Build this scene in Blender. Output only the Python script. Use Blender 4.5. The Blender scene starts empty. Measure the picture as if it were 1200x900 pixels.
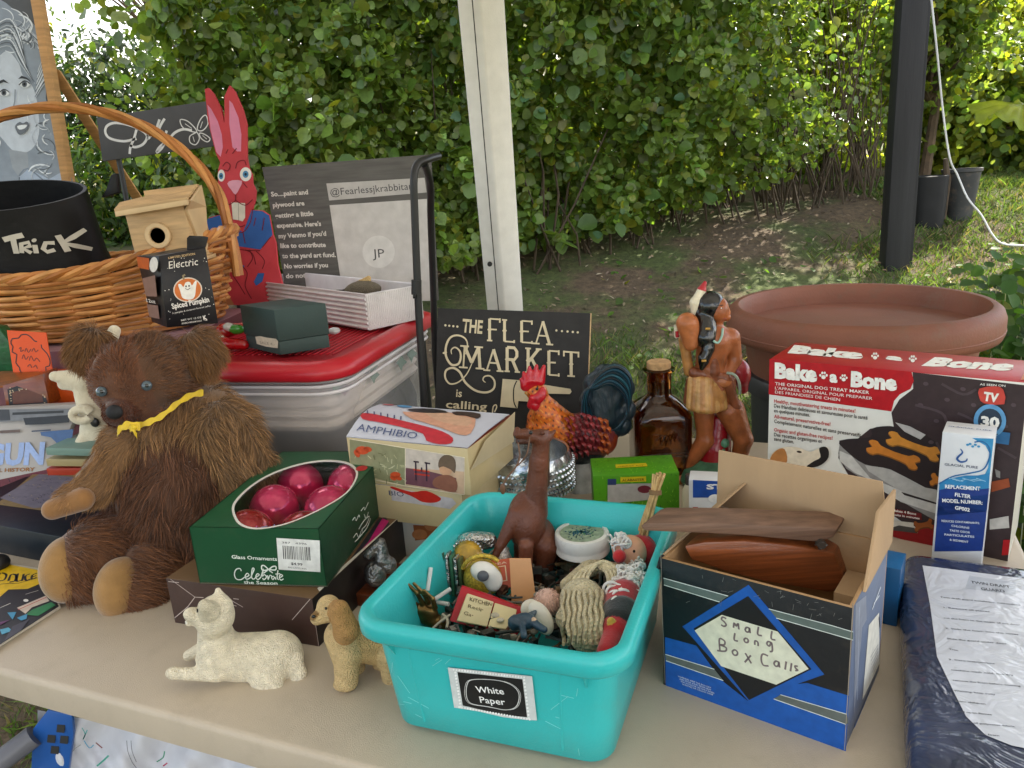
import bpy, bmesh, math, random
import numpy as np
from mathutils import Vector, Matrix, geometry
random.seed(7); rs = np.random.RandomState(11)
sc = bpy.context.scene
COL = sc.collection
PI = math.pi
# ------------------------------------------------------------------ camera
FPX, PITCH, ROLL = 905.0, math.radians(15.5), math.radians(-3.9)
CAM = np.array([0.0, 0.0, 1.36])
TT = 0.74                                     # table top height
cF = np.array([0, math.cos(PITCH), -math.sin(PITCH)])
_U = np.array([0, math.sin(PITCH), math.cos(PITCH)]); _R = np.array([1.0, 0, 0])
cR = _R*math.cos(ROLL) + _U*math.sin(ROLL); cU = -_R*math.sin(ROLL) + _U*math.cos(ROLL)
cam = bpy.data.cameras.new('camera'); co = bpy.data.objects.new('camera', cam); COL.objects.link(co)
M4 = Matrix([[cR[i], cU[i], -cF[i], CAM[i]] for i in range(3)] + [[0, 0, 0, 1]])
co.matrix_world = M4
cam.sensor_width = 36; cam.lens = FPX/1200*36; cam.clip_start = .02; cam.clip_end = 2000
sc.camera = co
# ------------------------------------------------------------------ light
SUN = np.array([.48, .50, .72]); SUN = SUN/np.linalg.norm(SUN)
sun_el = math.asin(SUN[2]); sun_az = math.atan2(SUN[0], SUN[1])
w = bpy.data.worlds.new('World'); sc.world = w; w.use_nodes = True
nt = w.node_tree; nt.nodes.clear()
wo = nt.nodes.new('ShaderNodeOutputWorld'); bg = nt.nodes.new('ShaderNodeBackground')
sky = nt.nodes.new('ShaderNodeTexSky'); sky.sky_type = 'NISHITA'; sky.sun_disc = False
sky.sun_elevation = sun_el; sky.sun_rotation = sun_az; sky.air_density = 1.0; sky.dust_density = 1.0
tc = nt.nodes.new('ShaderNodeTexCoord'); ns = nt.nodes.new('ShaderNodeTexNoise')
ns.inputs['Scale'].default_value = 3.2; ns.inputs['Detail'].default_value = 8; ns.inputs['Roughness'].default_value = .55
rp = nt.nodes.new('ShaderNodeValToRGB'); rp.color_ramp.elements[0].position = .47; rp.color_ramp.elements[1].position = .60
mx = nt.nodes.new('ShaderNodeMix'); mx.data_type = 'RGBA'; mx.inputs['B'].default_value = (11.8, 11.3, 10.6, 1)
L = nt.links.new
L(tc.outputs['Generated'], ns.inputs['Vector']); L(ns.outputs['Fac'], rp.inputs['Fac']); L(rp.outputs['Color'], mx.inputs['Factor'])
L(sky.outputs['Color'], mx.inputs['A']); L(mx.outputs['Result'], bg.inputs['Color']); bg.inputs['Strength'].default_value = .12
L(bg.outputs['Background'], wo.inputs['Surface'])
sl = bpy.data.lights.new('sun', 'SUN'); sl.energy = 5; sl.angle = math.radians(.5); sl.color = (1, .93, .8)
so = bpy.data.objects.new('sun', sl); COL.objects.link(so)
so.rotation_euler = Vector(-SUN).to_track_quat('-Z', 'Y').to_euler()
vs = sc.view_settings; vs.view_transform = 'Standard'; vs.look = 'None'; vs.gamma = 1; vs.exposure = 1.6; vs.use_curve_mapping = False
sc.cycles.max_bounces = 10; sc.cycles.transparent_max_bounces = 12; sc.cycles.transmission_bounces = 10

# ------------------------------------------------------------------ helpers: projection
def ray(px, py): return cF + cR*(px-600)/FPX + cU*(450-py)/FPX
def W(px, py, Y):                              # world point seen at a pixel of the photo, at depth Y
    d = ray(px, py); return CAM + d*(Y/d[1])
def Zp(px, py, z=0.0):                         # the same, on a level z above the table top
    d = ray(px, py); return CAM + d*((TT+z-CAM[2])/d[2])
def depth(p): return float((np.asarray(p)-CAM)@cF)
def spx(p): return depth(p)/FPX                # metres per photo pixel at a point
def cp(ox, oy, s, pts): return [(ox+x/s, oy+y/s) for x, y in pts]
def unit(v): v = np.asarray(v, float); return v/np.linalg.norm(v)
def rgb(h):
    h = h.lstrip('#'); c = [int(h[i:i+2], 16)/255 for i in (0, 2, 4)]
    return tuple((x/12.92 if x <= .04045 else ((x+.055)/1.055)**2.4) for x in c)
def spline(pts, n=6, closed=False):
    P = [np.array(p, float) for p in pts]; N = len(P); out = []
    rng = range(N) if closed else range(N-1)
    for i in rng:
        p0 = P[(i-1) % N] if (closed or i > 0) else P[i]; p1 = P[i]; p2 = P[(i+1) % N]
        p3 = P[(i+2) % N] if (closed or i+2 < N) else P[(i+1) % N]
        for k in range(n):
            t = k/n
            out.append(.5*((2*p1)+(-p0+p2)*t+(2*p0-5*p1+4*p2-p3)*t*t+(-p0+3*p1-3*p2+p3)*t**3))
    if not closed: out.append(P[-1])
    return out
# ------------------------------------------------------------------ helpers: materials
_m = {}
def pm(name, color=None, rough=.5, metal=0, spec=.5, var=.10, vs=14, bump=0., bs=250, coat=0, trans=0, ior=1.45,
       sheen=0, translucent=0, ttint=(1.5, 1.5, .55), dirt=0, alpha=1, grain=None, bdet=3, voro=False, wob=0):
    if name in _m: return _m[name]
    m = bpy.data.materials.new(name); m.use_nodes = True; n = m.node_tree.nodes; l = m.node_tree.links.new
    b = n['Principled BSDF']; out = n['Material Output']
    t = n.new('ShaderNodeTexCoord')
    if color is None:
        a = n.new('ShaderNodeAttribute'); a.attribute_name = 'Col'; src = a.outputs['Color']
    else:
        a = n.new('ShaderNodeRGB'); a.outputs[0].default_value = (*(rgb(color) if isinstance(color, str) else color), 1); src = a.outputs[0]
    if var:
        no = n.new('ShaderNodeTexNoise'); no.inputs['Scale'].default_value = vs; no.inputs['Detail'].default_value = 5
        l(t.outputs['Object'], no.inputs['Vector'])
        if grain:
            mp = n.new('ShaderNodeMapping'); mp.inputs['Scale'].default_value = grain
            l(t.outputs['Object'], mp.inputs['Vector']); l(mp.outputs['Vector'], no.inputs['Vector'])
        mr = n.new('ShaderNodeMapRange'); mr.inputs['From Min'].default_value = .3; mr.inputs['From Max'].default_value = .7
        mr.inputs['To Min'].default_value = 1-var; mr.inputs['To Max'].default_value = 1+var
        l(no.outputs['Fac'], mr.inputs['Value'])
        mu = n.new('ShaderNodeVectorMath'); mu.operation = 'SCALE'; l(src, mu.inputs[0]); l(mr.outputs['Result'], mu.inputs['Scale'])
        src = mu.outputs['Vector']
    if dirt:
        no = n.new('ShaderNodeTexNoise'); no.inputs['Scale'].default_value = 22; no.inputs['Detail'].default_value = 9; no.inputs['Roughness'].default_value = .7
        l(t.outputs['Object'], no.inputs['Vector'])
        r = n.new('ShaderNodeValToRGB'); r.color_ramp.elements[0].position = .52; r.color_ramp.elements[1].position = .72
        mu2 = n.new('ShaderNodeMath'); mu2.operation = 'MULTIPLY'; mu2.inputs[1].default_value = dirt
        mi = n.new('ShaderNodeMix'); mi.data_type = 'RGBA'; mi.inputs['B'].default_value = (.16, .12, .08, 1)
        l(no.outputs['Fac'], r.inputs['Fac']); l(r.outputs['Color'], mu2.inputs[0]); l(mu2.outputs[0], mi.inputs['Factor']); l(src, mi.inputs['A']); src = mi.outputs['Result']
    l(src, b.inputs['Base Color'])
    b.inputs['Roughness'].default_value = rough; b.inputs['Metallic'].default_value = metal
    b.inputs['Specular IOR Level'].default_value = spec; b.inputs['Coat Weight'].default_value = coat; b.inputs['Coat Roughness'].default_value = .12
    b.inputs['Transmission Weight'].default_value = trans; b.inputs['IOR'].default_value = ior; b.inputs['Alpha'].default_value = alpha
    if sheen: b.inputs['Sheen Weight'].default_value = sheen
    prev = None
    if wob:
        nb = n.new('ShaderNodeTexNoise'); nb.inputs['Scale'].default_value = wob[0]; nb.inputs['Detail'].default_value = 2; nb.inputs['Distortion'].default_value = wob[2] if len(wob) > 2 else 0
        l(t.outputs['Object'], nb.inputs['Vector'])
        bm = n.new('ShaderNodeBump'); bm.inputs['Strength'].default_value = 1; bm.inputs['Distance'].default_value = wob[1]
        l(nb.outputs['Fac'], bm.inputs['Height']); prev = bm.outputs['Normal']
    if bump:
        if voro: nb = n.new('ShaderNodeTexVoronoi'); nb.inputs['Scale'].default_value = bs; hs = nb.outputs['Distance']
        else: nb = n.new('ShaderNodeTexNoise'); nb.inputs['Scale'].default_value = bs; nb.inputs['Detail'].default_value = bdet; hs = nb.outputs['Fac']
        if grain:
            mp = n.new('ShaderNodeMapping'); mp.inputs['Scale'].default_value = grain; l(t.outputs['Object'], mp.inputs['Vector']); l(mp.outputs['Vector'], nb.inputs['Vector'])
        else: l(t.outputs['Object'], nb.inputs['Vector'])
        bm = n.new('ShaderNodeBump'); bm.inputs['Strength'].default_value = 1; bm.inputs['Distance'].default_value = bump
        l(hs, bm.inputs['Height'])
        if prev: l(prev, bm.inputs['Normal'])
        prev = bm.outputs['Normal']
    if prev:
        l(prev, b.inputs['Normal'])
        if coat: l(prev, b.inputs['Coat Normal'])
    if translucent:
        tr = n.new('ShaderNodeBsdfTranslucent'); ms = n.new('ShaderNodeMixShader'); ms.inputs[0].default_value = translucent
        g = n.new('ShaderNodeVectorMath'); g.operation = 'MULTIPLY'; g.inputs[1].default_value = ttint; l(src, g.inputs[0]); l(g.outputs['Vector'], tr.inputs['Color'])
        l(b.outputs[0], ms.inputs[1]); l(tr.outputs[0], ms.inputs[2]); l(ms.outputs[0], out.inputs['Surface'])
    _m[name] = m; return m
INK = pm('printed_ink', None, rough=.42, var=.12, vs=90)
INKM = pm('matt_paint', None, rough=.75, var=.10, vs=30, bump=.0003, bs=300)
# ------------------------------------------------------------------ helpers: objects
wl = {}
def thing(name, label, cat, loc=(0, 0, 0), group=None, kind=None):
    o = bpy.data.objects.new(name, None); COL.objects.link(o); o.location = tuple(float(v) for v in loc); o.empty_display_size = .05
    o['label'] = label; o['category'] = cat
    if group: o['group'] = group
    if kind: o['kind'] = kind
    wl[o.name] = np.array(loc, float); return o
def _mesh(name, V, F, mats, fcol=None, vcol=None, fmat=None, sharp=None, bevel=0):
    me = bpy.data.meshes.new(name)
    if isinstance(F, np.ndarray):
        nf, k = F.shape; me.vertices.add(len(V)); me.vertices.foreach_set('co', np.asarray(V, np.float32).ravel())
        me.loops.add(nf*k); me.loops.foreach_set('vertex_index', F.astype(np.int32).ravel())
        me.polygons.add(nf); me.polygons.foreach_set('loop_start', (np.arange(nf)*k).astype(np.int32)); me.polygons.foreach_set('loop_total', np.full(nf, k, np.int32))
        me.update(calc_edges=True)
    else:
        me.from_pydata([tuple(map(float, v)) for v in V], [], [tuple(f) for f in F])
    for m in mats: me.materials.append(m)
    if fmat is not None: me.polygons.foreach_set('material_index', np.asarray(fmat, np.int32))
    if vcol is not None:
        a = me.color_attributes.new('Col', 'FLOAT_COLOR', 'POINT'); c = np.ones((len(V), 4), np.float32); c[:, :3] = vcol; a.data.foreach_set('color', c.ravel())
    elif fcol is not None:
        a = me.color_attributes.new('Col', 'FLOAT_COLOR', 'CORNER'); cc = []
        for p, c in zip(me.polygons, fcol): cc += [*c, 1.0]*p.loop_total
        a.data.foreach_set('color', np.array(cc, np.float32))
    if bevel:
        bm = bmesh.new(); bm.from_mesh(me)
        ed = [e for e in bm.edges if len(e.link_faces) == 2 and e.calc_face_angle(0) > .5]
        bmesh.ops.bevel(bm, geom=ed, offset=bevel, segments=2, profile=.5, affect='EDGES', clamp_overlap=True); bm.to_mesh(me); bm.free()
    me.polygons.foreach_set('use_smooth', np.ones(len(me.polygons), bool))
    if sharp is not None: me.set_sharp_from_angle(angle=math.radians(sharp))
    me.update(); return me
class G:
    def __init__(s): s.V = []; s.F = []; s.C = []; s.Mi = []
    def add(s, V, F, col=(.5, .5, .5), mi=0):
        if isinstance(col, str): col = rgb(col)
        o = len(s.V); s.V += [tuple(map(float, v)) for v in V]; s.F += [tuple(i+o for i in f) for f in F]; s.C += [col]*len(F); s.Mi += [mi]*len(F); return s
    def box(s, o, x, y, z, col=(.5, .5, .5), mi=0):        # corner + three edge vectors
        o, x, y, z = map(lambda a: np.asarray(a, float), (o, x, y, z))
        V = [o, o+x, o+x+y, o+y, o+z, o+x+z, o+x+y+z, o+y+z]
        F = [(0, 3, 2, 1), (4, 5, 6, 7), (0, 1, 5, 4), (1, 2, 6, 5), (2, 3, 7, 6), (3, 0, 4, 7)]
        if np.dot(np.cross(x, y), z) < 0: F = [f[::-1] for f in F]
        return s.add(V, F, col, mi)
    def cbox(s, c, sx, sy, sz, yaw=0, col=(.5, .5, .5), mi=0):   # base-centre box
        a = np.array([math.cos(yaw), math.sin(yaw), 0]); b = np.array([-a[1], a[0], 0]); c = np.asarray(c, float)
        return s.box(c-a*sx/2-b*sy/2, a*sx, b*sy, (0, 0, sz), col, mi)
    def tube(s, P, r, n=8, col=(.5, .5, .5), caps=True, mi=0, flat=1):
        P = [np.asarray(p, float) for p in P]; N = len(P); R = list(r) if hasattr(r, '__len__') else [r]*N
        V = []; up = None
        for i in range(N):
            t = unit(P[min(i+1, N-1)]-P[max(i-1, 0)]+1e-12)
            if up is None:
                up = np.cross(t, [0, 0, 1.]) if abs(t[2]) < .9 else np.cross(t, [1., 0, 0])
                up = unit(up)
            up = unit(up-t*np.dot(up, t)); b = np.cross(t, up)
            for k in range(n):
                a = 2*PI*k/n; V.append(P[i]+R[i]*(math.cos(a)*up+flat*math.sin(a)*b))
        F = [(i*n+k, i*n+(k+1) % n, (i+1)*n+(k+1) % n, (i+1)*n+k) for i in range(N-1) for k in range(n)]
        if caps: F += [tuple(range(n))[::-1], tuple((N-1)*n+k for k in range(n))]
        return s.add(V, F, col, mi)
    def ring(s, P, r, n=6, col=(.5, .5, .5)):               # closed tube
        P = [np.asarray(p, float) for p in P]; N = len(P); V = []
        for i in range(N):
            t = unit(P[(i+1) % N]-P[i-1]); u = unit(np.cross(t, [0, 0, 1.])+1e-9); b = np.cross(t, u)
            for k in range(n): a = 2*PI*k/n; V.append(P[i]+r*(math.cos(a)*u+math.sin(a)*b))
        F = [(i*n+k, i*n+(k+1) % n, ((i+1) % N)*n+(k+1) % n, ((i+1) % N)*n+k) for i in range(N) for k in range(n)]
        return s.add(V, F, col)
    def lathe(s, o, prof, n=32, ax=None, ay=None, az=(0, 0, 1), col=(.5, .5, .5), sq=0, mi=0, amp=0, lobes=0):
        o = np.asarray(o, float); az = unit(az)
        if ax is None: ax = unit(np.cross([0, 1., 0], az)) if abs(az[1]) < .9 else np.array([1., 0, 0])
        ax = unit(ax); ay = np.cross(az, ax) if ay is None else np.asarray(ay, float); V = []; F = []
        for j, (r, z) in enumerate(prof):
            for k in range(n):
                a = 2*PI*k/n; rr = r
                if sq: rr = r/((abs(math.cos(a))**sq+abs(math.sin(a))**sq)**(1/sq))
                if lobes: rr *= 1+amp*math.cos(lobes*a)
                V.append(o+ax*rr*math.cos(a)+ay*rr*math.sin(a)+az*z)
        m = len(prof)
        for j in range(m-1):
            for k in range(n): F.append((j*n+k, j*n+(k+1) % n, (j+1)*n+(k+1) % n, (j+1)*n+k))
        if prof[0][0] > 1e-6: F.append(tuple(range(n))[::-1])
        if prof[-1][0] > 1e-6: F.append(tuple((m-1)*n+k for k in range(n)))
        return s.add(V, F, col, mi)
    def ell(s, c, rx, ry, rz, n=16, col=(.5, .5, .5), X=None, Y=None, Z=None, mi=0):
        c = np.asarray(c, float); X = np.array([1., 0, 0]) if X is None else X; Y = np.array([0, 1., 0]) if Y is None else Y; Z = np.array([0, 0, 1.]) if Z is None else Z
        m = max(4, n//2); V = []; F = []
        for j in range(m+1):
            t = PI*j/m
            for k in range(n):
                a = 2*PI*k/n; V.append(c+X*rx*math.sin(t)*math.cos(a)+Y*ry*math.sin(t)*math.sin(a)-Z*rz*math.cos(t))
        for j in range(m):
            for k in range(n): F.append((j*n+k, j*n+(k+1) % n, (j+1)*n+(k+1) % n, (j+1)*n+k))
        return s.add(V, F, col, mi)
    def slab(s, pts, nrm, th, col=(.5, .5, .5), mi=0):      # polygon of world points, extruded along nrm
        P = [np.asarray(p, float) for p in pts]; n = len(P); d = unit(nrm)*th
        tr = geometry.tessellate_polygon([[Vector(p) for p in P]])
        nn = sum((np.cross(P[i]-P[0], P[(i+1) % n]-P[0]) for i in range(n)), np.zeros(3))
        F = []
        for t in tr:
            q = np.cross(P[t[1]]-P[t[0]], P[t[2]]-P[t[0]])
            t2 = t if q@d > 0 else t[::-1]
            F += [tuple(i+n for i in t2), tuple(t2[::-1])]
        for i in range(n):
            j = (i+1) % n; F.append((i, j, j+n, i+n) if nn@d > 0 else (j, i, i+n, j+n))
        return s.add(P+[p+d for p in P], F, col, mi)
    def loft(s, rings, closed=True, cap0=False, cap1=False, col=(.5, .5, .5), mi=0):
        n = len(rings[0]); V = [p for r in rings for p in r]; F = []
        for j in range(len(rings)-1):
            for k in range(n if closed else n-1): F.append((j*n+k, j*n+(k+1) % n, (j+1)*n+(k+1) % n, (j+1)*n+k))
        if cap0: F.append(tuple(range(n))[::-1])
        if cap1: F.append(tuple((len(rings)-1)*n+k for k in range(n)))
        return s.add(V, F, col, mi)
    def build(s, name, mats, parent=None, sharp=38, bevel=0, label=None, cat=None, group=None, kind=None, loc=None):
        mats = mats if isinstance(mats, (list, tuple)) else [mats]
        V = np.array(s.V, float); base = wl[parent.name] if parent is not None else (np.array(loc, float) if loc is not None else np.array([V[:, 0].mean(), V[:, 1].mean(), V[:, 2].min()]))
        me = _mesh(name, V-base, s.F, mats, fcol=s.C, fmat=s.Mi, sharp=sharp, bevel=bevel)
        return link(name, me, parent, base, label, cat, group, kind)
def link(name, me, parent, base, label=None, cat=None, group=None, kind=None):
    o = bpy.data.objects.new(name, me); COL.objects.link(o)
    if parent is not None: o.parent = parent
    else: o.location = tuple(base)
    wl[o.name] = np.array(base, float)
    if label: o['label'] = label
    if cat: o['category'] = cat
    if group: o['group'] = group
    if kind: o['kind'] = kind
    return o
def raw(name, V, F, mats, parent=None, vcol=None, sharp=None, label=None, cat=None, kind=None, group=None, loc=(0, 0, 0)):
    base = wl[parent.name] if parent is not None else np.array(loc, float)
    me = _mesh(name, np.asarray(V)-base, F, mats if isinstance(mats, (list, tuple)) else [mats], vcol=vcol, sharp=sharp)
    return link(name, me, parent, base, label, cat, group, kind)
# ------------------------------------------------------------------ flat print on a face
_tx = {}
def glyphs(s, bold=0):
    if (s, bold) in _tx: return _tx[(s, bold)]
    c = bpy.data.curves.new('t', 'FONT'); c.body = s; c.size = 1; c.offset = bold; c.resolution_u = 2; c.fill_mode = 'FRONT'
    o = bpy.data.objects.new('t', c); COL.objects.link(o); dg = bpy.context.evaluated_depsgraph_get()
    me = bpy.data.meshes.new_from_object(o.evaluated_get(dg))
    V = [(v.co.x, v.co.y) for v in me.vertices]; F = [tuple(p.vertices) for p in me.polygons]
    bpy.data.objects.remove(o); bpy.data.curves.remove(c); bpy.data.meshes.remove(me)
    _tx[(s, bold)] = (V, F); return V, F
class Print:
    def __init__(s, O, u, v, bounds=None):
        s.O = np.asarray(O, float); s.u = unit(u); s.v = unit(np.asarray(v)-s.u*np.dot(v, s.u)); s.n = np.cross(s.u, s.v); s.b = bounds
        if s.n@(CAM-s.O) < 0: s.n = -s.n
        s.g = G(); s.k = 0
    def uv(s, p):
        d = ray(*p); t = ((s.O-CAM)@s.n)/(d@s.n); q = CAM+d*t-s.O; a, b = q@s.u, q@s.v
        if s.b: a = min(max(a, s.b[0]), s.b[1]); b = min(max(b, s.b[2]), s.b[3])
        return np.array([a, b])
    def p3(s, ab):
        if s.b: ab = (min(max(ab[0], s.b[0]), s.b[1]), min(max(ab[1], s.b[2]), s.b[3]))
        return s.O+s.u*ab[0]+s.v*ab[1]+s.n*(.0005+.00009*s.k)
    def m(s, p): return spx(s.O+s.u*s.uv(p)[0]+s.v*s.uv(p)[1])
    def _poly(s, ab, col):
        P = [s.p3(a) for a in ab]; tr = geometry.tessellate_polygon([[Vector((a[0], a[1], 0)) for a in ab]])
        F = []
        for t in tr:
            q = np.cross(P[t[1]]-P[t[0]], P[t[2]]-P[t[0]]); F.append(t if q@s.n > 0 else t[::-1])
        s.g.add(P, F, col)
    def poly(s, pts, col, same=False, smooth=0):
        if not same: s.k += 1
        if smooth: pts = spline(pts, smooth, True)
        s._poly([s.uv(p) for p in pts], col); return s
    def disc(s, c, rx, ry, col, rot=0, same=False, n=20):
        r = math.radians(rot); return s.poly([(c[0]+rx*math.cos(a)*math.cos(r)-ry*math.sin(a)*math.sin(r), c[1]+rx*math.cos(a)*math.sin(r)+ry*math.sin(a)*math.cos(r)) for a in np.linspace(0, 2*PI, n, False)], col, same)
    def stroke(s, pts, wpx, col, closed=False, smooth=0, same=False, taper=False):
        if not same: s.k += 1
        if smooth: pts = spline(pts, smooth, closed)
        ab = [s.uv(p) for p in pts]
        ab = [a for i, a in enumerate(ab) if i == 0 or np.linalg.norm(a-ab[i-1]) > 1e-6]; N = len(ab)
        if N < 2: return s
        w = wpx*s.m(pts[0])/2; Lf = []; Rt = []
        for i in range(N):
            a = ab[i-1] if (closed or i) else ab[i]; b = ab[(i+1) % N] if (closed or i < N-1) else ab[i]
            t = b-a; t = t/(np.linalg.norm(t)+1e-12); q = np.array([-t[1], t[0]]); ww = w*(1 if not taper else (.35+.65*math.sin(PI*(i+.5)/N)))
            Lf.append(s.p3(ab[i]+q*ww)); Rt.append(s.p3(ab[i]-q*ww))
        V = Lf+Rt; F = []
        for i in range(N if closed else N-1):
            j = (i+1) % N; F.append((i, i+N, j+N, j))
        f = F[0]; q = np.cross(V[f[1]]-V[f[0]], V[f[2]]-V[f[0]])
        if q@s.n < 0: F = [g[::-1] for g in F]
        s.g.add(V, F, col); return s
    def text(s, t, p0, p1, ht, col, bold=0, top=None, same=False, shear=0, fit=True):
        if not same: s.k += 1
        V, F = glyphs(t, bold)
        if not V: return s
        xs = [v[0] for v in V]; x0, x1 = min(xs), max(xs); capH = .70
        o = s.uv(p0); X = s.uv(p1)-o; Y = (s.uv(top)-o) if top is not None else np.array([-X[1], X[0]])/np.linalg.norm(X)*ht*s.m(p0)
        if top is None and Y@(s.uv((p0[0], p0[1]-5))-o) < 0: Y = -Y
        P = [s.p3(o+X*((v[0]-x0)/(x1-x0))+Y*(v[1]/capH)+X/np.linalg.norm(X)*shear*np.linalg.norm(Y)*v[1]/capH) for v in V]
        FF = []
        for f in F:
            q = np.cross(P[f[1]]-P[f[0]], P[f[2]]-P[f[0]]); FF.append(f if q@s.n > 0 else f[::-1])
        s.g.add(P, FF, col); return s
    def lines(s, rows, p0, p1, ht, col, dn, bold=0):
        for i, r in enumerate(rows):
            s.text(r, (p0[0]+dn[0]*i, p0[1]+dn[1]*i), (p0[0]+dn[0]*i+(p1[0]-p0[0])*len(r)/max(len(q) for q in rows), p0[1]+dn[1]*i+(p1[1]-p0[1])*len(r)/max(len(q) for q in rows)), ht, col, bold, same=i > 0)
        return s
    def build(s, name, parent, mat=None): return s.g.build(name, mat or INK, parent, sharp=None)
# ------------------------------------------------------------------ box described by x, y, yaw, w, d, h (front edge centre)
class Bx:
    def __init__(s, x, y, a, w, d, h, z0=0):
        s.c = np.array([x, y, TT+z0]); s.w, s.d, s.h = w, d, h; s.X = np.array([math.cos(a), math.sin(a), 0]); s.Y = np.array([-s.X[1], s.X[0], 0]); s.Z = np.array([0, 0, 1.]); s.a = a
    def p(s, i, j, k): return s.c+s.X*s.w*(i-.5)+s.Y*s.d*j+s.Z*s.h*k
    def front(s): return Print(s.p(0, 0, 0), s.X, s.Z, (0, s.w, 0, s.h))
    def right(s): return Print(s.p(1, 0, 0), s.Y, s.Z, (0, s.d, 0, s.h))
    def left(s): return Print(s.p(0, 1, 0), -s.Y, s.Z, (0, s.d, 0, s.h))
    def top(s): return Print(s.p(0, 0, 1), s.X, s.Y, (0, s.w, 0, s.d))
    def solid(s, g, col): return g.box(s.p(0, 0, 0), s.X*s.w, s.Y*s.d, s.Z*s.h, col)
    def faces(s, g, cf, cr, cl, cb, ct):                     # a closed box with one colour per side
        P = {(i, j, k): s.p(i, j, k) for i in (0, 1) for j in (0, 1) for k in (0, 1)}
        V = [P[q] for q in ((0, 0, 0), (1, 0, 0), (1, 1, 0), (0, 1, 0), (0, 0, 1), (1, 0, 1), (1, 1, 1), (0, 1, 1))]
        o = len(g.V); g.V += [tuple(v) for v in V]
        for f, c in (((0, 1, 5, 4), cf), ((1, 2, 6, 5), cr), ((3, 0, 4, 7), cl), ((2, 3, 7, 6), cb), ((4, 5, 6, 7), ct), ((0, 3, 2, 1), cb)):
            g.F.append(tuple(i+o for i in f)); g.C.append(rgb(c) if isinstance(c, str) else c); g.Mi.append(0)
        return g
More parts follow.
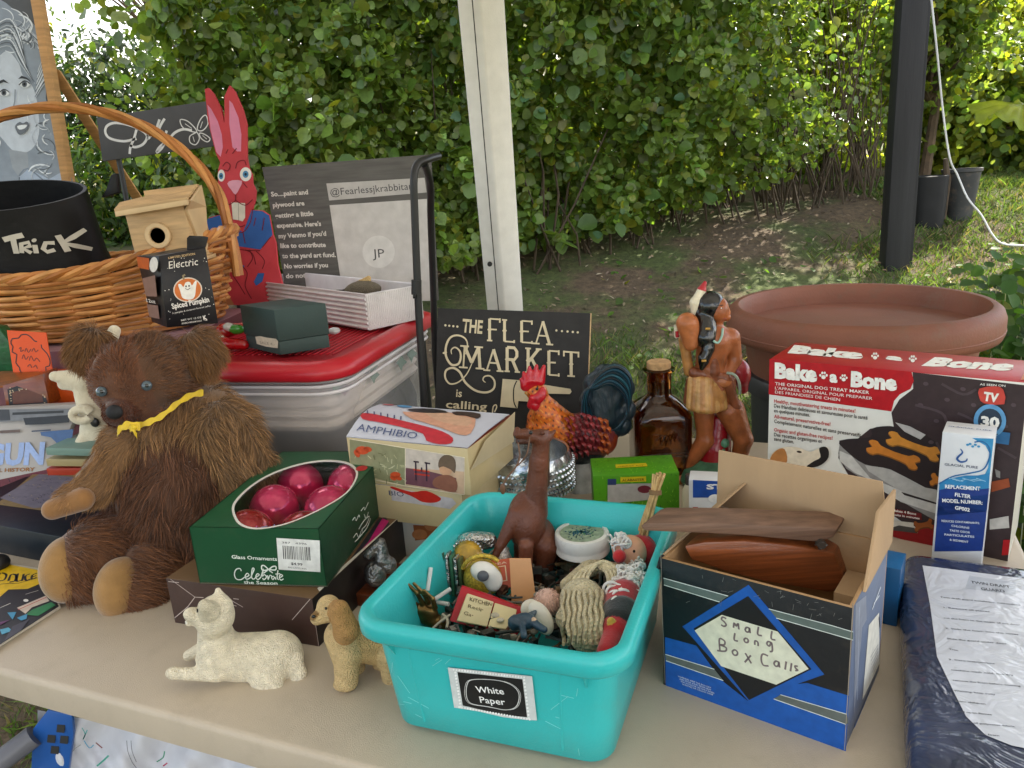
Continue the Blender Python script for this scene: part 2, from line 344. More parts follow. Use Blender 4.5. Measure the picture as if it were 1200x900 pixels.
# ------------------------------------------------------------------ smooth bodies: signed distance field -> surface nets
def sdf_mesh(prims, h, K=.01):
    lo = np.full(3, 1e9); hi = -lo
    for q in prims:
        if q[0] == 'c':
            for c, r in ((q[1], q[3]), (q[2], q[4])): lo = np.minimum(lo, c-r); hi = np.maximum(hi, c+r)
        elif q[0] == 'e': r = max(q[2]); lo = np.minimum(lo, q[1]-r); hi = np.maximum(hi, q[1]+r)
    lo -= 3*h+K; hi += 3*h+K; n = np.ceil((hi-lo)/h).astype(int)+1
    while np.prod(n.astype(float)) > 3.0e6: h *= 1.1; n = np.ceil((hi-lo)/h).astype(int)+1
    f = np.full(n, 1.0, np.float32)
    ax = [lo[i]+h*np.arange(n[i]) for i in range(3)]
    def dist(q, X, Y, Z):
        if q[0][0] == 'c':
            a, b, ra, rb = q[1], q[2], q[3], q[4]; ab = b-a; L2 = ab@ab+1e-12
            t = np.clip(((X-a[0])*ab[0]+(Y-a[1])*ab[1]+(Z-a[2])*ab[2])/L2, 0, 1)
            return np.sqrt((X-a[0]-t*ab[0])**2+(Y-a[1]-t*ab[1])**2+(Z-a[2]-t*ab[2])**2)-(ra+(rb-ra)*t)
        c, r, M = q[1], np.array(q[2]), q[3]
        x, y, z = X-c[0], Y-c[1], Z-c[2]; u = [(M[i][0]*x+M[i][1]*y+M[i][2]*z)/r[i] for i in range(3)]
        k0 = np.sqrt(u[0]**2+u[1]**2+u[2]**2); k1 = np.sqrt((u[0]/r[0])**2+(u[1]/r[1])**2+(u[2]/r[2])**2)+1e-9
        return k0*(k0-1)/k1
    for q in prims:
        k = q[-1] if q[-1] is not None else K
        if q[0] == 'c': l0 = np.minimum(q[1]-q[3], q[2]-q[4]); h0 = np.maximum(q[1]+q[3], q[2]+q[4])
        else: l0 = q[1]-max(q[2]); h0 = q[1]+max(q[2])
        mg = max(k, K)*1.5+3*h; i0 = np.maximum(0, np.floor((l0-mg-lo)/h).astype(int)); i1 = np.minimum(n, np.ceil((h0+mg-lo)/h).astype(int)+1)
        S = tuple(slice(a, b) for a, b in zip(i0, i1)); X, Y, Z = np.meshgrid(*[ax[i][S[i]] for i in range(3)], indexing='ij', sparse=True)
        d = dist(q, X, Y, Z).astype(np.float32); g = f[S]; hh = np.clip(.5+.5*(g-d)/k, 0, 1); f[S] = g*(1-hh)+d*hh-k*hh*(1-hh)
    neg = f < 0
    cor = [(i, j, k) for i in (0, 1) for j in (0, 1) for k in (0, 1)]
    sh = tuple(x-1 for x in f.shape)
    def sub(a, c): return a[c[0]:c[0]+sh[0], c[1]:c[1]+sh[1], c[2]:c[2]+sh[2]]
    cnt = sum(sub(neg, c).astype(np.int8) for c in cor); act = (cnt > 0) & (cnt < 8)
    idx = np.argwhere(act); ids = -np.ones(sh, np.int64); ids[act] = np.arange(len(idx))
    val = {c: f[idx[:, 0]+c[0], idx[:, 1]+c[1], idx[:, 2]+c[2]] for c in cor}
    acc = np.zeros((len(idx), 3)); num = np.zeros(len(idx))
    for a in cor:
        for d in range(3):
            if a[d]: continue
            b = list(a); b[d] = 1; b = tuple(b); va, vb = val[a], val[b]; m = (va < 0) != (vb < 0)
            t = np.where(m, va/(va-vb+1e-20), 0); P = np.tile(np.array(a, float), (len(idx), 1)); P[:, d] += t
            acc[m] += P[m]; num[m] += 1
    V = lo+h*(idx+acc/num[:, None]); Q = []
    for d in range(3):
        e, g = [(1, 2), (2, 0), (0, 1)][d]
        s0 = [slice(1, -1)]*3; s0[d] = slice(0, -1); s1 = list(s0); s1[d] = slice(1, None)
        A = neg[tuple(s0)]; Bm = neg[tuple(s1)]; c = np.argwhere(A != Bm)
        if not len(c): continue
        off = np.ones(3, int); off[d] = 0; c = c+off; flip = ~neg[c[:, 0], c[:, 1], c[:, 2]]
        de = np.zeros(3, int); de[e] = 1; dg = np.zeros(3, int); dg[g] = 1
        q = [ids[tuple((c-x).T)] for x in (de*0, de, de+dg, dg)]; q = np.stack(q, 1); q[flip] = q[flip][:, ::-1]; Q.append(q)
    F = np.concatenate(Q); F = F[(F >= 0).all(1)][:, ::-1] if False else F[(F >= 0).all(1)]
    # colour of the nearest primitive
    best = np.full(len(V), 1e9); C = np.zeros((len(V), 3))
    for q in prims:
        d = dist(q, V[:, 0], V[:, 1], V[:, 2]); m = d < best; best[m] = d[m]; C[m] = q[-2]
    # outward winding
    a = V[F[:, 1]]-V[F[:, 0]]; b = V[F[:, 2]]-V[F[:, 0]]; nn = np.cross(a, b); ctr = V[F].mean(1)
    vol = (nn*(ctr-V.mean(0))).sum()
    if vol < 0: F = F[:, ::-1]
    return V, F, C
def fig(prims, Y, h=.0022, K=.006):
    out = []
    for q in prims:
        def pt(a): return W(a[0], a[1], (Y(a[0], a[1]) if callable(Y) else Y)+(a[2] if len(a) > 2 else 0))
        kk = None
        if q[0] == 'c':
            a, b = pt(q[1]), pt(q[2]); c = q[5]; kk = q[6] if len(q) > 6 else None
            out.append(('c', a, b, q[3]*spx(a), q[4]*spx(b), rgb(c) if isinstance(c, str) else c, kk))
        else:
            a = pt(q[1]); s = spx(a); ang = math.radians(q[4] if len(q) > 4 else 0); c = q[3]; kk = q[5] if len(q) > 5 else None
            x = cR*math.cos(ang)+cU*math.sin(ang); z = -cR*math.sin(ang)+cU*math.cos(ang); y = np.cross(z, x)
            out.append(('e', a, [r*s for r in q[2]], np.array([x, y, z]), rgb(c) if isinstance(c, str) else c, kk))
    return sdf_mesh(out, h, K)
def heap(z): return lambda x, y: Zp(x, y, z)[1]
def onsurf(V, px, py, rad=3, out=0.):
    d = unit(ray(px, py)); R_ = V-CAM; tt = R_@d; pr = np.linalg.norm(R_-tt[:, None]*d, axis=1); m = pr < rad/FPX*tt; return CAM+d*((tt[m].min() if m.any() else tt[pr.argmin()])-out)
def fbody(name, prims, Y, mat, parent=None, h=.0022, K=.006, **kw):
    V, F, C = fig(prims, Y, h, K)
    return raw(name, V, F, mat, parent, vcol=C, **kw), V, F, C
def fur(name, V, F, C, mat, parent, n, ln, wd, comb=(0, 0, -1), lift=.55, tint=.25, keep=None, kind='stuff', cl=60):
    tri = np.concatenate([F[:, [0, 1, 2]], F[:, [0, 2, 3]]]) if F.shape[1] == 4 else F
    a, b, c = V[tri[:, 0]], V[tri[:, 1]], V[tri[:, 2]]; nr = np.cross(b-a, c-a); ar = np.linalg.norm(nr, axis=1); nr /= ar[:, None]+1e-12
    i = rs.choice(len(tri), n, p=ar/ar.sum()); u = rs.rand(n); v = rs.rand(n); m = u+v > 1; u[m] = 1-u[m]; v[m] = 1-v[m]
    P = a[i]+(b-a)[i]*u[:, None]+(c-a)[i]*v[:, None]; N = nr[i]; cc = C[tri[i, 0]]
    if keep is not None: k = keep(P); P, N, cc = P[k], N[k], cc[k]; n = len(P)
    cb = comb(P) if callable(comb) else np.tile(np.array(comb, float), (n, 1))
    cb = cb-N*(cb*N).sum(1)[:, None]; cb /= np.linalg.norm(cb, axis=1)[:, None]+1e-6
    w1 = np.stack([np.sin(P[:, 0]*cl+1.3*np.sin(P[:, 2]*cl*.8))+np.sin(P[:, 1]*cl*1.7), np.sin(P[:, 1]*cl+2*np.sin(P[:, 0]*cl*.7)), np.sin(P[:, 2]*cl*1.3+np.sin(P[:, 0]*cl*1.9))], 1)*.28
    D = N*lift+cb*(1-lift*.5)+w1+rs.normal(0, .16, (n, 3)); D /= np.linalg.norm(D, axis=1)[:, None]
    l = (ln(P) if callable(ln) else ln)*(.65+.5*rs.rand(n)); D2 = D+np.array([0, 0, -.35])+cb*.35-N*.15; D2 /= np.linalg.norm(D2, axis=1)[:, None]
    sd = np.cross(D, rs.normal(0, 1, (n, 3))); sd /= np.linalg.norm(sd, axis=1)[:, None]; wv = wd*(.7+.6*rs.rand(n))[:, None]
    B = P-N*.001; Mi = B+D*(l*.5)[:, None]; T = Mi+D2*(l*.5)[:, None]
    VV = np.stack([B-sd*wv, B+sd*wv, Mi+sd*wv*.75, Mi-sd*wv*.75, T], 1).reshape(-1, 3); o = (np.arange(n)*5)[:, None]
    FF = np.concatenate([o+[0, 1, 2], o+[0, 2, 3], o+[3, 2, 4]]); tn = np.exp(rs.normal(0, tint, n))[:, None]*cc*(1+.15*w1[:, :1])
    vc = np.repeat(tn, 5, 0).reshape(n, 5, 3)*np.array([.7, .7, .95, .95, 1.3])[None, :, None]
    return raw(name, VV, FF, mat, parent, vcol=vc.reshape(-1, 3), kind=kind)
# ================================================================== SETTING: terrain
def gz(x, y):
    y = np.asarray(y, float); t = np.clip(y-1.6, 0, 3.35)
    z = .32*np.maximum(t-.12*(1-np.exp(-t*3)), 0)+.05*np.clip(y-4.95, 0, 30)
    return z+.012*np.sin(x*3.1+y*2.3)*np.clip(y-1.5, 0, 1)+.006*np.sin(x*9+y*7)
xs = np.unique(np.concatenate([np.linspace(-400, -6, 14), np.linspace(-6, 8, 90), np.linspace(8, 400, 14)]))
ys = np.unique(np.concatenate([np.linspace(-400, -2, 10), np.linspace(-2, 9, 90), np.linspace(9, 600, 16)]))
X, Y = np.meshgrid(xs, ys, indexing='ij'); Zg = gz(X, Y); V = np.stack([X, Y, Zg], -1).reshape(-1, 3)
nx, ny = len(xs), len(ys); I = (np.arange(nx-1)[:, None]*ny+np.arange(ny-1)[None]).ravel(); F = np.stack([I, I+ny, I+ny+1, I+1], 1)
m = bpy.data.materials.new('soil_and_turf'); m.use_nodes = True; n = m.node_tree.nodes; l = m.node_tree.links.new; b = n['Principled BSDF']; b.inputs['Roughness'].default_value = .95
t = n.new('ShaderNodeTexCoord')
def nz(sc_, det=6, ro=.6):
    q = n.new('ShaderNodeTexNoise'); q.inputs['Scale'].default_value = sc_; q.inputs['Detail'].default_value = det; q.inputs['Roughness'].default_value = ro; l(t.outputs['Object'], q.inputs['Vector']); return q
a1 = nz(1.6); a2 = nz(28, 10, .75); a3 = nz(140, 4)
r1 = n.new('ShaderNodeValToRGB'); e = r1.color_ramp.elements; e[0].position = .44; e[0].color = (.13, .095, .062, 1); e[1].position = .56; e[1].color = (.085, .115, .035, 1)
r2 = n.new('ShaderNodeValToRGB'); e = r2.color_ramp.elements; e[0].position = .3; e[0].color = (.35, .35, .35, 1); e[1].position = .72; e[1].color = (1.5, 1.4, 1.2, 1)
mm = n.new('ShaderNodeMix'); mm.data_type = 'RGBA'; mm.blend_type = 'MULTIPLY'; mm.inputs['Factor'].default_value = 1
l(a1.outputs['Fac'], r1.inputs['Fac']); l(a2.outputs['Fac'], r2.inputs['Fac']); l(r1.outputs['Color'], mm.inputs['A']); l(r2.outputs['Color'], mm.inputs['B']); l(mm.outputs['Result'], b.inputs['Base Color'])
bp = n.new('ShaderNodeBump'); bp.inputs['Distance'].default_value = .02; l(a2.outputs['Fac'], bp.inputs['Height']); l(bp.outputs['Normal'], b.inputs['Normal'])
raw('ground', V, F, m, kind='structure', label='sloping lawn and bare soil rising towards the hedge', cat='ground')
# ------------------------------------------------------------------ leaves
LEAFV = np.array([[0, 0, 0], [-.36, .16, .03], [-.50, .48, .06], [-.30, .84, .02], [0, 1.06, -.05], [.30, .84, .02], [.50, .48, .06], [.36, .16, .03], [0, .5, -.07]])
LEAFF = np.array([[8, (i+1) % 8, i] for i in range(8)])
LONGV = np.array([[0, 0, 0], [-.2, .3, .04], [-.16, .7, .02], [0, 1.1, -.08], [.16, .7, .02], [.2, .3, .04], [0, .5, -.04]]); LONGF = np.array([[6, (i+1) % 6, i] for i in range(6)])
CARDV = np.array([[-.3, 0, 0], [.3, 0, 0], [.42, .6, .05], [0, 1.05, -.06], [-.42, .6, .05]]); CARDF = np.array([[0, 1, 2], [0, 2, 4], [4, 2, 3]])
def leaf_frames(N, jit=.5):
    n = len(N); Nn = N+rs.normal(0, jit, (n, 3)); Nn /= np.linalg.norm(Nn, axis=1)[:, None]
    d = rs.normal(0, 1, (n, 3))+np.array([0, 0, -.9]); d -= Nn*(d*Nn).sum(1)[:, None]; d /= np.linalg.norm(d, axis=1)[:, None]
    return np.cross(d, Nn), d, Nn
def leaves(name, P, N, S, C, mat, parent=None, T=(LEAFV, LEAFF), jit=.5, **kw):
    x, d, nn = leaf_frames(N, jit); t = T[0]; n = len(P); S = np.asarray(S)
    VV = P[:, None]+S[:, None, None]*(t[None, :, 0:1]*x[:, None]+t[None, :, 1:2]*d[:, None]+t[None, :, 2:3]*nn[:, None])
    FF = (T[1][None]+(np.arange(n)*len(t))[:, None, None]).reshape(-1, 3)
    return raw(name, VV.reshape(-1, 3), FF, mat, parent, vcol=np.repeat(C, len(t), 0), **kw)
def greens(n, base, v=.22, yel=.06, yc=(.24, .26, .03)):
    c = np.array(base)[None]*np.exp(rs.normal(0, v, (n, 1)))*(1+rs.normal(0, .07, (n, 3))); y = rs.rand(n) < yel; c[y] = np.array(yc)*(.7+.5*rs.rand(y.sum(), 1)); return np.clip(c, .005, .6)
LEAF = pm('hedge_leaf', None, rough=.36, spec=.6, var=.16, vs=60, translucent=.42, bump=.0006, bs=90)
LEAFB = pm('bright_leaf', None, rough=.5, spec=.4, var=.12, vs=30, translucent=.6)
BARK = pm('bark', '#5a4a3a', rough=.9, var=.35, vs=20, bump=.004, bs=60)
TWIG = pm('twig', '#4e4234', rough=.85, var=.35, vs=20)
def hy(x): return 4.02+np.where(x > 0, .36*x, .12*x)
def hb(x, z): return .16*np.sin(x*2.7+z*1.9)+.10*np.sin(x*6.1-z*4.3+1)+.07*np.sin(x*13+z*11)+.05*np.sin(x*23-z*19)
hedge = thing('hedge', 'tall leafy green hedge of rounded leaves running behind the table', 'hedge', (0, 4.2, float(gz(0, 4.2))))
n = 105000; px = rs.uniform(-1.75, 2.75, n); zz = rs.beta(1.0, 1.25, n)*3.9+.10; g0 = gz(px, hy(px)+.3)
und = np.clip((.02+.20*np.clip(px-.2, 0, 2))-zz, 0, 1)*2.2
dep = rs.exponential(.20, n); py = hy(px)+hb(px, zz)+und+dep; keep = (rs.rand(n) > und*2.4) & (rs.rand(n) > .62*np.clip((px-.5)/1.5, 0, 1))
keep &= ~((px > 1.95+.05*zz) & (zz < 1.55) & (rs.rand(n) < .8)); keep &= ~((px < -1.25-.25*np.clip(2.2-zz, -2, 1)) & (rs.rand(n) < .9))
P = np.stack([px, py, g0+zz], 1)[keep]; dd = dep[keep]
N = np.tile(np.array([-.05, -.75, .45]), (len(P), 1)); S = np.exp(rs.normal(-3.22, .34, len(P))).clip(.018, .085)*(1-.2*np.clip(P[:, 0]-.9, 0, 1))
C = greens(len(P), (.145, .215, .040), .32, .09)
front = np.argsort(dd+(P[:, 2] > 2.6)*9+np.abs(P[:, 0]-.4)*.01+rs.rand(len(P))*.05)[:300]; msk = np.ones(len(P), bool); msk[front] = False
leaves('foliage', P[msk], N[msk], S[msk], C[msk], LEAF, hedge, jit=.85, kind='stuff')
lm = []
for q in range(5):
    c = greens(1, (.062, .125, .036), .25, 0)[0]; c = np.array([(.11, .20, .045), (.085, .165, .04), (.14, .23, .05), (.08, .175, .075), (.24, .28, .05)][q])
    lm.append(_mesh('leaf', LEAFV+rs.normal(0, .025, LEAFV.shape), LEAFF, [LEAF], vcol=np.tile(c, (9, 1))))
hb_ = wl['hedge']
fx, fd, fn = leaf_frames(N[front], .6)
for k, i in enumerate(front):
    o = bpy.data.objects.new('leaf', lm[rs.choice(5, p=[.3, .28, .2, .17, .05])]); COL.objects.link(o); o.parent = hedge; s = S[i]*1.35; q = P[i]-hb_+np.array([0, -.03, 0])
    o.matrix_local = Matrix([[fx[k][a]*s, fd[k][a]*s, fn[k][a]*s, q[a]] for a in range(3)]+[[0, 0, 0, 1]])
g = G()
for k in range(300):
    x = rs.uniform(-1.2, 2.6); y = float(hy(x))+rs.uniform(.12, .8); z = float(gz(x, y)); a = rs.normal(0, .25); hgt = rs.uniform(.4, 1.8); lean = rs.uniform(-.05, .35)
    g.tube([(x+a*t*hgt+.03*math.sin(t*9+k), y+lean*t*hgt, z+t*hgt) for t in (0, .3, .6, 1)], [.007, .006, .0045, .002], 4)
g.build('twigs', TWIG, hedge, kind='stuff')
def bush(name, label, cat, c, r, n, size, col, mat, T=(CARDV, CARDF), trunk=None, group=None, yel=.08, clump=26, v=.25, sun=True, dens=.32):
    c = np.array(c, float); r = np.array(r, float); t = thing(name, label, cat, (c[0], c[1], float(gz(c[0], c[1]))) if trunk is None else (trunk[0], trunk[1], float(gz(trunk[0], trunk[1]))), group)
    k = rs.normal(0, 1, (clump, 3)); k /= np.linalg.norm(k, axis=1)[:, None]; k = c+k*r*(rs.rand(clump, 1)**.45)*.85
    i = rs.randint(0, clump, n); d = rs.normal(0, 1, (n, 3))*r*dens; P = k[i]+d; N = d/(np.linalg.norm(d, axis=1)[:, None]+1e-6)+np.array([0, -.2, .5]); P[:, 2] = np.maximum(P[:, 2], gz(P[:, 0], P[:, 1])+.03)
    leaves('crown', P, N, rs.uniform(.7, 1.3, n)*size, greens(n, col, v, yel)*(1+.25*rs.normal(0, 1, clump)[i][:, None]).clip(.5, 1.6), mat, t, T)
    g = G(); b0 = np.array(wl[t.name]); rad = .03+.02*r[2]
    top = c.copy(); g.tube([b0-[0, 0, .05], b0*.5+top*.5+[.05, 0, 0], top], [rad, rad*.7, rad*.3], 8)
    g.build('trunk', BARK, t); g = G()
    for q in range(min(clump, 16)):
        m_ = b0*(.45)+top*.55; g.tube([m_, (m_+k[q])/2+rs.normal(0, .05, 3), k[q]], [rad*.4, rad*.25, rad*.08], 5)
    g.build('limbs', BARK, t, kind='stuff'); return t
# what stands behind the hedge
bush('tree', 'dark small-leaved tree against the sky at upper left', 'tree', (-3.05, 6.6, 2.05), (1.0, .6, .75), 6000, .065, (.05, .085, .03), LEAF, (LONGV, LONGF), (-2.6, 6.9), yel=.06, clump=60, dens=.17)
bush('tree', 'taller tree whose thin branches reach over the sky gap at upper left', 'tree', (-3.9, 8.6, 3.7), (1.6, .8, .9), 1100, .075, (.055, .085, .035), LEAF, (LONGV, LONGF), (-2.2, 9), clump=40, dens=.2)
bush('shrub', 'low green shrub behind the black lettered sign and the basket handle', 'shrub', (-2.55, 5.6, 1.25), (.9, .5, .5), 9000, .06, (.075, .13, .035), LEAFB, (LONGV, LONGF), None, yel=.15, clump=30)
bush('shrub', 'feathery green shrub rising behind the rabbit cutout at the left end of the hedge', 'shrub', (-1.55, 5.0, 2.2), (.4, .5, 1.5), 10000, .06, (.07, .13, .035), LEAF, (LONGV, LONGF), None, clump=36)
for i, (c, r, nn, sz, col, lab) in enumerate([
    ((-.6, 6.6, 2.6), (1.3, .7, 1.6), 4500, .12, (.08, .13, .04), 'tree behind the left part of the hedge, its top above the picture'),
    ((1.3, 6.9, 2.6), (1.4, .7, 1.7), 4500, .12, (.12, .18, .04), 'sunlit tree glimpsed through the middle of the hedge'),
    ((3.0, 7.4, 2.7), (1.2, .35, 1.7), 8000, .07, (.28, .34, .05), 'sunlit yellow-green tree behind the black post'),
    ((4.6, 8.0, 2.9), (1.4, .35, 1.9), 11000, .07, (.32, .38, .055), 'bright yellow-green tree filling the upper right corner'),
    ((2.1, 7.2, 1.55), (1.0, .35, .5), 4500, .07, (.20, .28, .05), 'low sunlit bush seen through the thin right end of the hedge'),
    ((-.9, 6.8, 1.5), (1.6, .35, .6), 3500, .09, (.10, .16, .04), 'low bush behind the left foot of the hedge')]):
    bush('tree', lab, 'tree', c, r, nn, sz, col, LEAFB, group='trees beyond the hedge', clump=40, yel=.2)
bush('shrub', 'loose shrub with pale leaves right of the black post above the plant pots', 'shrub', (3.0, 5.6, 2.1), (.42, .35, .65), 3200, .05, (.15, .21, .055), LEAFB, (LEAFV, LEAFF), None, clump=24, yel=.08)
bush('shrub', 'leafy shrub at the edge of the lawn on the far right', 'shrub', (4.0, 6.0, 1.55), (.8, .35, .5), 7000, .055, (.15, .22, .045), LEAFB, (LEAFV, LEAFF), None, clump=34, yel=.2)
bush('shrub', 'yellow-leaved shrub just behind the grey plant pot', 'shrub', (3.35, 6.1, 1.5), (.35, .3, .4), 2200, .06, (.22, .26, .04), LEAFB, (LEAFV, LEAFF), None, clump=16, yel=.3)
for i, (c, r, tr) in enumerate([((1.0, 5.0, 5.6), (1.2, .8, 1.0), (.6, 7.6)), ((2.7, 5.0, 5.7), (1.2, .8, 1.0), (2.0, 7.4)), ((4.3, 5.1, 5.8), (1.2, .8, 1.0), (5.8, 6.6))]):
    bush('shade_tree', ['tall tree over the left of the hedge that shades the table', 'tall tree over the middle of the hedge that shades the table', 'tall tree over the right of the hedge that shades the table'][i], 'tree', c, r, 3800, .27, (.06, .11, .03), LEAF, (CARDV, CARDF), tr, group='tall trees above the hedge', clump=30, dens=.4)  # crowns above the frame, added across the sun's path to shade the table
# ------------------------------------------------------------------ grass, litter
GR = pm('grass_blade', None, rough=.6, spec=.3, var=0, translucent=.35)
def nzf(x, y, s=1.0): return (np.sin(x*2.3*s+1.7*np.sin(y*1.9*s))+np.sin(y*3.1*s+1.3*np.sin(x*2.7*s+2))+.6*np.sin(x*7*s+y*5*s))/2.6
n = 170000; x = rs.uniform(-2.2, 5.2, n); y = 1.05+rs.rand(n)**.9*5.2
hd = hy(x)-y; pr = np.where(x > 2.35, 1.0, np.clip(.75+.5*nzf(x, y)-np.clip(1.25-hd, 0, 1.4)*1.0+.55*np.clip(x-1.4, 0, 1)+.35*(y < 3.0), 0, 1)); pr = np.where((y < 1.9), .8, pr)
k = (rs.rand(n) < pr) & (np.abs(x) < y*.74+.4) & ~((y > hy(x)+.25) & (x < 2.2)); x, y = x[k], y[k]; n = len(x)
h = rs.uniform(.02, .052, n)*(1+.5*(nzf(x, y, 2) > .3)); a = rs.uniform(0, 2*PI, n); wv = rs.uniform(.0022, .0045, n); z = gz(x, y)
B = np.stack([x, y, z-.004], 1); sd = np.stack([np.cos(a), np.sin(a), 0*a], 1)*wv[:, None]; ln = np.stack([rs.normal(0, .5, n), rs.normal(0, .5, n), np.ones(n)], 1)*h[:, None]
V = np.stack([B-sd, B+sd, B+ln*.6+sd*.6, B+ln*[[1.25, 1.25, 1]]], 1).reshape(-1, 3); o = (np.arange(n)*4)[:, None]; F = np.concatenate([o+[0, 1, 2], o+[0, 2, 3]])
c = greens(n, (.10, .155, .04), .3, .16, (.26, .22, .11)); raw('grass', V, F, GR, kind='stuff', vcol=np.repeat(c, 4, 0), label='short patchy lawn grass behind the table', cat='grass')
n = 1500; x = rs.uniform(-1.0, 3.0, n); y = hy(x)-rs.uniform(-.5, 1.3, n)**1.0; P = np.stack([x, y, gz(x, y)+.012], 1)
leaves('leaf_litter', P, np.tile([0, -.2, 1.], (n, 1)), rs.uniform(.015, .035, n), greens(n, (.16, .12, .075), .4, .1, (.35, .3, .2)), pm('dry_leaf', None, rough=.9, var=.1), None, (LONGV, LONGF), jit=.35, kind='stuff', label='dry fallen leaves on the bare soil under the hedge', cat='leaf litter')
n = 420; x = rs.uniform(.5, 3.2, n); y = rs.uniform(2.6, 4.3, n); k = rs.rand(n) < .5+.5*nzf(x, y, 1.5); x, y = x[k], y[k]; n = len(x)
leaves('clover', np.stack([x, y, gz(x, y)+.03], 1), np.tile([0, -.3, 1.], (n, 1)), rs.uniform(.02, .045, n), greens(n, (.10, .19, .04), .2, .05), LEAFB, None, jit=.3, kind='stuff', label='small broad-leaved weeds dotted through the lawn', cat='weeds')
# ------------------------------------------------------------------ posts, cable, far pots
BLK = pm('black_stained_timber', (.022, .022, .024), rough=.7, var=.35, vs=12, bump=.002, bs=60, grain=(1, 1, .08))
t = thing('black_post', 'black timber post of two boards standing on the lawn', 'post', (*W(1048, 303, 4.0)[:2], float(gz(2.0, 4.0))-.05))
b0 = wl[t.name]
G().cbox(b0, .118, .10, 2.9, -.12).build('post_board', BLK, t, bevel=.004); G().cbox(b0+[.085, .06, 0], .045, .10, 2.9, -.12).build('post_board', BLK, t, bevel=.004)
WP = pm('white_painted_metal', (.78, .77, .72), rough=.5, var=.05, vs=30, bump=.0006, bs=350)
bt, tp = W(592, 362, 2.25), W(563, -6, 2.12); d_ = (tp-bt)/(tp[2]-bt[2]); b0 = bt-d_*(bt[2]-float(gz(bt[0], 2.25))); tp = bt+d_*1.2
t = thing('canopy_tent', 'white metal leg of the canopy tent standing behind the lettered flea market sign', 'canopy tent', b0)
def lsec(p, w): return [p+np.array(v)*w for v in ((-.5, .18, 0), (-.5, -.02, 0), (-.02, -.30, 0), (.03, -.30, 0), (.5, -.10, 0), (.5, .22, 0), (.0, .5, 0))]
g = G(); hs = [0, .5, 1]; g.loft([lsec(b0+(tp-b0)*q, .092+.030*q) for q in hs], cap0=True, cap1=True); g.build('leg_profile', WP, t, sharp=25, bevel=.003)
g = G(); g.tube([b0+(tp-b0)*q+np.array([-.018, -.034, 0])*(1+.2*q) for q in (0.0, 1)], .0016, 6); g.build('seam', pm('dark_gap', (.03, .03, .03), rough=.9, var=0), t)
g = G(); q = W(574, 309, 2.19); g.lathe(q-[0, .006, 0], [(.0001, .0), (.007, 0), (.007, .006), (.0001, .006)], 12, az=(0, -1, 0)); g.build('bolt_hole', pm('dark_gap'), t)
g = G(); c = spline([W(1091, -4, 3.6), W(1098, 60, 3.6), W(1105, 130, 3.62), W(1113, 185, 3.6), W(1122, 205, 3.6), W(1134, 232, 3.55), W(1150, 252, 3.5), W(1163, 275, 3.45), W(1176, 286, 3.4), W(1205, 288, 3.35)], 6)
g.tube(c, .0042, 6); g.build('cable', pm('white_cable', (.6, .6, .58), rough=.5), label='thin white cable hanging beside the black post and trailing over the lawn', cat='cable', loc=c[-1])
PB = pm('nursery_black_plastic', (.010, .010, .011), rough=.7, var=.3); PG = pm('nursery_grey_plastic', (.04, .042, .045), rough=.55, var=.3, vs=6, dirt=.7)
q = W(1124, 238, 4.6); q[2] = float(gz(q[0], 4.6))-.02; g = G(); g.lathe(q, [(.07, 0), (.10, .27), (.108, .275), (.108, .292), (.095, .292), (.09, .26), (.06, .03)], 28)
g.build('plant_pot', PG, label='tall grey tapered plant pot with soil, right of the black post', cat='plant pot', loc=q)
q = W(1087, 245, 4.55); q[2] = float(gz(q[0], 4.55))-.02; g = G(); g.lathe(q, [(.09, 0), (.098, .18), (.10, .29), (.09, .295), (.08, .03)], 20, amp=.05, lobes=5)
g.build('plant_pot', PB, label='battered black plant pot half hidden behind the black post', cat='plant pot', loc=q)
q = W(1106, 236, 4.55); g = G(); g.tube([q-[0, 0, .1], q+[.01, 0, .12], q+[-.01, 0, .24]], [.02, .022, .012], 7); g.build('dead_branch', TWIG, label='dry brown stem between the two plant pots', cat='branch')
CVM = pm('canopy_fabric', (.72, .69, .62), rough=.8, var=.04, vs=3, translucent=.25, ttint=(1, 1, 1))  # cloth of the unseen roof, toned warm to warm the light below
tn = bpy.data.objects['canopy_tent']; cb = np.array([tp[0], tp[1], 0]); cn = [cb+[-2.0, 0, 0], cb+[2.1, .1, 0], cb+[2.1, -3.0, 0], cb+[-2.0, -3.1, 0]]; ap = np.mean(cn, 0)+[0, 0, tp[2]+.75]; ev = [c+[0, 0, tp[2]+.02] for c in cn]; g = G()
for i in range(4): a, b = ev[i], ev[(i+1) % 4]; g.add([a, b, ap], [(0, 1, 2)]); g.add([a, b, b-[0, 0, .22], a-[0, 0, .22]], [(0, 1, 2, 3)]) if i else None
g.build('canopy_roof', CVM, tn)  # roof out of view, added to cut the light on the table
for c in (cn[2], cn[3]): G().cbox([c[0], c[1], 0], .06, .06, tp[2]).build('leg', WP, tn)
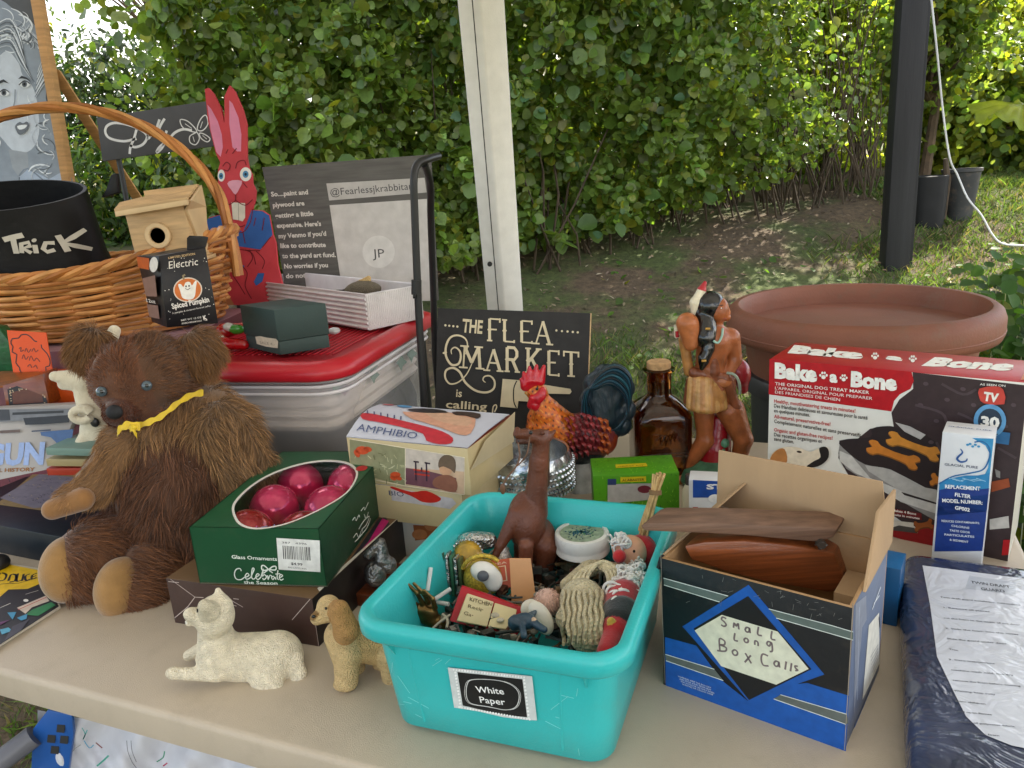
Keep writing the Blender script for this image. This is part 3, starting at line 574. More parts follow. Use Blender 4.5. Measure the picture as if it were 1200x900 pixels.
# squash leaf, ground plants on the right
SQ = pm('squash_leaf', None, rough=.5, translucent=.6, var=.2, vs=30, bump=.004, bs=40)
t = thing('squash_plant', 'large yellow-green lobed leaf on a stalk at the right edge', 'plant', (*W(1205, 160, 2.9)[:2], float(gz(1.9, 2.9))))
c = W(1198, 122, 2.85); V = []; n_ = 60
for i in range(n_):
    a = 2*PI*i/n_; r = .155*(1+.13*math.cos(5*a)+.04*math.cos(15*a)+.02*math.cos(30*a))
    for q_ in (0, .5, 1): V.append(c+r*q_*(cR*math.cos(a)+cU*math.sin(a)*.42+cF*math.sin(a)*.75)+cU*(.030*q_*math.cos(5*a)*(1-.3*q_)+.012*q_*math.cos(20*a)-.05*q_*q_))
F = np.array([[i*3+k, ((i+1) % n_)*3+k, ((i+1) % n_)*3+k+1, i*3+k+1] for i in range(n_) for k in (0, 1)])
raw('leaf_blade', V, F, SQ, t, vcol=np.array([(.28+.1*(j % 3 == 1), .36+.06*(j % 3 == 1), .03) for j in range(len(V))]))
G().tube([wl[t.name]+[.25, 0, 0], wl[t.name]+[.22, 0, .4], c], [.012, .009, .006], 7).build('stalk', LEAFB, t)
for lab, px_, py_, yy, nn in (('weedy ground plants growing right of the terracotta pot', 1180, 385, 2.35, 420), ('low green plants past the right edge of the table behind the red carton', 1205, 560, 1.75, 380), ('ivy-like leaves at the right edge above the weeds', 1195, 330, 2.7, 240)):
    q = W(px_, py_, yy); z0 = float(gz(q[0], q[1])); t = thing('ground_plant', lab, 'plant', (q[0], q[1], z0))
    hgt = max(.15, q[2]-z0+.04); nn *= 2; P = np.stack([q[0]+rs.uniform(-.14, .3, nn), q[1]+rs.uniform(-.1, .2, nn), z0+hgt*(rs.rand(nn)**.6)*(1+.1*rs.normal(0, 1, nn))], 1)
    leaves('foliage', P, np.tile([0, -.5, .9], (nn, 1)), rs.uniform(.03, .055, nn), greens(nn, (.075, .15, .035), .25, .05), LEAFB, t, kind='stuff')
    g = G(); [g.tube([(q[0]+a, q[1]+b, z0), (q[0]+a*1.3, q[1]+b, z0+hgt*.9)], [.003, .0015], 4) for a, b in zip(rs.uniform(-.1, .2, 14), rs.uniform(-.08, .15, 14))]; g.build('stems', LEAFB, t, kind='stuff')
# ------------------------------------------------------------------ table
TB = pm('beige_table_plastic', (.47, .39, .295), rough=.40, var=.09, vs=5, bump=.0005, bs=700, dirt=.14)
E_ = np.array([.922, -.388, 0]); N_ = np.array([.388, .922, 0])
table = thing('folding_table', 'long beige plastic folding table carrying all the goods', 'table', (*(E_*-.6+N_*1.1)[:2], 0))
def rrect(s0, s1, n0, n1, r, ins, z):
    out = []
    for cs, cn, a0 in ((s1-r, n0+r, -90), (s1-r, n1-r, 0), (s0+r, n1-r, 90), (s0+r, n0+r, 180)):
        for k in range(7):
            a = math.radians(a0+15*k); out.append(E_*(cs+(r-ins)*math.cos(a))+N_*(cn+(r-ins)*math.sin(a))+[0, 0, z])
    return out
g = G(); g.loft([rrect(-1.7, .30, .577, 1.70, .04, i, TT+z) for i, z in ((.004, -.045), (0, -.042), (0, -.008), (.002, -.003), (.005, -.0006), (.009, 0))], cap0=True, cap1=True); g.build('tabletop', TB, table, sharp=50)
LG = pm('grey_steel', (.3, .31, .32), rough=.4, metal=.7)
for s in (-1.45, .1):
    for nn in (.68, 1.6): G().tube([E_*s+N_*nn+[0, 0, 0], E_*s+N_*nn+[0, 0, TT-.045]], .014, 10).build('leg', LG, table)
    G().tube([E_*s+N_*.68+[0, 0, .25], E_*s+N_*1.6+[0, 0, .25]], .01, 8).build('cross_bar', LG, table)
# ================================================================== materials for the goods
CARD = pm('printed_card', None, rough=.38, spec=.4, var=.05, vs=25, bump=.0003, bs=60, dirt=.10)
KRAFT = pm('corrugated_kraft', (.42, .28, .16), rough=.85, var=.10, vs=14, bump=.0006, bs=160, grain=(1, 1, .12))
PAINT = pm('glossy_paint', None, rough=.42, spec=.5, coat=.22, var=.28, vs=45, bump=.0012, bs=150)
RESIN = pm('fleecy_resin', None, rough=.85, var=.16, vs=90, bump=.0022, bs=480, voro=True)
PLASTIC = pm('plastic', None, rough=.35, var=.05, vs=20)
WOODL = pm('pale_pine', (.55, .36, .18), rough=.6, var=.22, vs=14, grain=(1, 1, 8), bump=.0005, bs=80)
METB = pm('black_metal', (.015, .015, .016), rough=.4, spec=.5, var=.1)
CLOTH = pm('cloth', None, rough=.9, var=.12, vs=30, bump=.0012, bs=160, sheen=.3)
def boxthing(b, name, label, cat, cols, bevel=.0012, mat=None, part='box', group=None):
    t = thing(name, label, cat, b.c, group); g = G(); b.faces(g, *cols) if isinstance(cols, tuple) else b.solid(g, rgb(cols)); g.build(part, mat or CARD, t, sharp=30, bevel=bevel); return t
# ------------------------------------------------------------------ open carton of box calls
b = Bx(.244, .748, -.653, .210, .164, .172); t = thing('open_carton', 'open black and blue cardboard carton with hand-lettered white label', 'carton', b.c)
X_, Y_, Z_ = b.X, b.Y, b.Z; th = .004
g = G(); g.box(b.p(0, 0, 0), X_*b.w, Y_*b.d, Z_*.003, rgb('#a07850')); g.build('base_panel', KRAFT, t)
def panel(name, o, u, v, nrm, col_out, tt=th):
    g = G(); g.box(o, u, v, nrm*-tt, rgb('#a8845c')); g.box(o+nrm*.0003, u, v, -nrm*.0003, rgb(col_out)); return g.build(name, pm('carton_board', None, rough=.5, var=.10, vs=30, bump=.0006, bs=90, dirt=.15), t, bevel=.0004)
BLK_ = '#14161a'
f_ = panel('front_panel', b.p(0, 0, 0), X_*b.w, Z_*b.h, -Y_, BLK_); panel('back_panel', b.p(0, 1, 0), X_*b.w, Z_*b.h, Y_, BLK_)
r_ = panel('side_panel', b.p(1, 0, 0)+Y_*.0045, Y_*(b.d-.009), Z_*b.h, X_, '#5f6c86'); panel('side_panel', b.p(0, 0, 0)+Y_*.0045, Y_*(b.d-.009), Z_*b.h, -X_, BLK_)
c7 = lambda *p: cp(760, 660, 4, p)
p = b.front(); p.b = None
p.poly(c7((78, 345), (225, 385), (340, 545), (468, 645), (650, 570), (745, 560), (940, 620), (925, 883), (82, 576)), rgb('#1655a8'))
p.poly(c7((160, 295), (470, 100), (825, 520), (470, 645)), rgb('#1655a8')); p.poly(c7((212, 305), (468, 152), (765, 495), (472, 640)), rgb('#14161a'))
p.poly(c7((72, 68), (375, 152), (335, 180), (74, 100)), rgb('#5d6a66')); p.poly(c7((565, 212), (860, 290), (960, 320), (960, 358), (940, 358), (845, 325), (600, 255)), rgb('#5d6a66'), True)
p.poly(c7((80, 425), (310, 495), (352, 548), (84, 455)), rgb('#5f6663')); p.poly(c7((620, 614), (932, 706), (938, 750), (920, 750), (588, 634)), rgb('#5f6663'), True)
for q in (((72, 68), (375, 152)), ((74, 100), (335, 180)), ((565, 212), (860, 290), (960, 320)), ((600, 255), (845, 325), (960, 358)), ((80, 425), (310, 495)), ((84, 455), (352, 548)), ((620, 614), (932, 706)), ((588, 634), (925, 752))): p.stroke(c7(*q), .9, rgb('#dfe6e2'), same=q[0] != (72, 68))
p.poly(c7((218, 313), (345, 240), (607, 318), (752, 493), (600, 567), (342, 480)), rgb('#dcdcc8'))
INKC = rgb('#76686a')
def hand(ch, x, y, s=1.0, w=2.2):
    D = {'S': [[(24, -38), (8, -42), (2, -30), (14, -22), (24, -10), (14, 0), (0, -4)]], 'm': [[(0, 0), (4, -26), (14, -12), (24, -28), (28, 2)]], 'a': [[(22, -22), (8, -24), (0, -10), (8, 0), (20, -6), (22, -24), (26, 2)]],
         'L': [[(6, -40), (2, 0), (24, 2)]], 'o': [[(12, -26), (0, -14), (6, 0), (20, -2), (24, -16), (12, -26)]], 'n': [[(2, 0), (4, -24), (20, -20), (22, 2)]], 'g': [[(26, -26), (8, -28), (2, -14), (14, -6), (26, -26), (30, 14), (16, 22)]],
         'B': [[(6, 2), (4, -46), (26, -42), (24, -26), (6, -22), (32, -16), (28, 0), (-6, 6)]], 'X': [[(0, -36), (26, 2)], [(24, -32), (-2, 4)]], 'C': [[(28, -40), (6, -42), (0, -20), (8, 2), (30, 0)]], 'l': [[(8, -40), (2, 4)]], 's': [[(18, -26), (4, -24), (6, -14), (18, -6), (4, 0)]]}
    for st in D[ch]: p.stroke(c7(*[(x+a*s, y+q*s+a*.25*s) for a, q in st]), w, INKC, smooth=4, same=True)
p.k += 1
for a in (('S', 342, 290, 1), ('m', 400, 300, .9), ('a', 455, 318, .9), ('L', 512, 330, .9), ('L', 575, 350, .9), ('L', 402, 356, .8), ('o', 450, 366, .8), ('n', 498, 380, .8), ('g', 555, 388, .9), ('B', 330, 402, 1.1), ('o', 395, 425, 1), ('X', 455, 458, 1.1), ('C', 530, 470, 1.15), ('a', 590, 478, 1.0), ('l', 640, 492, .9), ('l', 665, 500, .9), ('s', 685, 500, .9)): hand(*a)
p.lines(['WARNING: KEEP THE BOX DRY', 'AND STORE AWAY FROM HEAT', 'FOR OUTDOOR USE ONLY WHEN', 'HUNTING OR CALLING GAME'], c7((140, 530))[0], c7((295, 585))[0], 2, rgb('#d8e0ea'), (1.8, 3.1))
p.stroke([(1000, 706), (996, 780), (990, 878)], .9, rgb('#9a9084')); p.stroke([(775, 645), (777, 720), (780, 800)], .7, rgb('#8a8278'))
r2 = np.random.RandomState(17)
for k in range(30): x = r2.uniform(785, 990); y = 648+(x-775)*.277+abs(r2.normal(0, 16))+2; a = r2.uniform(0, 3.1); p.stroke([(x, y), (x+r2.uniform(2, 9)*math.cos(a), y+r2.uniform(2, 9)*math.sin(a))], .35, rgb('#7d7c7a'), same=k > 0)
p.build('printing', f_)
p = b.right(); p.poly(c7((968, 190), (1018, 150), (1020, 265), (1000, 300), (960, 720)), rgb('#7d8494')); p.poly(c7((1030, 290), (1078, 230), (1080, 470), (1000, 640)), rgb('#d8d6cc')); p.poly(c7((962, 760), (1100, 455), (1100, 500), (955, 870)), rgb('#1d4f95'))
p.stroke(c7((985, 205), (975, 640)), 1, rgb('#c9d2e0')); p.stroke(c7((1045, 215), (1085, 110)), 2.4, rgb('#e8eef4')); p.stroke(c7((1052, 190), (1078, 150)), 2, rgb('#e8eef4'), same=True)
for i in range(7): p.stroke(c7((1035+i*2, 440+i*22-i*4), (1072, 380+i*16)), .7, rgb('#4a5262'), same=i > 0)
p.stroke(c7((1076, 250), (1080, 300)), 2.5, rgb('#14161a')); p.build('printing', r_)
# flaps
def flap(name, P, nrm, mat=KRAFT, th_=.0035): G().slab(P, nrm, th_, rgb('#a8845c')).build(name, mat, t, bevel=.0006)
A, B_ = b.p(0, 1, 1), b.p(1, 1, 1); up = W(842, 528, A[1]+.012), W(1034, 565, B_[1]+.01)
flap('flap', [A, B_, up[1], up[0]], Y_)
flap('flap', [b.p(0, .05, 1), b.p(0, 1, 1), W(893, 551, (A[1]+up[0][1])/2-.003)], -X_)
flap('flap', [b.p(1, .22, 1)+X_*.001, b.p(1, 1, 1)+X_*.001, b.p(1, .98, 1)+[.004, .004, .066], b.p(1, .80, 1)+[-.012, -.004, .055]], X_)
flap('flap', [b.p(0, 0, 1), b.p(0, .95, 1), b.p(0, .95, 1)-X_*.012+[0, 0, -.03], b.p(0, 0, 1)-X_*.008+[0, 0, -.03]], -X_, METB)
g = G(); g.box(b.p(.80, .60, .0), X_*.038, Y_*.06, Z_*(b.h-.045), rgb('#a8845c')); g.build('inner_divider', KRAFT, t, bevel=.001)
# wooden box call
WR = pm('red_cedar', (.23, .062, .018), rough=.28, var=.35, vs=10, grain=(1, 8, 26), coat=.5, bump=.0003, bs=60); WD = pm('weathered_walnut', (.17, .095, .062), rough=.55, var=.3, vs=12, grain=(1, 8, 22), bump=.0005, bs=50)
yy = .835; t = thing('wooden_box_call', 'reddish wooden box call with long paddle lid lying in the open carton', 'box call', W(900, 690, yy))
def side(P, y0, y1, g, col=(.3, .1, .03)):                     # outline seen from the front with thickness in depth
    n_ = len(P); A_ = [W(x, y, y0) for x, y in P]; ax_ = Y_; g.slab(A_, ax_, y1-y0, col)
g = G(); side(cp(750, 520, 4, [(205, 480), (300, 462), (480, 455), (640, 470), (800, 492), (905, 515), (940, 590), (965, 660), (950, 690), (880, 697), (600, 650), (400, 600), (240, 545)]), yy-.01, yy+.03, g); g.build('sound_box', WR, t, sharp=40, bevel=.0025)
g = G(); side(cp(750, 520, 4, [(0, 385), (40, 372), (200, 372), (400, 375), (600, 385), (780, 390), (925, 400), (905, 440), (840, 462), (640, 445), (480, 430), (300, 420), (150, 415), (20, 410)]), yy-.014, yy+.036, g); g.build('paddle_lid', WD, t, sharp=40, bevel=.002)
g = G(); q = W(962, 637, yy-.016); g.tube([q+[0, -.004, 0], q+[0, .004, 0]], .0055, 10); [g.tube([q+[math.cos(a)*.005, -.004, math.sin(a)*.004], q+[math.cos(a)*.006, .002, math.sin(a)*.005-.003]], .0012, 5) for a in (0, 1.5, 3, 4.5)]; g.build('spring_screw', pm('dull_steel', (.12, .11, .1), rough=.4, metal=.8), t)
# ------------------------------------------------------------------ wrapped filter pack on the right
NV = pm('navy_pad_under_film', (.02, .03, .075), rough=.5, spec=.5, coat=1, var=.5, vs=9, wob=(16, .006, 2.5), bump=.0012, bs=60)
hZ = .048; q0 = Zp(1057, 644, hZ); q1 = Zp(1070, 905, hZ); dY = unit(q0-q1); dX = np.array([dY[1], -dY[0], 0]); L_ = np.linalg.norm(q0-q1)+.04
t = thing('wrapped_cushion_pack', 'navy pad sealed in crinkled clear film with a white instruction sheet', 'wrapped pack', (*(q1-dY*.04)[:2], TT))
def rr(o, lx, ly, r, ins, z):
    out = []
    for cx, cy, a0 in ((lx-r, r, -90), (lx-r, ly-r, 0), (r, ly-r, 90), (r, r, 180)):
        for k in range(6): a = math.radians(a0+18*k); out.append(o+dX*(cx+(r-ins)*math.cos(a))+dY*(cy+(r-ins)*math.sin(a))+[0, 0, z])
    return out
o = np.array([*(q1-dY*.04)[:2], TT]); g = G(); g.loft([rr(o, .26, L_, .028, i, z) for i, z in ((.006, 0), (0, .008), (-.004, .022), (0, .038), (.006, .045), (.018, hZ), (.026, hZ+.0008))], cap0=True, cap1=True); g.build('pad', NV, t, sharp=60)
p = Print(o+[0, 0, hZ+.001], dX, dY); PAP = pm('paper_under_film', None, rough=.5, coat=.7, var=.06, vs=20, wob=(20, .003, 2.0), bump=.0005, bs=80)
p.poly([(1081, 663), (1204, 679), (1204, 878), (1185, 874), (1155, 862), (1132, 840), (1117, 810), (1098, 770), (1090, 710)], rgb('#cfd3dd'))
p.poly([(1136, 675), (1190, 683), (1190, 698), (1131, 690)], rgb('#b9bfca')); p.text('TWIN DRAFT', (1138, 684), (1184, 690), 6, rgb('#3a3e48'), .02); p.text('GUARD', (1150, 692), (1178, 695), 6, rgb('#3a3e48'), .02)
rows = ['Twin draft guard installation instructions', '1. Remove all pieces', 'cut the foam to the width of the door', '2. Slide the foam into the cover', 'Slide the guard under door', 'Trim', '3. Care instructions', 'machine wash cold, line dry', 'remove the foam before washing', 'Warning: keep away', 'from children', 'and open flames', 'made of polyester fabric', 'and plastic foam']
x0 = [1102, 1106, 1106, 1108, 1110, 1112, 1112, 1115, 1117, 1118, 1120, 1122, 1125, 1128]
for i, r in enumerate(rows): p.text(r, (x0[i], 701+i*12.2), (min(1196, x0[i]+len(r)*2.7), 702+i*12.2+len(r)*.2), 2.6, rgb('#4a4e58'), .02, same=i > 0)
p.build('instruction_sheet', t, PAP)
FILM = pm('clear_film', (1, 1, 1), rough=.08, trans=1, ior=1.2, var=0, wob=(26, .012, 2.2))
g = G(); r_ = np.random.RandomState(5)
for k in range(0):
    a, b2 = r_.uniform(.01, .24), r_.uniform(.02, L_-.02); th_ = r_.uniform(0, PI); l_ = r_.uniform(.012, .045); c = o+dX*a+dY*b2+[0, 0, hZ+.0022]; d2 = dX*math.cos(th_)+dY*math.sin(th_); s2 = np.cross(d2, [0, 0, 1])*.0022
    g.add([c-d2*l_, c+s2, c+d2*l_, c-s2, c+[0, 0, .002]], [(0, 3, 4), (3, 2, 4), (2, 1, 4), (1, 0, 4)], (1, 1, 1))
if g.V: g.build('film_wrinkles', pm('film_ridge', (.5, .52, .56), rough=.1, coat=1, var=0, trans=.7, ior=1.3), t, kind='stuff')
# ------------------------------------------------------------------ small blue box behind the carton
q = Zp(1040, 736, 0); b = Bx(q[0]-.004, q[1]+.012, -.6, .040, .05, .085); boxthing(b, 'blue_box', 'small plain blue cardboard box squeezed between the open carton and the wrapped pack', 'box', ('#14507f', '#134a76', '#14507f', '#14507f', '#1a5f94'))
# ------------------------------------------------------------------ tall filter box
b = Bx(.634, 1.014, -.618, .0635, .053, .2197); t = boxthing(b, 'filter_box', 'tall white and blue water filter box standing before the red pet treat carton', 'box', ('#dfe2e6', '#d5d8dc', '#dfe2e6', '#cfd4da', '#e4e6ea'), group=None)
c1 = lambda *p: cp(960, 480, 5, p)
p = b.front(); p.poly(c1((895, 165), (1022, 170), (1000, 380), (960, 400), (990, 340), (1000, 260), (975, 210), (930, 185)), rgb('#3f97c9'))
p.poly(c1((705, 425), (780, 400), (860, 385), (930, 385), (1000, 370), (998, 500), (700, 500)), rgb('#2f86bd'), smooth=0); p.poly(c1((703, 470), (800, 450), (900, 470), (998, 460), (970, 830), (675, 830)), rgb('#1d3a86')); p.poly(c1((700, 520), (998, 500), (998, 600), (690, 620)), rgb('#1c4a97'), True)
p.stroke(c1((702, 435), (780, 392), (880, 372), (960, 350), (995, 290), (1000, 240), (985, 205), (950, 185), (910, 190)), 1.6, rgb('#2b6ea8'), smooth=5)
for i, (a, q) in enumerate(((885, 200), (870, 205), (900, 215), (915, 205), (935, 215))): p.disc(c1((a, q))[0], 1.8, 1.3, rgb('#3f97c9'), same=i > 0)
for i in range(9): p.stroke(c1((760+20*i, 400+6*(i % 4)), (800+22*i, 405+7*(i % 3))), .8, rgb('#9fd0ea'), same=i > 0)
p.stroke(c1((828, 228), (840, 250), (815, 275), (810, 290), (830, 305), (860, 300), (868, 285)), 2.4, rgb('#2a5a9c'), smooth=5, taper=True)
p.text('GLACIAL PURE', c1((735, 325))[0], c1((930, 345))[0], 3, rgb('#3b4a66'), .01)
for i, (s, x0, x1, y) in enumerate((('REPLACEMENT', 738, 945, 458), ('FILTER', 795, 888, 505), ('MODEL NUMBER:', 722, 958, 540), ('GP002', 795, 882, 582))): p.text(s, c1((x0, y))[0], c1((x1, y+14))[0], 4.4, rgb('#eef3f8'), .03, same=i > 0)
for i, (s, x0, x1, y) in enumerate((('REDUCES CONTAMINANTS:', 718, 940, 655), ('CHLORINE', 775, 880, 683), ('TASTE ODOR', 765, 885, 710), ('PARTICULATES', 735, 910, 735), ('& SEDIMENT', 765, 875, 765))): p.text(s, c1((x0, y))[0], c1((x1, y+14))[0], 2.5, rgb('#dfe8f2'), .02, same=i > 0)
p.build('printing', t); p = b.top(); p.text('GLACIAL PURE', c1((755, 100))[0], c1((1010, 128))[0], 3, rgb('#35558c'), .01); p.build('top_printing', t)
# ------------------------------------------------------------------ red pet treat maker carton
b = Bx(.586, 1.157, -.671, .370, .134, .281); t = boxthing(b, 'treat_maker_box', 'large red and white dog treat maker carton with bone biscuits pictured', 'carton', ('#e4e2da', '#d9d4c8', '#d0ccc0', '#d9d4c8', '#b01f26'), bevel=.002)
c8 = lambda *p: cp(830, 300, 1189/370, p)
p = b.front(); DK = rgb('#3a2c2e'); DK2 = rgb('#2b2224'); R_ = rgb('#b3121d'); Wt = rgb('#f2efe8')
p.poly(c8((770, 436), (1250, 492), (1180, 1200), (860, 1100), (560, 880), (490, 760), (497, 700), (560, 690), (610, 650), (680, 640), (700, 650), (690, 590), (720, 540), (772, 500)), DK)
p.poly(c8((224, 378), (766, 436), (774, 470), (762, 500), (722, 520), (700, 545), (690, 585), (224, 520)), R_)
p.poly(c8((495, 712), (560, 690), (604, 690), (560, 720), (700, 850), (860, 895), (862, 1000), (600, 850), (520, 800), (490, 745)), rgb('#8d8a88')); p.poly(c1((120, 240), (190, 270), (300, 400), (700, 560), (690, 610), (480, 540), (380, 480), (370, 440), (210, 370), (120, 300)), rgb('#c9c7c2')); p.poly(c1((270, 325), (420, 345), (690, 470), (700, 550), (560, 520), (400, 430), (290, 360)), rgb('#b4b2ae')); p.poly(c1((480, 480), (690, 545), (690, 555), (500, 500)), DK2)
p.poly(c1((120, 180), (300, 160), (310, 110), (400, 95), (470, 110), (700, 200), (700, 470), (420, 350), (270, 320), (170, 250)), DK2, smooth=3)
BN = rgb('#c77a2c')
def bone(a, q, w_, col):
    a, q = np.array(a, float), np.array(q, float); d = q-a; L0 = np.linalg.norm(d); d /= L0; s2 = np.array([-d[1], d[0]]); P = []
    for (u, v) in ((.08, 0), (-.02, .5), (.03, .95), (.14, 1.0), (.22, .6), (.5, .45), (.78, .6), (.86, 1.0), (.97, .95), (1.02, .5), (.93, 0), (1.02, -.5), (.97, -.95), (.86, -1.0), (.78, -.6), (.5, -.45), (.22, -.6), (.14, -1.0), (.03, -.95), (-.02, -.5)): P.append(tuple(a+d*L0*u+s2*w_*v))
    p.poly(P, tuple(x*.45 for x in col), smooth=2); p.poly([(x, y-1.6) for x, y in P], col, smooth=2)
bone(c1((290, 215))[0], c1((580, 325))[0], 8, BN); bone(c1((405, 165))[0], c1((705, 275))[0], 8, rgb('#cf8a35')); bone(c1((655, 410))[0], c1((800, 440))[0], 7, BN)
for i, (a, q, r) in enumerate(((820, 480, 0), (900, 540, 0), (960, 500, 0), (1000, 560, 0), (800, 560, 0), (860, 620, 0), (940, 640, 0), (1120, 640, 0), (1150, 560, 0), (840, 700, 0))): p.disc(c8((a, q))[0], 3.2, 2.2, rgb('#54454a'), 10, same=i > 0)
for i, q in enumerate((((780, 560), (880, 590), (900, 640)), ((880, 480), (960, 520), (1010, 500)), ((940, 590), (1000, 620), (1080, 700)), ((1090, 720), (1160, 760)), ((860, 700), (880, 740)))): p.stroke(c8(*q), 3, rgb('#4d3f43'), smooth=4, same=i > 0)
p.poly(c8((705, 625), (760, 640), (820, 672), (800, 690), (740, 660)), rgb('#b9b5b2')); p.poly(c8((1080, 800), (1100, 810), (1100, 835), (1085, 830)), rgb('#8d8a88'), True)
p.poly(c1((1010, 420), (1110, 400), (1120, 450), (1050, 470), (1010, 480)), rgb('#9a4a26')); p.poly(c1((1000, 640), (1110, 620), (1115, 690), (1000, 700)), rgb('#c4c0ba'), True)
p.poly(c1((405, 700), (690, 670), (690, 800), (480, 800), (400, 730)), rgb('#8f1118')); p.poly(c1((1080, 760), (1120, 760), (1118, 850), (1070, 850)), rgb('#b3121d'), True)
p.poly(c1((370, 640), (560, 660), (580, 720), (440, 700), (370, 720)), rgb('#cfc9bd')); p.poly(c1((420, 690), (470, 675), (560, 690), (578, 722), (440, 705)), rgb('#4a4644'))
p.poly(c1((388, 568), (600, 605), (605, 645), (390, 612)), rgb('#6d1a1e'), smooth=0); p.text('Makes 4 Bone', c1((430, 592))[0], c1((570, 615))[0], 3, Wt, .02); p.text('biscuits in minutes', c1((410, 612))[0], c1((590, 640))[0], 2.6, Wt, .02); bone(c1((560, 690))[0], c1((665, 670))[0], 6, rgb('#9a5222'))
p.text('Bake', c8((252, 455))[0], c8((412, 470))[0], 17, Wt, .06); p.text('Bone', c8((538, 487))[0], c8((712, 503))[0], 17, Wt, .06, same=True); p.text('a', c8((458, 471))[0], c8((488, 474))[0], 13, Wt, .05, same=True)
def paw(x, y, r, f=c8, sk=0):
    p.disc(f((x, y+r*.3))[0], r*.55/3.2, r*.5/3.2, Wt)
    for k_, (a, q) in enumerate(((-.8, -.15), (-.3, -.75), (.3, -.75), (.8, -.15))): p.disc(f((x+a*r, y+q*r))[0], r*.27/3.2, r*.33/3.2, Wt, same=k_ > 0)
paw(436, 450, 15); paw(512, 459, 14)
p.text('THE ORIGINAL DOG TREAT MAKER', c8((254, 484))[0], c8((608, 518))[0], 3.6, Wt, .01); p.text('L\'APPAREIL ORIGINAL POUR PREPARER', c8((254, 500))[0], c8((620, 540))[0], 3.4, Wt, .0, same=True); p.text('DES FRIANDISES DE CHIEN', c8((254, 515))[0], c8((498, 545))[0], 3.4, Wt, 0, same=True)
rd = rgb('#b32226'); bk = rgb('#35302e')
for i, (s, x0, y0, x1, y1, c) in enumerate((('Healthy, mouthwatering treats in minutes!', 250, 550, 556, 588, rd), ('Des friandises delicieuses et savoureuses pour la santé', 250, 568, 602, 614, bk), ('en quelques minutes.', 250, 586, 385, 603, bk), ('All-natural, preservative-free!', 250, 608, 462, 638, rd), ('Completement naturelles et sans preservatifs.', 250, 626, 580, 680, bk), ('Organic and gluten-free recipes!', 250, 658, 470, 690, rd), ('Des recettes organiques et', 250, 676, 430, 702, bk), ('sans gluten.', 250, 692, 325, 704, bk))): p.text(s, c8((x0, y0))[0], c8((x1, y1))[0], 4.3, c, .02, same=i > 0)
p.poly(c8((236, 760), (258, 728), (300, 716), (345, 720), (385, 735), (420, 722), (450, 718), (455, 745), (440, 775), (400, 795), (360, 790), (300, 830), (236, 880)), rgb('#dfd0b8'), smooth=3); p.poly(c8((236, 760), (262, 728), (290, 725), (300, 770), (270, 800), (236, 820)), rgb('#b57840'), smooth=3)
p.poly(c8((420, 722), (445, 716), (457, 735), (450, 765), (415, 790), (370, 793), (400, 770), (425, 755)), rgb('#1f1a1a'), smooth=3); p.disc(c8((345, 735))[0], 3, 1.3, rgb('#3a2a20'), 8)
p.poly(c8((1022, 497), (1080, 488), (1112, 500), (1116, 555), (1040, 552), (1022, 530)), rgb('#c9453a'), smooth=2); p.text('AS SEEN ON', c8((1024, 484))[0], c8((1120, 490))[0], 2.4, Wt, .01); p.text('TV', c8((1036, 540))[0], c8((1092, 548))[0], 10, Wt, .05)
cx, cy = c8((1062, 618))[0]
p.poly([(cx-22, cy+22), (cx+22, cy+28), (cx+24, cy+14), (cx-22, cy+8)], rgb('#2f6a9c')); p.disc((cx, cy), 19, 19.5, rgb('#5f9ac9'), n=28); p.disc((cx, cy), 14, 14.5, rgb('#27384a')); p.text('30', (cx-11, cy+6), (cx+11, cy+8), 12, Wt, .05); p.text('DAY', (cx-9, cy+17), (cx+10, cy+19), 4, rgb('#1c2c40'), .02)
p.build('printing', t)
p = b.top(); p.b = (0, b.w, 0, b.d)
p.text('Bake', c8((300, 364))[0], c8((580, 388))[0], 9, Wt, .07, top=c8((322, 338))[0]); p.text('a', c8((665, 388))[0], c8((728, 396))[0], 9, Wt, .07, top=c8((680, 372))[0], same=True); p.text('Bone', c8((806, 412))[0], c8((1140, 432))[0], 9, Wt, .07, top=c8((850, 384))[0], same=True); paw(628, 380, 14); paw(770, 391, 14)
p.poly([(1206, 425), (1220, 426), (1215, 446), (1196, 446)], rgb('#c96a3a')); p.build('top_printing', t)
# ------------------------------------------------------------------ oval terracotta planter on a dark tub
TC = pm('terracotta_plastic', (.22, .082, .048), rough=.6, var=.16, vs=6, bump=.0008, bs=160, dirt=.45); DG = pm('dark_grey_plastic', (.028, .03, .034), rough=.5, var=.2, vs=10)
Yc = 1.86; c = W(1006, 356, Yc); s = spx(c); z0 = float(gz(c[0], c[1])); rx = 149*s; 
tl = thing('plant_tub', 'dark grey round tub under the terracotta planter', 'tub', (c[0], c[1], z0)); g = G(); zt = c[2]-.16
g.lathe([c[0], c[1], z0], [(.20, 0), (.235, .35), (rx*.80, zt-z0-.05), (rx*.86, zt-z0-.045), (rx*.875, zt-z0-.01), (rx*.86, zt-z0), (rx*.80, zt-z0), (rx*.77, zt-z0-.03), (.2, .05)], 48); g.build('tub_body', DG, tl, sharp=50)
tp_ = thing('terracotta_planter', 'wide empty terracotta-coloured planter bowl with thick rolled rim', 'planter', (c[0], c[1], zt)); g = G()
g.lathe([c[0], c[1], c[2]], [(rx*.50, -.28), (rx*.64, -.27), (rx*.79, -.11), (rx*.835, -.078), (rx*.92, -.076), (rx*.985, -.068), (rx*1.0, -.056), (rx*1.0, -.022), (rx*.98, -.005), (rx*.94, .005), (rx*.905, .004), (rx*.885, -.006), (rx*.876, -.03), (rx*.84, -.12), (rx*.76, -.25), (rx*.5, -.26)], 72); g.build('bowl', TC, tp_, sharp=50)
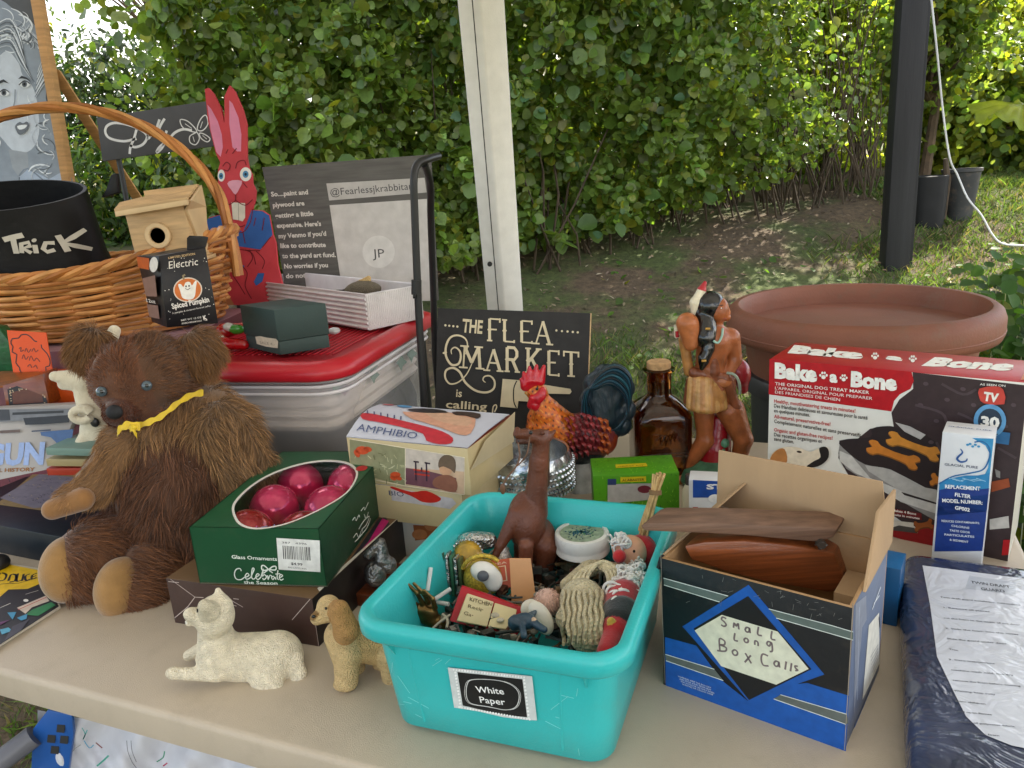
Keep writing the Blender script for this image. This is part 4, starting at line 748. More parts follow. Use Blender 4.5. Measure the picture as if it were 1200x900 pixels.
g = G(); g.lathe([c[0], c[1], c[2]], [(rx*.998, -.0515), (rx*1.004, -.0495), (rx*1.0, -.0475)], 72); g.build('rim_bead', TC, tp_)
# ================================================================== teal bin and what lies in it
TEAL = pm('teal_plastic', (.035, .47, .47), rough=.32, var=.07, vs=7, bump=.0003, bs=300, dirt=.10)
tx, ty, ta, tw, td, th_ = .010, .862, -.37, .312, .365, .158; tb = np.array([tx, ty, TT]); tX = np.array([math.cos(ta), math.sin(ta), 0]); tY = np.array([-tX[1], tX[0], 0])
def tr_(w_, d_, z, r): 
    out = []
    for sx, sy, a0 in ((1, -1, -90), (1, 1, 0), (-1, 1, 90), (-1, -1, 180)):
        for k in range(8): a = math.radians(a0+90*k/7); out.append(tb+tX*(sx*(w_/2-r)+r*math.cos(a))+tY*(sy*(d_/2-r)+r*math.sin(a))+[0, 0, z])
    return out
bw, bd = .258, .305
def tp2(z): f = z/th_; return bw+(tw-.03-bw)*f, bd+(td-.03-bd)*f
bin_ = thing('teal_bin', 'teal plastic bin labelled White Paper, heaped with small ornaments', 'bin', tb)
g = G(); R = [tr_(bw-.02, bd-.02, .002, .02), tr_(bw, bd, .010, .028)]
for z in (.05, .10, .132): w_, d_ = tp2(z); R.append(tr_(w_, d_, z, .03))
w_, d_ = tp2(.132); R += [tr_(tw-.006, td-.006, .1335, .04), tr_(tw, td, .137, .042), tr_(tw+.001, td+.001, .150, .042), tr_(tw-.003, td-.003, .156, .041), tr_(tw-.010, td-.010, .158, .038), tr_(tw-.024, td-.024, .1575, .034), tr_(tw-.031, td-.031, .153, .031)]
for z in (.12, .06, .014): w2, d2 = tp2(z); R.append(tr_(w2-.006, d2-.006, z, .026))
R.append(tr_(bw-.05, bd-.05, .010, .02)); g.loft(R, cap0=True, cap1=True); g.build('tub', TEAL, bin_, sharp=60)
g = G()
def fp(u, z, e=.0): w2, d2 = tp2(z); return tb+tX*(u*w2)+tY*(-d2/2-e)+[0, 0, z]
for u in (-.40, .40):
    for du in (0,): g.slab([fp(u, .133), fp(u, .110), fp(u, .133, .012)], tX, .002, rgb('#25b0b0'))
for u in (-.33, .30): g.tube([fp(u, .02, -.0008), fp(u, .131, -.0008)], .0016, 6)
g.tube([fp(-.33, .122, -.0008), fp(.30, .122, -.0008)], .0012, 6); g.build('moulded_rib', TEAL, bin_)
r2 = np.random.RandomState(31); g = G()
for k in range(26):
    u0, z0 = r2.uniform(-.45, .45), r2.uniform(.02, .12); du, dz = r2.normal(0, .05), r2.normal(0, .012)
    if -.25 < u0 < .2 and .02 < z0 < .09: continue
    g.tube([fp(u0, z0, .0001), fp(u0+du, min(.125, max(.012, z0+dz)), .0001)], .00022, 4, rgb('#8fd8d4'))
g.build('scratches', pm('scratch', None, rough=.7, var=0), bin_, kind='stuff')
w2, d2 = tp2(.10); p = Print(fp(-.5, .02, .0015), tX, fp(-.5, .13)-fp(-.5, .02)); c4 = lambda *q: cp(420, 640, 4, q)
p.poly(c4((420, 567), (815, 608), (838, 815), (780, 812), (680, 800), (560, 772), (450, 755)), rgb('#cfd3d2')); p.poly(c4((465, 588), (770, 622), (792, 800), (680, 790), (490, 745)), rgb('#1c1c1e'))
for i in range(26):
    f = i/25; p.disc(c4((448+f*330, 577+f*36))[0], 1.2, 1.2, rgb('#f0f0ee'), same=i > 0); p.disc(c4((474+f*330, 752+f*58))[0], 1.2, 1.2, rgb('#f0f0ee'), same=True)
for i in range(12): f = i/11; p.disc(c4((455+f*25, 590+f*160))[0], 1.3, 1.3, rgb('#f0f0ee'), same=True); p.disc(c4((778+f*22, 625+f*180))[0], 1.3, 1.3, rgb('#f0f0ee'), same=True)
ov = c4((510, 650), (530, 625), (600, 622), (680, 632), (735, 660), (755, 700), (740, 750), (690, 765), (610, 750), (530, 735), (508, 700)); p.stroke(ov, .9, rgb('#d9d9d6'), closed=True, smooth=4); p.stroke([(x+(627-570)*0+(-1.8 if x < 580 else 1.8), y) for x, y in ov], .5, rgb('#d9d9d6'), closed=True, smooth=4)
p.text('White', c4((556, 682))[0], c4((686, 692))[0], 9, rgb('#f4f4f2'), .01); p.text('Paper', c4((574, 730))[0], c4((692, 742))[0], 9, rgb('#f4f4f2'), .01, same=True)
p.build('label_card', bin_)
# camel
HIDE = pm('brown_hide', None, rough=.4, var=.3, vs=26, bump=.0012, bs=300); Yk = 1.0
HB = '#5e3220'
cam_b = [('c', (631, 540, 0), (627, 600, 0), 10.5, 15, HB), ('c', (634, 516, 0), (632, 545, 0), 10, 10.5, HB), ('c', (633, 512, 0), (616, 511, -.008), 9.5, 6.5, HB), ('c', (616, 508, -.010), (606, 509, -.014), 6.5, 5, HB, .003), ('c', (618, 516, -.010), (608, 517, -.013), 5, 4, '#4a2a20', .002), ('e', (636, 507, -.012), (3, 3, 3), HB, 0, .002), ('c', (644, 512, .004), (650, 505, .006), 3.4, 2, HB, .003), ('e', (617, 610, 0), (23, 26, 35), HB), ('e', (633, 632, .008), (19, 24, 26), HB), ('c', (638, 512, .010), (637, 565, .012), 6, 7.5, '#3a221a', .004), ('c', (606, 602, -.012), (586, 640, -.026), 11, 6, HB), ('c', (586, 640, -.026), (577, 660, -.034), 5.5, 4.5, HB, .003),
         ('c', (616, 640, -.03), (617, 690, -.03), 9, 6.5, '#7a4631'), ('c', (640, 640, -.01), (632, 700, -.01), 15, 8, HB), ('c', (610, 640, 0), (608, 690, 0), 8, 5, '#5d3020'), ('e', (606, 503, -.012), (3, 3, 3), HB), ('e', (642, 510, .004), (4, 3, 7), HB, 20)]
t = thing('camel_figurine', 'brown hide-covered camel figurine raising its head out of the teal bin', 'figurine', W(618, 700, Yk)); fbody('body', cam_b, Yk, HIDE, t, h=.0015, K=.0045)
g = G(); [g.ell(W(x, y, Yk-.028), .0012, .0012, .0016, 8) for x, y in ((603, 512), (608, 517))]; g.build('nostril', pm('dark_gap'), t)
g = G(); g.ell(W(622, 507, Yk-.03), .0028, .0028, .0028, 10); g.build('eye', pm('black_eye', (.01, .01, .01), rough=.1), t)
g = G(); g.tube(spline([W(607, 519, Yk-.03), W(609, 535, Yk-.035), W(604, 548, Yk-.04), W(594, 560, Yk-.045), W(589, 570, Yk-.047)], 5), .0013, 6); q = W(589, 573, Yk-.047); g.ell(q, .004, .002, .008, 10)
g.tube(spline([W(621, 512, Yk-.03), W(618, 530, Yk-.035), W(612, 540, Yk-.035), W(606, 546, Yk-.04)], 5), .001, 5); g.build('rein', pm('leather_strap', (.13, .06, .03), rough=.5), t)
# jar
t = thing('glass_jar', 'glass jar with white lid and blue-green speckled top in the teal bin', 'jar', W(682, 700, .985)); c = W(682, 628, .985); s = spx(c); r = 32*s
g = G(); g.lathe(c, [(r*.6, -.105), (r*.92, -.10), (r*.98, -.08), (r*.98, -.03), (r*.90, -.018), (r*.90, -.006), (r*.84, -.006), (r*.84, -.02), (r*.92, -.035), (r*.92, -.08), (r*.8, -.095)], 36); g.build('jar_glass', pm('jar_glass', (.85, .9, .88), rough=.03, trans=1, ior=1.45, var=0), t)
g = G(); g.lathe(c, [(r*.85, -.092), (r*.88, -.08), (r*.88, -.04), (r*.7, -.034)], 24); g.build('contents', pm('dried_contents', (.10, .09, .06), rough=.9, var=.5, vs=120), t)
g = G(); g.lathe(c, [(r*.96, -.022), (r*1.0, -.021), (r*1.0, -.016), (r*.975, -.014), (r*.975, -.011), (r*1.0, -.009), (r*1.0, .003), (r*.97, .006), (r*.84, .007), (r*.82, .004), (r*.3, .004), (.0001, .004)], 48); g.build('lid', pm('chipped_white_enamel', (.72, .70, .66), rough=.4, var=.08, dirt=.5), t)
mo = pm('speckled_disc', (.26, .32, .22), rough=.6, var=.3, vs=160); g = G(); g.lathe(c, [(r*.80, .0045), (r*.80, .0052), (.0001, .0056)], 40); g.build('lid_disc', mo, t)
g = G(); r2 = np.random.RandomState(3)
for k in range(150): a = r2.uniform(0, 2*PI); rr_ = abs(r2.normal(0, .33))*r*.8; g.cbox(c+[rr_*math.cos(a)*1.2, rr_*math.sin(a)*.9, .0056], .0022, .0012, .0006, a, rgb(['#1f4a6a', '#2c6a7a', '#173a4a', '#4a7a5a'][k % 4]))
g.build('confetti', PLASTIC, t, kind='stuff')
# santa
t = thing('santa_doll', 'felt Santa doll with red nose and curly white beard in the teal bin', 'doll', W(735, 760, .90)); Ys = heap(.105)
_h, SV_, _f, _c = fbody('head', [('e', (738, 647, 0), (20, 22, 20), '#d9a184', -10), ('e', (722, 640, -.012), (5, 5, 5), '#d9a184')], Ys, pm('skin_felt', None, rough=.8, var=.06, bump=.0006, bs=300), t, h=.0012)
fbody('nose', [('e', (726, 652, -.022), (8, 8, 8), '#b3141c')], Ys, pm('red_felt', None, rough=.8, var=.12, vs=80, bump=.0006, bs=300, sheen=.4), t, h=.0009)
fbody('hat', [('c', (752, 646, 0), (764, 632, 0), 20, 15, '#a8121c'), ('c', (764, 632, 0), (778, 612, .01), 14, 7, '#a8121c')], (lambda x, y: Ys(x, max(y, 632))+.012), pm('red_felt'), t, h=.0012)
fbody('suit', [('c', (731, 702, .0), (722, 740, 0), 23, 19, '#a8121c'), ('c', (720, 745, 0), (712, 765, 0), 14, 13, '#a8121c'), ('c', (728, 722, 0), (725, 732, 0), 23.5, 23, '#101012', .001), ('e', (716, 728, -.027), (5, 3, 5), '#c9a040', 0, .001), ('e', (733, 690, .01), (20, 22, 15), '#a8121c')], Ys, pm('red_felt'), t, h=.0015)
CURL = pm('white_wool_yarn', (.74, .72, .68), rough=.9, var=.1, bump=.0008, bs=500, sheen=.4); g = G(); r2 = np.random.RandomState(9)
for (x, y, n_, sp) in ((728, 633, 18, 7), (738, 680, 60, 13), (727, 694, 26, 9), (746, 664, 18, 6)):
    for k in range(n_):
        xx, yy_ = x+r2.normal(0, sp*.6), y+r2.normal(0, sp*.6); q = onsurf(SV_, xx, yy_, 3, .002) if yy_ < 664 else W(xx, yy_, Ys(xx, yy_)-.022-r2.rand()*.006); rr_ = r2.uniform(.004, .007); X2 = unit(r2.normal(0, 1, 3)); Y2 = unit(np.cross(X2, r2.normal(0, 1, 3))); g.tube([q+X2*rr_*math.cos(a)+Y2*rr_*math.sin(a)*.9-Y2*a*.0004 for a in np.linspace(0, 6.1, 14)], .0016, 6)
g.build('beard_curls', CURL, t, kind='stuff'); g = G(); g.ell(onsurf(SV_, 743, 646), .0018, .0018, .0022, 8); g.build('eye', pm('black_eye'), t)
# knitted mitten
KN = pm('cream_knit', None, rough=.95, var=.16, vs=60, bump=.0035, bs=210, voro=True, sheen=.2); t = thing('knitted_mitten', 'cream hand-knitted bootie with hanging yarn loops beside the Santa doll', 'knitwear', W(690, 750, .85)); Yn = heap(.10); Kc = '#c4b795'
_k, KV, _f, _c = fbody('knit_body', [('c', (682, 705, 0), (690, 742, 0), 27, 24, Kc), ('e', (668, 725, 0), (17, 20, 14), Kc), ('c', (665, 686, .01), (692, 664, .02), 9, 10, Kc), ('c', (692, 664, .02), (728, 668, .03), 9, 8, Kc), ('e', (712, 740, .01), (12, 15, 14), Kc)], Yn, KN, t, h=.0015, K=.010)
g = G()
for k in range(9): x = 660+k*6.4; g.tube(spline([onsurf(KV, x+1.2*math.sin(j*1.7+k), yy2, 3, .0005) for j, yy2 in enumerate(range(692, 758, 7))], 5), .0024, 6, rgb(Kc))
for k in range(4): g.tube(spline([W(668+k*6, 690, Yn(670, 690)-.022), W(676+k*5, 674-k, Yn(676, 674)-.020), W(692+k*5, 664-k*2, Yn(690, 664)-.018), W(710+k*5, 670, Yn(710, 670)-.018), W(714+k*4, 690, Yn(714, 690)-.020)], 5), .0026, 6, rgb('#d8ccaa'))
g.build('yarn_rib', KN, t, kind='stuff'); g = G(); g.tube([W(716+9*math.cos(a), 690+8*math.sin(a), Yn(716, 690)-.034) for a in np.linspace(0, 6.28, 16)], .0018, 6); g.build('yarn_loop', CURL, t)
# open book ornament
t = thing('book_ornament', 'small red open book ornament with lettered cream pages in the teal bin', 'ornament', W(567, 735, .87)); Yb = .855
def pgl(P, y0, th__, g, col): A_ = [W(x, y, y0+dy) for x, y, dy in P]; nn = np.cross(A_[1]-A_[0], A_[2]-A_[0]); nn = nn if nn@(A_[0]-CAM) > 0 else -nn; g.slab(A_, nn, th__, rgb(col)); return A_
g = G(); pgl(cp_ := [(541, 688, .02), (574, 699, .02), (613, 714, .02), (607, 745, -.01), (566, 738, -.01), (527, 728, -.01)], Yb, .006, g, '#b01226'); g.build('cover', PLASTIC, t, bevel=.001)
g = G(); A_ = pgl([(548, 695, .015), (579, 705, .02), (571, 734, -.01), (536, 727, -.012)], Yb-.006, .004, g, '#d9cba0'); pgl([(580, 706, .02), (606, 714, .015), (600, 738, -.01), (572, 734, -.01)], Yb-.006, .004, g, '#d9cba0'); g.build('pages', PLASTIC, t, bevel=.001)
nn = np.cross(A_[1]-A_[0], A_[3]-A_[0]); p = Print(A_[3], A_[1]-A_[0], A_[0]-A_[3]); p.k = 3
p.text('KITCHEN', (550, 704), (576, 711), 4.2, rgb('#5a4a30'), .01); p.text('Recipe', (548, 712), (570, 718), 4, rgb('#5a4a30')); p.text('Garden', (543, 720), (566, 728), 4.2, rgb('#5a4a30'))
r2 = np.random.RandomState(2)
for k in range(18): p.disc((589+r2.normal(0, 5), 723+r2.normal(0, 4)), 2.2, 1.6, rgb(['#9ab52a', '#7a9a20', '#b5c84a'][k % 3]), r2.uniform(0, 90), same=k > 0)
p.build('page_print', t)
# glitter bird eye ornament
t = thing('eye_ornament', 'round yellow glitter ornament with white oval and grey pupil', 'ornament', W(566, 700, .93)); Yo = .93; GL = pm('yellow_glitter', (.50, .34, .04), rough=.35, var=.5, vs=300, bump=.001, bs=500, metal=.3)
fbody('ball', [('e', (566, 677, 0), (23, 20, 22), '#a08020')], Yo, GL, t, h=.0013); fbody('eye_white', [('e', (567, 670, -.012), (16, 10, 12), '#e6e2da', -15), ('e', (578, 680, -.012), (11, 8, 13), '#e6e2da')], Yo-.006, PLASTIC, t, h=.0011); fbody('pupil', [('e', (566, 675, -.0275), (7, 3, 6.5), '#55585e')], Yo-.003, PLASTIC, t, h=.0008)
g = G(); g.tube([W(566+25*math.cos(a), 673+22*math.sin(a), Yo-.006) for a in np.linspace(PI+.3, 1.75*PI, 14)], .003, 6, rgb('#b8a888')); g.build('rim', GL, t)
# peach tag + printed tag
def tagcard(name, lab, quad, y, col, pr=None):
    t = thing(name, lab, 'card', W(*quad[-1], y)); g = G(); A_ = [W(x, y_, y+dy) for (x, y_), dy in zip(quad, (.01, .01, -.006, -.006))]; g.slab(A_, A_[0]*0+[0, 1, .2], .0015, rgb(col)); g.build('card', CARD, t); return t, A_
tagcard('peach_tag', 'blank peach card tag standing in the teal bin', [(597, 655), (622, 655), (629, 710), (600, 712)], .905, '#d9a070')
t, A_ = tagcard('printed_tag', 'orange and cream printed tag behind the yellow glitter ornament', [(574, 658), (597, 655), (600, 688), (579, 690)], .925, '#c2552f'); p = Print(A_[3], A_[1]-A_[0], A_[0]-A_[3]); p.stroke([(579, 665), (592, 663), (594, 680), (583, 682)], 1.6, rgb('#e0c9a0'), closed=True); p.stroke([(585, 668), (587, 677)], 1.4, rgb('#e0c9a0')); p.text('TEA', (577, 663), (594, 660), 2.4, rgb('#e8d8b8')); p.build('tag_print', t)
# foil tree, glitter cone, brass dish, coasters
FOIL = pm('crumpled_foil', (.55, .54, .52), rough=.25, metal=.9, var=.4, vs=120, bump=.006, bs=140); fbody('foil_ornament', [('c', (540, 638, 0), (574, 634, 0), 10, 9, '#aaaaaa'), ('e', (558, 630, .0), (20, 14, 7), '#aaaaaa'), ('e', (545, 650, 0), (14, 12, 14), '#aaaaaa')], .985, FOIL, None, h=.0018, label='crumpled silver foil ornament behind the camel figurine', cat='ornament', loc=W(556, 650, .985))
fbody('glitter_cone', [('c', (590, 640, 0), (588, 668, 0), 4, 19, '#bbaaa0')], .975, pm('silver_glitter', (.5, .45, .42), rough=.4, metal=.5, var=.6, vs=380, bump=.001, bs=500), None, h=.0016, label='pale glittery cone between foil ornament and peach tag', cat='ornament', loc=W(588, 680, .975))
t = thing('amber_dish', 'small amber glass dish with beaded silver rim on its side', 'dish', W(545, 665, .955)); q = W(547, 652, .955); g = G(); g.lathe(q, [(.002, .004), (.016, .003), (.022, -.004)], 24, az=unit([-.2, -.8, .5]), col=rgb('#a86f10')); g.build('dish', pm('amber_dish', (.45, .26, .02), rough=.15, var=.4, vs=90, coat=.6), t)
g = G(); az = unit([-.2, -.8, .5]); a1_ = unit(np.cross([0, 1, 0], az)); a2_ = np.cross(az, a1_); [g.ell(q+a1_*.023*math.cos(a)+a2_*.023*math.sin(a), .002, .002, .002, 6) for a in np.linspace(0, 6.28, 30, False)]; g.build('beaded_rim', FOIL, t)
t = thing('coaster_stack', 'upright green and silver coasters with beaded edges at the left of the teal bin', 'coasters', W(525, 700, .93))
for k, cl in enumerate(('#2f5a44', '#8a8d8c', '#3a6b50', '#9a9690', '#4a5a3a')): g = G(); q = W(518+k*5, 672+k*2, .935); g.slab([q+[0, -.004, -.028], q+[.004, .02, -.028], q+[.004, .022, .026], q+[0, 0, .03]], [1, -.2, 0], .004, rgb(cl)); g.build('coaster', FOIL if k % 2 else PLASTIC, t, bevel=.001)
# skeleton hand
BR = pm('aged_brass', (.20, .12, .04), rough=.35, metal=.85, var=.5, vs=60, bump=.0012, bs=120); BC = '#6b5226'
hp = [('e', (497, 715, 0), (17, 10, 10), BC, -20), ('c', (500, 722, 0), (516, 732, 0), 10, 9, BC)]
for a_, b_, c_ in (((486, 716), (477, 707), (465, 696)), ((489, 711), (481, 700), (471, 688)), ((495, 707), (489, 695), (477, 684)), ((502, 706), (497, 696), (485, 684)), ((510, 712), (507, 702), (497, 692))): hp += [('c', (*a_, -.004), (*b_, -.010), 3.2, 2.6, BC, .002), ('c', (*b_, -.010), (*c_, -.012), 2.5, 1.9, BC, .002), ('e', (*b_, -.010), (3.1, 3.1, 3.1), BC, 0, .001)]
fbody('skeleton_hand', hp, .862, BR, None, h=.0009, K=.003, label='aged brass skeletal hand ornament with five spread fingers in the bin corner', cat='ornament', loc=W(500, 735, .855))
for k, (a_, b_) in enumerate((((505, 665), (501, 692)), ((500, 680), (496, 702)), ((528, 690), (505, 705)), ((500, 704), (526, 708)))):
    o = G().tube([W(*a_, .895), W(*b_, .88)], .0028, 8).build('white_peg', pm('white_plastic', (.7, .7, .68), rough=.4, var=.03), label=['upright white peg, the longest in the bin corner', 'short upright white peg left of the longest one', 'white peg leaning towards the red book ornament', 'white peg lying flat under the leaning one'][k], cat='peg', group='white pegs beside the brass hand', loc=W(*b_, .88))
fbody('blue_figurine', [('e', (615, 728, 0), (14, 10, 10), '#2c4456'), ('e', (603, 730, 0), (8, 8, 9), '#2c4456'), ('c', (622, 722, 0), (628, 716, 0), 5, 2, '#2c4456'), ('c', (612, 734, 0), (614, 745, 0), 4, 4, '#2c4456'), ('c', (628, 732, 0), (638, 738, 0), 5, 4, '#2c4456'), ('e', (626, 726, -.008), (2.5, 2.5, 2.5), '#c9a88a')], heap(.115), PAINT, None, h=.0011, K=.003, label='dark blue painted animal figurine at the front rim of the teal bin', cat='figurine', loc=W(615, 745, .835))
fbody('white_shell', [('e', (634, 724, 0), (12, 6, 22), '#dcd4c4', 30), ('e', (622, 714, .004), (12, 6, 12), '#dcd4c4', 20)], heap(.105), PLASTIC, None, h=.0012, K=.006, label='smooth off-white shell behind the blue figurine', cat='shell', loc=W(634, 745, .855))
o_, V_, F_, C_ = fbody('pink_pompom', [('e', (641, 706, 0), (15, 14, 16), '#c9a494')], heap(.10), CLOTH, None, h=.002, label='fluffy pale pink pompom behind the white shell', cat='pompom', loc=W(641, 715, .895)); FUZ = pm('fuzz', None, rough=.9, var=0, sheen=.3); fur('fluff', V_, F_, C_, FUZ, o_, 1600, .006, .0006)
# bed of mixed oddments under everything
g = G(); r2 = np.random.RandomState(21)
for k in range(620):
    a, b_ = r2.uniform(-.118, .118), r2.uniform(-.138, .138); q = tb+tX*a+tY*b_+[0, 0, r2.uniform(.06, .085)]; cl = rgb(['#2a2622', '#3b3a38', '#6a5236', '#8a8478', '#1e2a2a', '#4a2c22', '#75706a', '#b8b0a0'][k % 8])
    kk = k % 5
    if kk == 0: g.ell(q, r2.uniform(.003, .007), r2.uniform(.003, .007), r2.uniform(.003, .006), 10, cl)
    elif kk == 1: g.cbox(q-[0, 0, .006], r2.uniform(.006, .016), r2.uniform(.006, .012), .010, r2.uniform(0, 3), cl)
    else: d_ = unit(r2.normal(0, 1, 3)*[1, 1, .4])*r2.uniform(.008, .018); s2_ = unit(np.cross(d_, [0, 0, 1]))*.004; g.tube(spline([q-d_, q+s2_*r2.uniform(-1, 1), q+d_], 3), r2.uniform(.0008, .0022), 5, cl)
g.build('oddments', PAINT, label='jumble of small dark ornaments filling the bottom of the teal bin', cat='oddments', kind='stuff', loc=tb+[0, 0, .02])
# stick bundle
t = thing('stick_bundle', 'bundle of thin tied wooden sticks standing at the right of the teal bin', 'bundle', W(748, 640, 1.0)); ST = pm('split_bamboo', (.55, .36, .15), rough=.6, var=.25, vs=60); Yk = 1.0
for k in range(12):
    a = k*2.4; o1 = np.array([math.cos(a)*.006, math.sin(a)*.006, 0])*(k/12)**.5; G().tube([W(749, 642, .985)+o1*1.7, W(768, 577, .955)+o1*.8, W(773, 556, .96)+o1*1.6], .0019, 6).build('stick', ST, t)
q = W(768, 577, .955); g = G(); g.tube([q+cU*-.003, q+cU*.003], .0085, 10); g.build('tie', pm('twine', (.22, .13, .06), rough=.9), t)
fbody('pink_doll', [('e', (774, 606, 0), (7, 7, 6), '#cf9a92'), ('e', (772, 618, 0), (8, 8, 8), '#8f1420')], 1.03, PLASTIC, None, h=.0013, label='pink and red doll head just showing behind the stick bundle', cat='doll', loc=W(774, 628, 1.03))
# ================================================================== teddy bear
FUZ = pm('fuzz', None, rough=.9, var=0, sheen=.3)
HAIR = pm('mohair', None, rough=.75, spec=.25, var=0, sheen=.25); SUEDE = pm('tan_felt', None, rough=.9, var=.12, vs=50, bump=.0008, bs=300, sheen=.4)
Ya = 1.245; D1 = '#573826'; D2 = '#7c5c3c'; D3 = '#5b2f18'
bear = thing('teddy_bear', 'shaggy brown teddy bear with yellow neck ribbon sitting on the table', 'teddy bear', (*Zp(205, 700, 0)[:2], TT))
hd_ = [('e', (160, 446, -.01), (50, 50, 48), '#5a3620'), ('e', (180, 440, 0), (44, 48, 46), '#523520'), ('c', (152, 474, -.035), (138, 484, -.082), 28, 16, '#46220f'), ('e', (165, 482, -.02), (32, 32, 20), '#552e18')]
ho, V_, F_, C_ = fbody('head', hd_, Ya, SUEDE, bear, h=.0028, K=.012)
HV = V_
def combh(P):
    c = W(146, 478, Ya-.07); d = P-c; return d/np.linalg.norm(d, axis=1)[:, None]+np.array([0, 0, -.3])
cM = W(140, 478, Ya-.08)
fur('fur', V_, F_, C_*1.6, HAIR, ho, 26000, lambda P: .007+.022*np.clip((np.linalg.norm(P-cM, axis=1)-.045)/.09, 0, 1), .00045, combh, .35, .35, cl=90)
for nm, pr, nl in (('ear', [('e', (106, 408, .01), (23, 10, 24), '#654629', 15)], .028), ('ear', [('e', (232, 412, .02), (24, 10, 26), '#654629', -25)], .032)):
    eo, V_, F_, C_ = fbody(nm, pr, Ya, SUEDE, bear, h=.0025); c0 = V_.mean(0)
    def ce(P, c0=c0): d = P-c0; return d/np.linalg.norm(d, axis=1)[:, None]*.45+np.array([.35*np.sign(c0[0]-W(165, 400, 1.2)[0]), -.1, -.75])
    fur('fur', V_, F_, C_*1.5, HAIR, eo, 7000, nl, .0005, ce, .5, cl=80)
    g = G(); 
for x, y in ((119, 459), (172, 452)):
    g = G(); q = onsurf(HV, x, y); d = unit(ray(x, y)); g.ell(q-d*.001, .0085, .0085, .0085, 16, (.06, .09, .11)); g.ell(q-d*.0062, .0040, .0040, .0040, 12, (.005, .005, .006)); g.build('eye', pm('glass_eye', None, rough=.05, coat=1, var=0), bear)
q = onsurf(HV, 134, 483); g = G(); g.ell(q, .0125, .010, .0115, 18, (.012, .012, .014)); g.build('nose', pm('felt_nose', None, rough=.7, var=.1, bump=.0005, bs=400), bear)
bodyp = [('e', (215, 560, .02), (78, 74, 84), D1), ('e', (222, 610, .01), (80, 76, 62), D1), ('c', (190, 500, .01), (236, 498, .03), 44, 48, D2), ('e', (205, 650, .02), (70, 60, 46), D1)]
bo, V_, F_, C_ = fbody('body', bodyp, Ya+.01, SUEDE, bear, h=.004, K=.03); C_ = C_*(1+.0*C_)
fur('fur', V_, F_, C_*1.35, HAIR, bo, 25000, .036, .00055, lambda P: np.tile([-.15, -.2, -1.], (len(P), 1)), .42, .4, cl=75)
ao, V_, F_, C_ = fbody('arm', [('c', (262, 505, .0), (292, 560, -.01), 36, 30, '#735638'), ('c', (292, 560, -.01), (268, 592, -.03), 28, 20, '#6a4c30')], Ya, SUEDE, bear, h=.003, K=.02)
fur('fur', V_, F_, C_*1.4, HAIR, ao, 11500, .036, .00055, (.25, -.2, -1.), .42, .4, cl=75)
ao, V_, F_, C_ = fbody('arm', [('c', (146, 522, -.03), (118, 562, -.06), 26, 21, D2), ('c', (118, 562, -.06), (82, 588, -.10), 20, 15, D2)], Ya, SUEDE, bear, h=.003, K=.02)
fur('fur', V_, F_, C_*1.4, HAIR, ao, 6500, .020, .0005, (-.7, -.3, -.7), .35, cl=70, keep=lambda P: ~((P[:, 0] < W(100, 590, Ya-.1)[0]) & (P[:, 2] < W(90, 588, Ya-.1)[2])))
fbody('paw_pad', [('c', (62, 597, -.115), (96, 585, -.105), 12, 14, '#8c6236')], Ya, SUEDE, bear, h=.0018)
for k, (a, q, pad, pr_) in enumerate((((165, 625, -.02), (108, 655, -.10), (66, 667, -.135), (18, 40)), ((205, 665, -.02), (178, 672, -.09), (129, 690, -.155), (17, 38)))):
    rx_ = (46, 44)[k]; lo_, V_, F_, C_ = fbody('leg', [('c', a, q, 40, 38, '#5c3a26'), ('c', q, (pad[0]+40, pad[1]+2, pad[2]+.03), 40, 38, '#644028')], Ya, SUEDE, bear, h=.003, K=.015)
    pc = W(*pad[:2], Ya+pad[2]); 
    fur('fur', V_, F_, C_*1.4, HAIR, lo_, 13500, .026, .0005, (.6, .1, -.45), .36, cl=70, keep=lambda P, pc=pc: P[:, 0] > pc[0]+.016)
    fbody('foot_pad', [('e', (pad[0]+13, pad[1], pad[2]+.012), (28, 34, pr_[1]-1), '#96703f')], Ya, SUEDE, bear, h=.0022)
YR = pm('yellow_ribbon', (.62, .42, .01), rough=.45, var=.2, vs=60, sheen=.2, bump=.0006, bs=200); g = G()
def ribbon(P, w_, g, up=cU):
    P = spline(P, 6); V = []; n_ = len(P)
    for i, p_ in enumerate(P): wob_ = w_*(1+.25*math.sin(i*1.1)); V += [p_+up*wob_-cF*.001*math.sin(i), p_-up*wob_]
    g.add(V+[v+cF*.0015 for v in V], [(2*i, 2*i+1, 2*i+3, 2*i+2) for i in range(n_-1)]+[(2*n_+2*i, 2*n_+2*i+2, 2*n_+2*i+3, 2*n_+2*i+1) for i in range(n_-1)], (.62, .42, .01))
yr = Ya-.100
ribbon([W(238, 460, yr+.075), W(222, 464, yr+.05), W(206, 474, yr+.02), W(190, 487, yr+.004), W(176, 494, yr), W(162, 499, yr-.006), W(152, 502, yr-.012)], .0048, g); ribbon([W(164, 500, yr-.012), W(150, 498, yr-.018), W(140, 503, yr-.02), W(137, 508, yr-.02)], .0055, g); ribbon([W(152, 500, yr-.02), W(157, 505, yr-.022), (W(160, 511, yr-.02))], .004, g); g.ell(W(156, 501, yr-.016), .007, .006, .006, 10); g.build('ribbon', YR, bear)
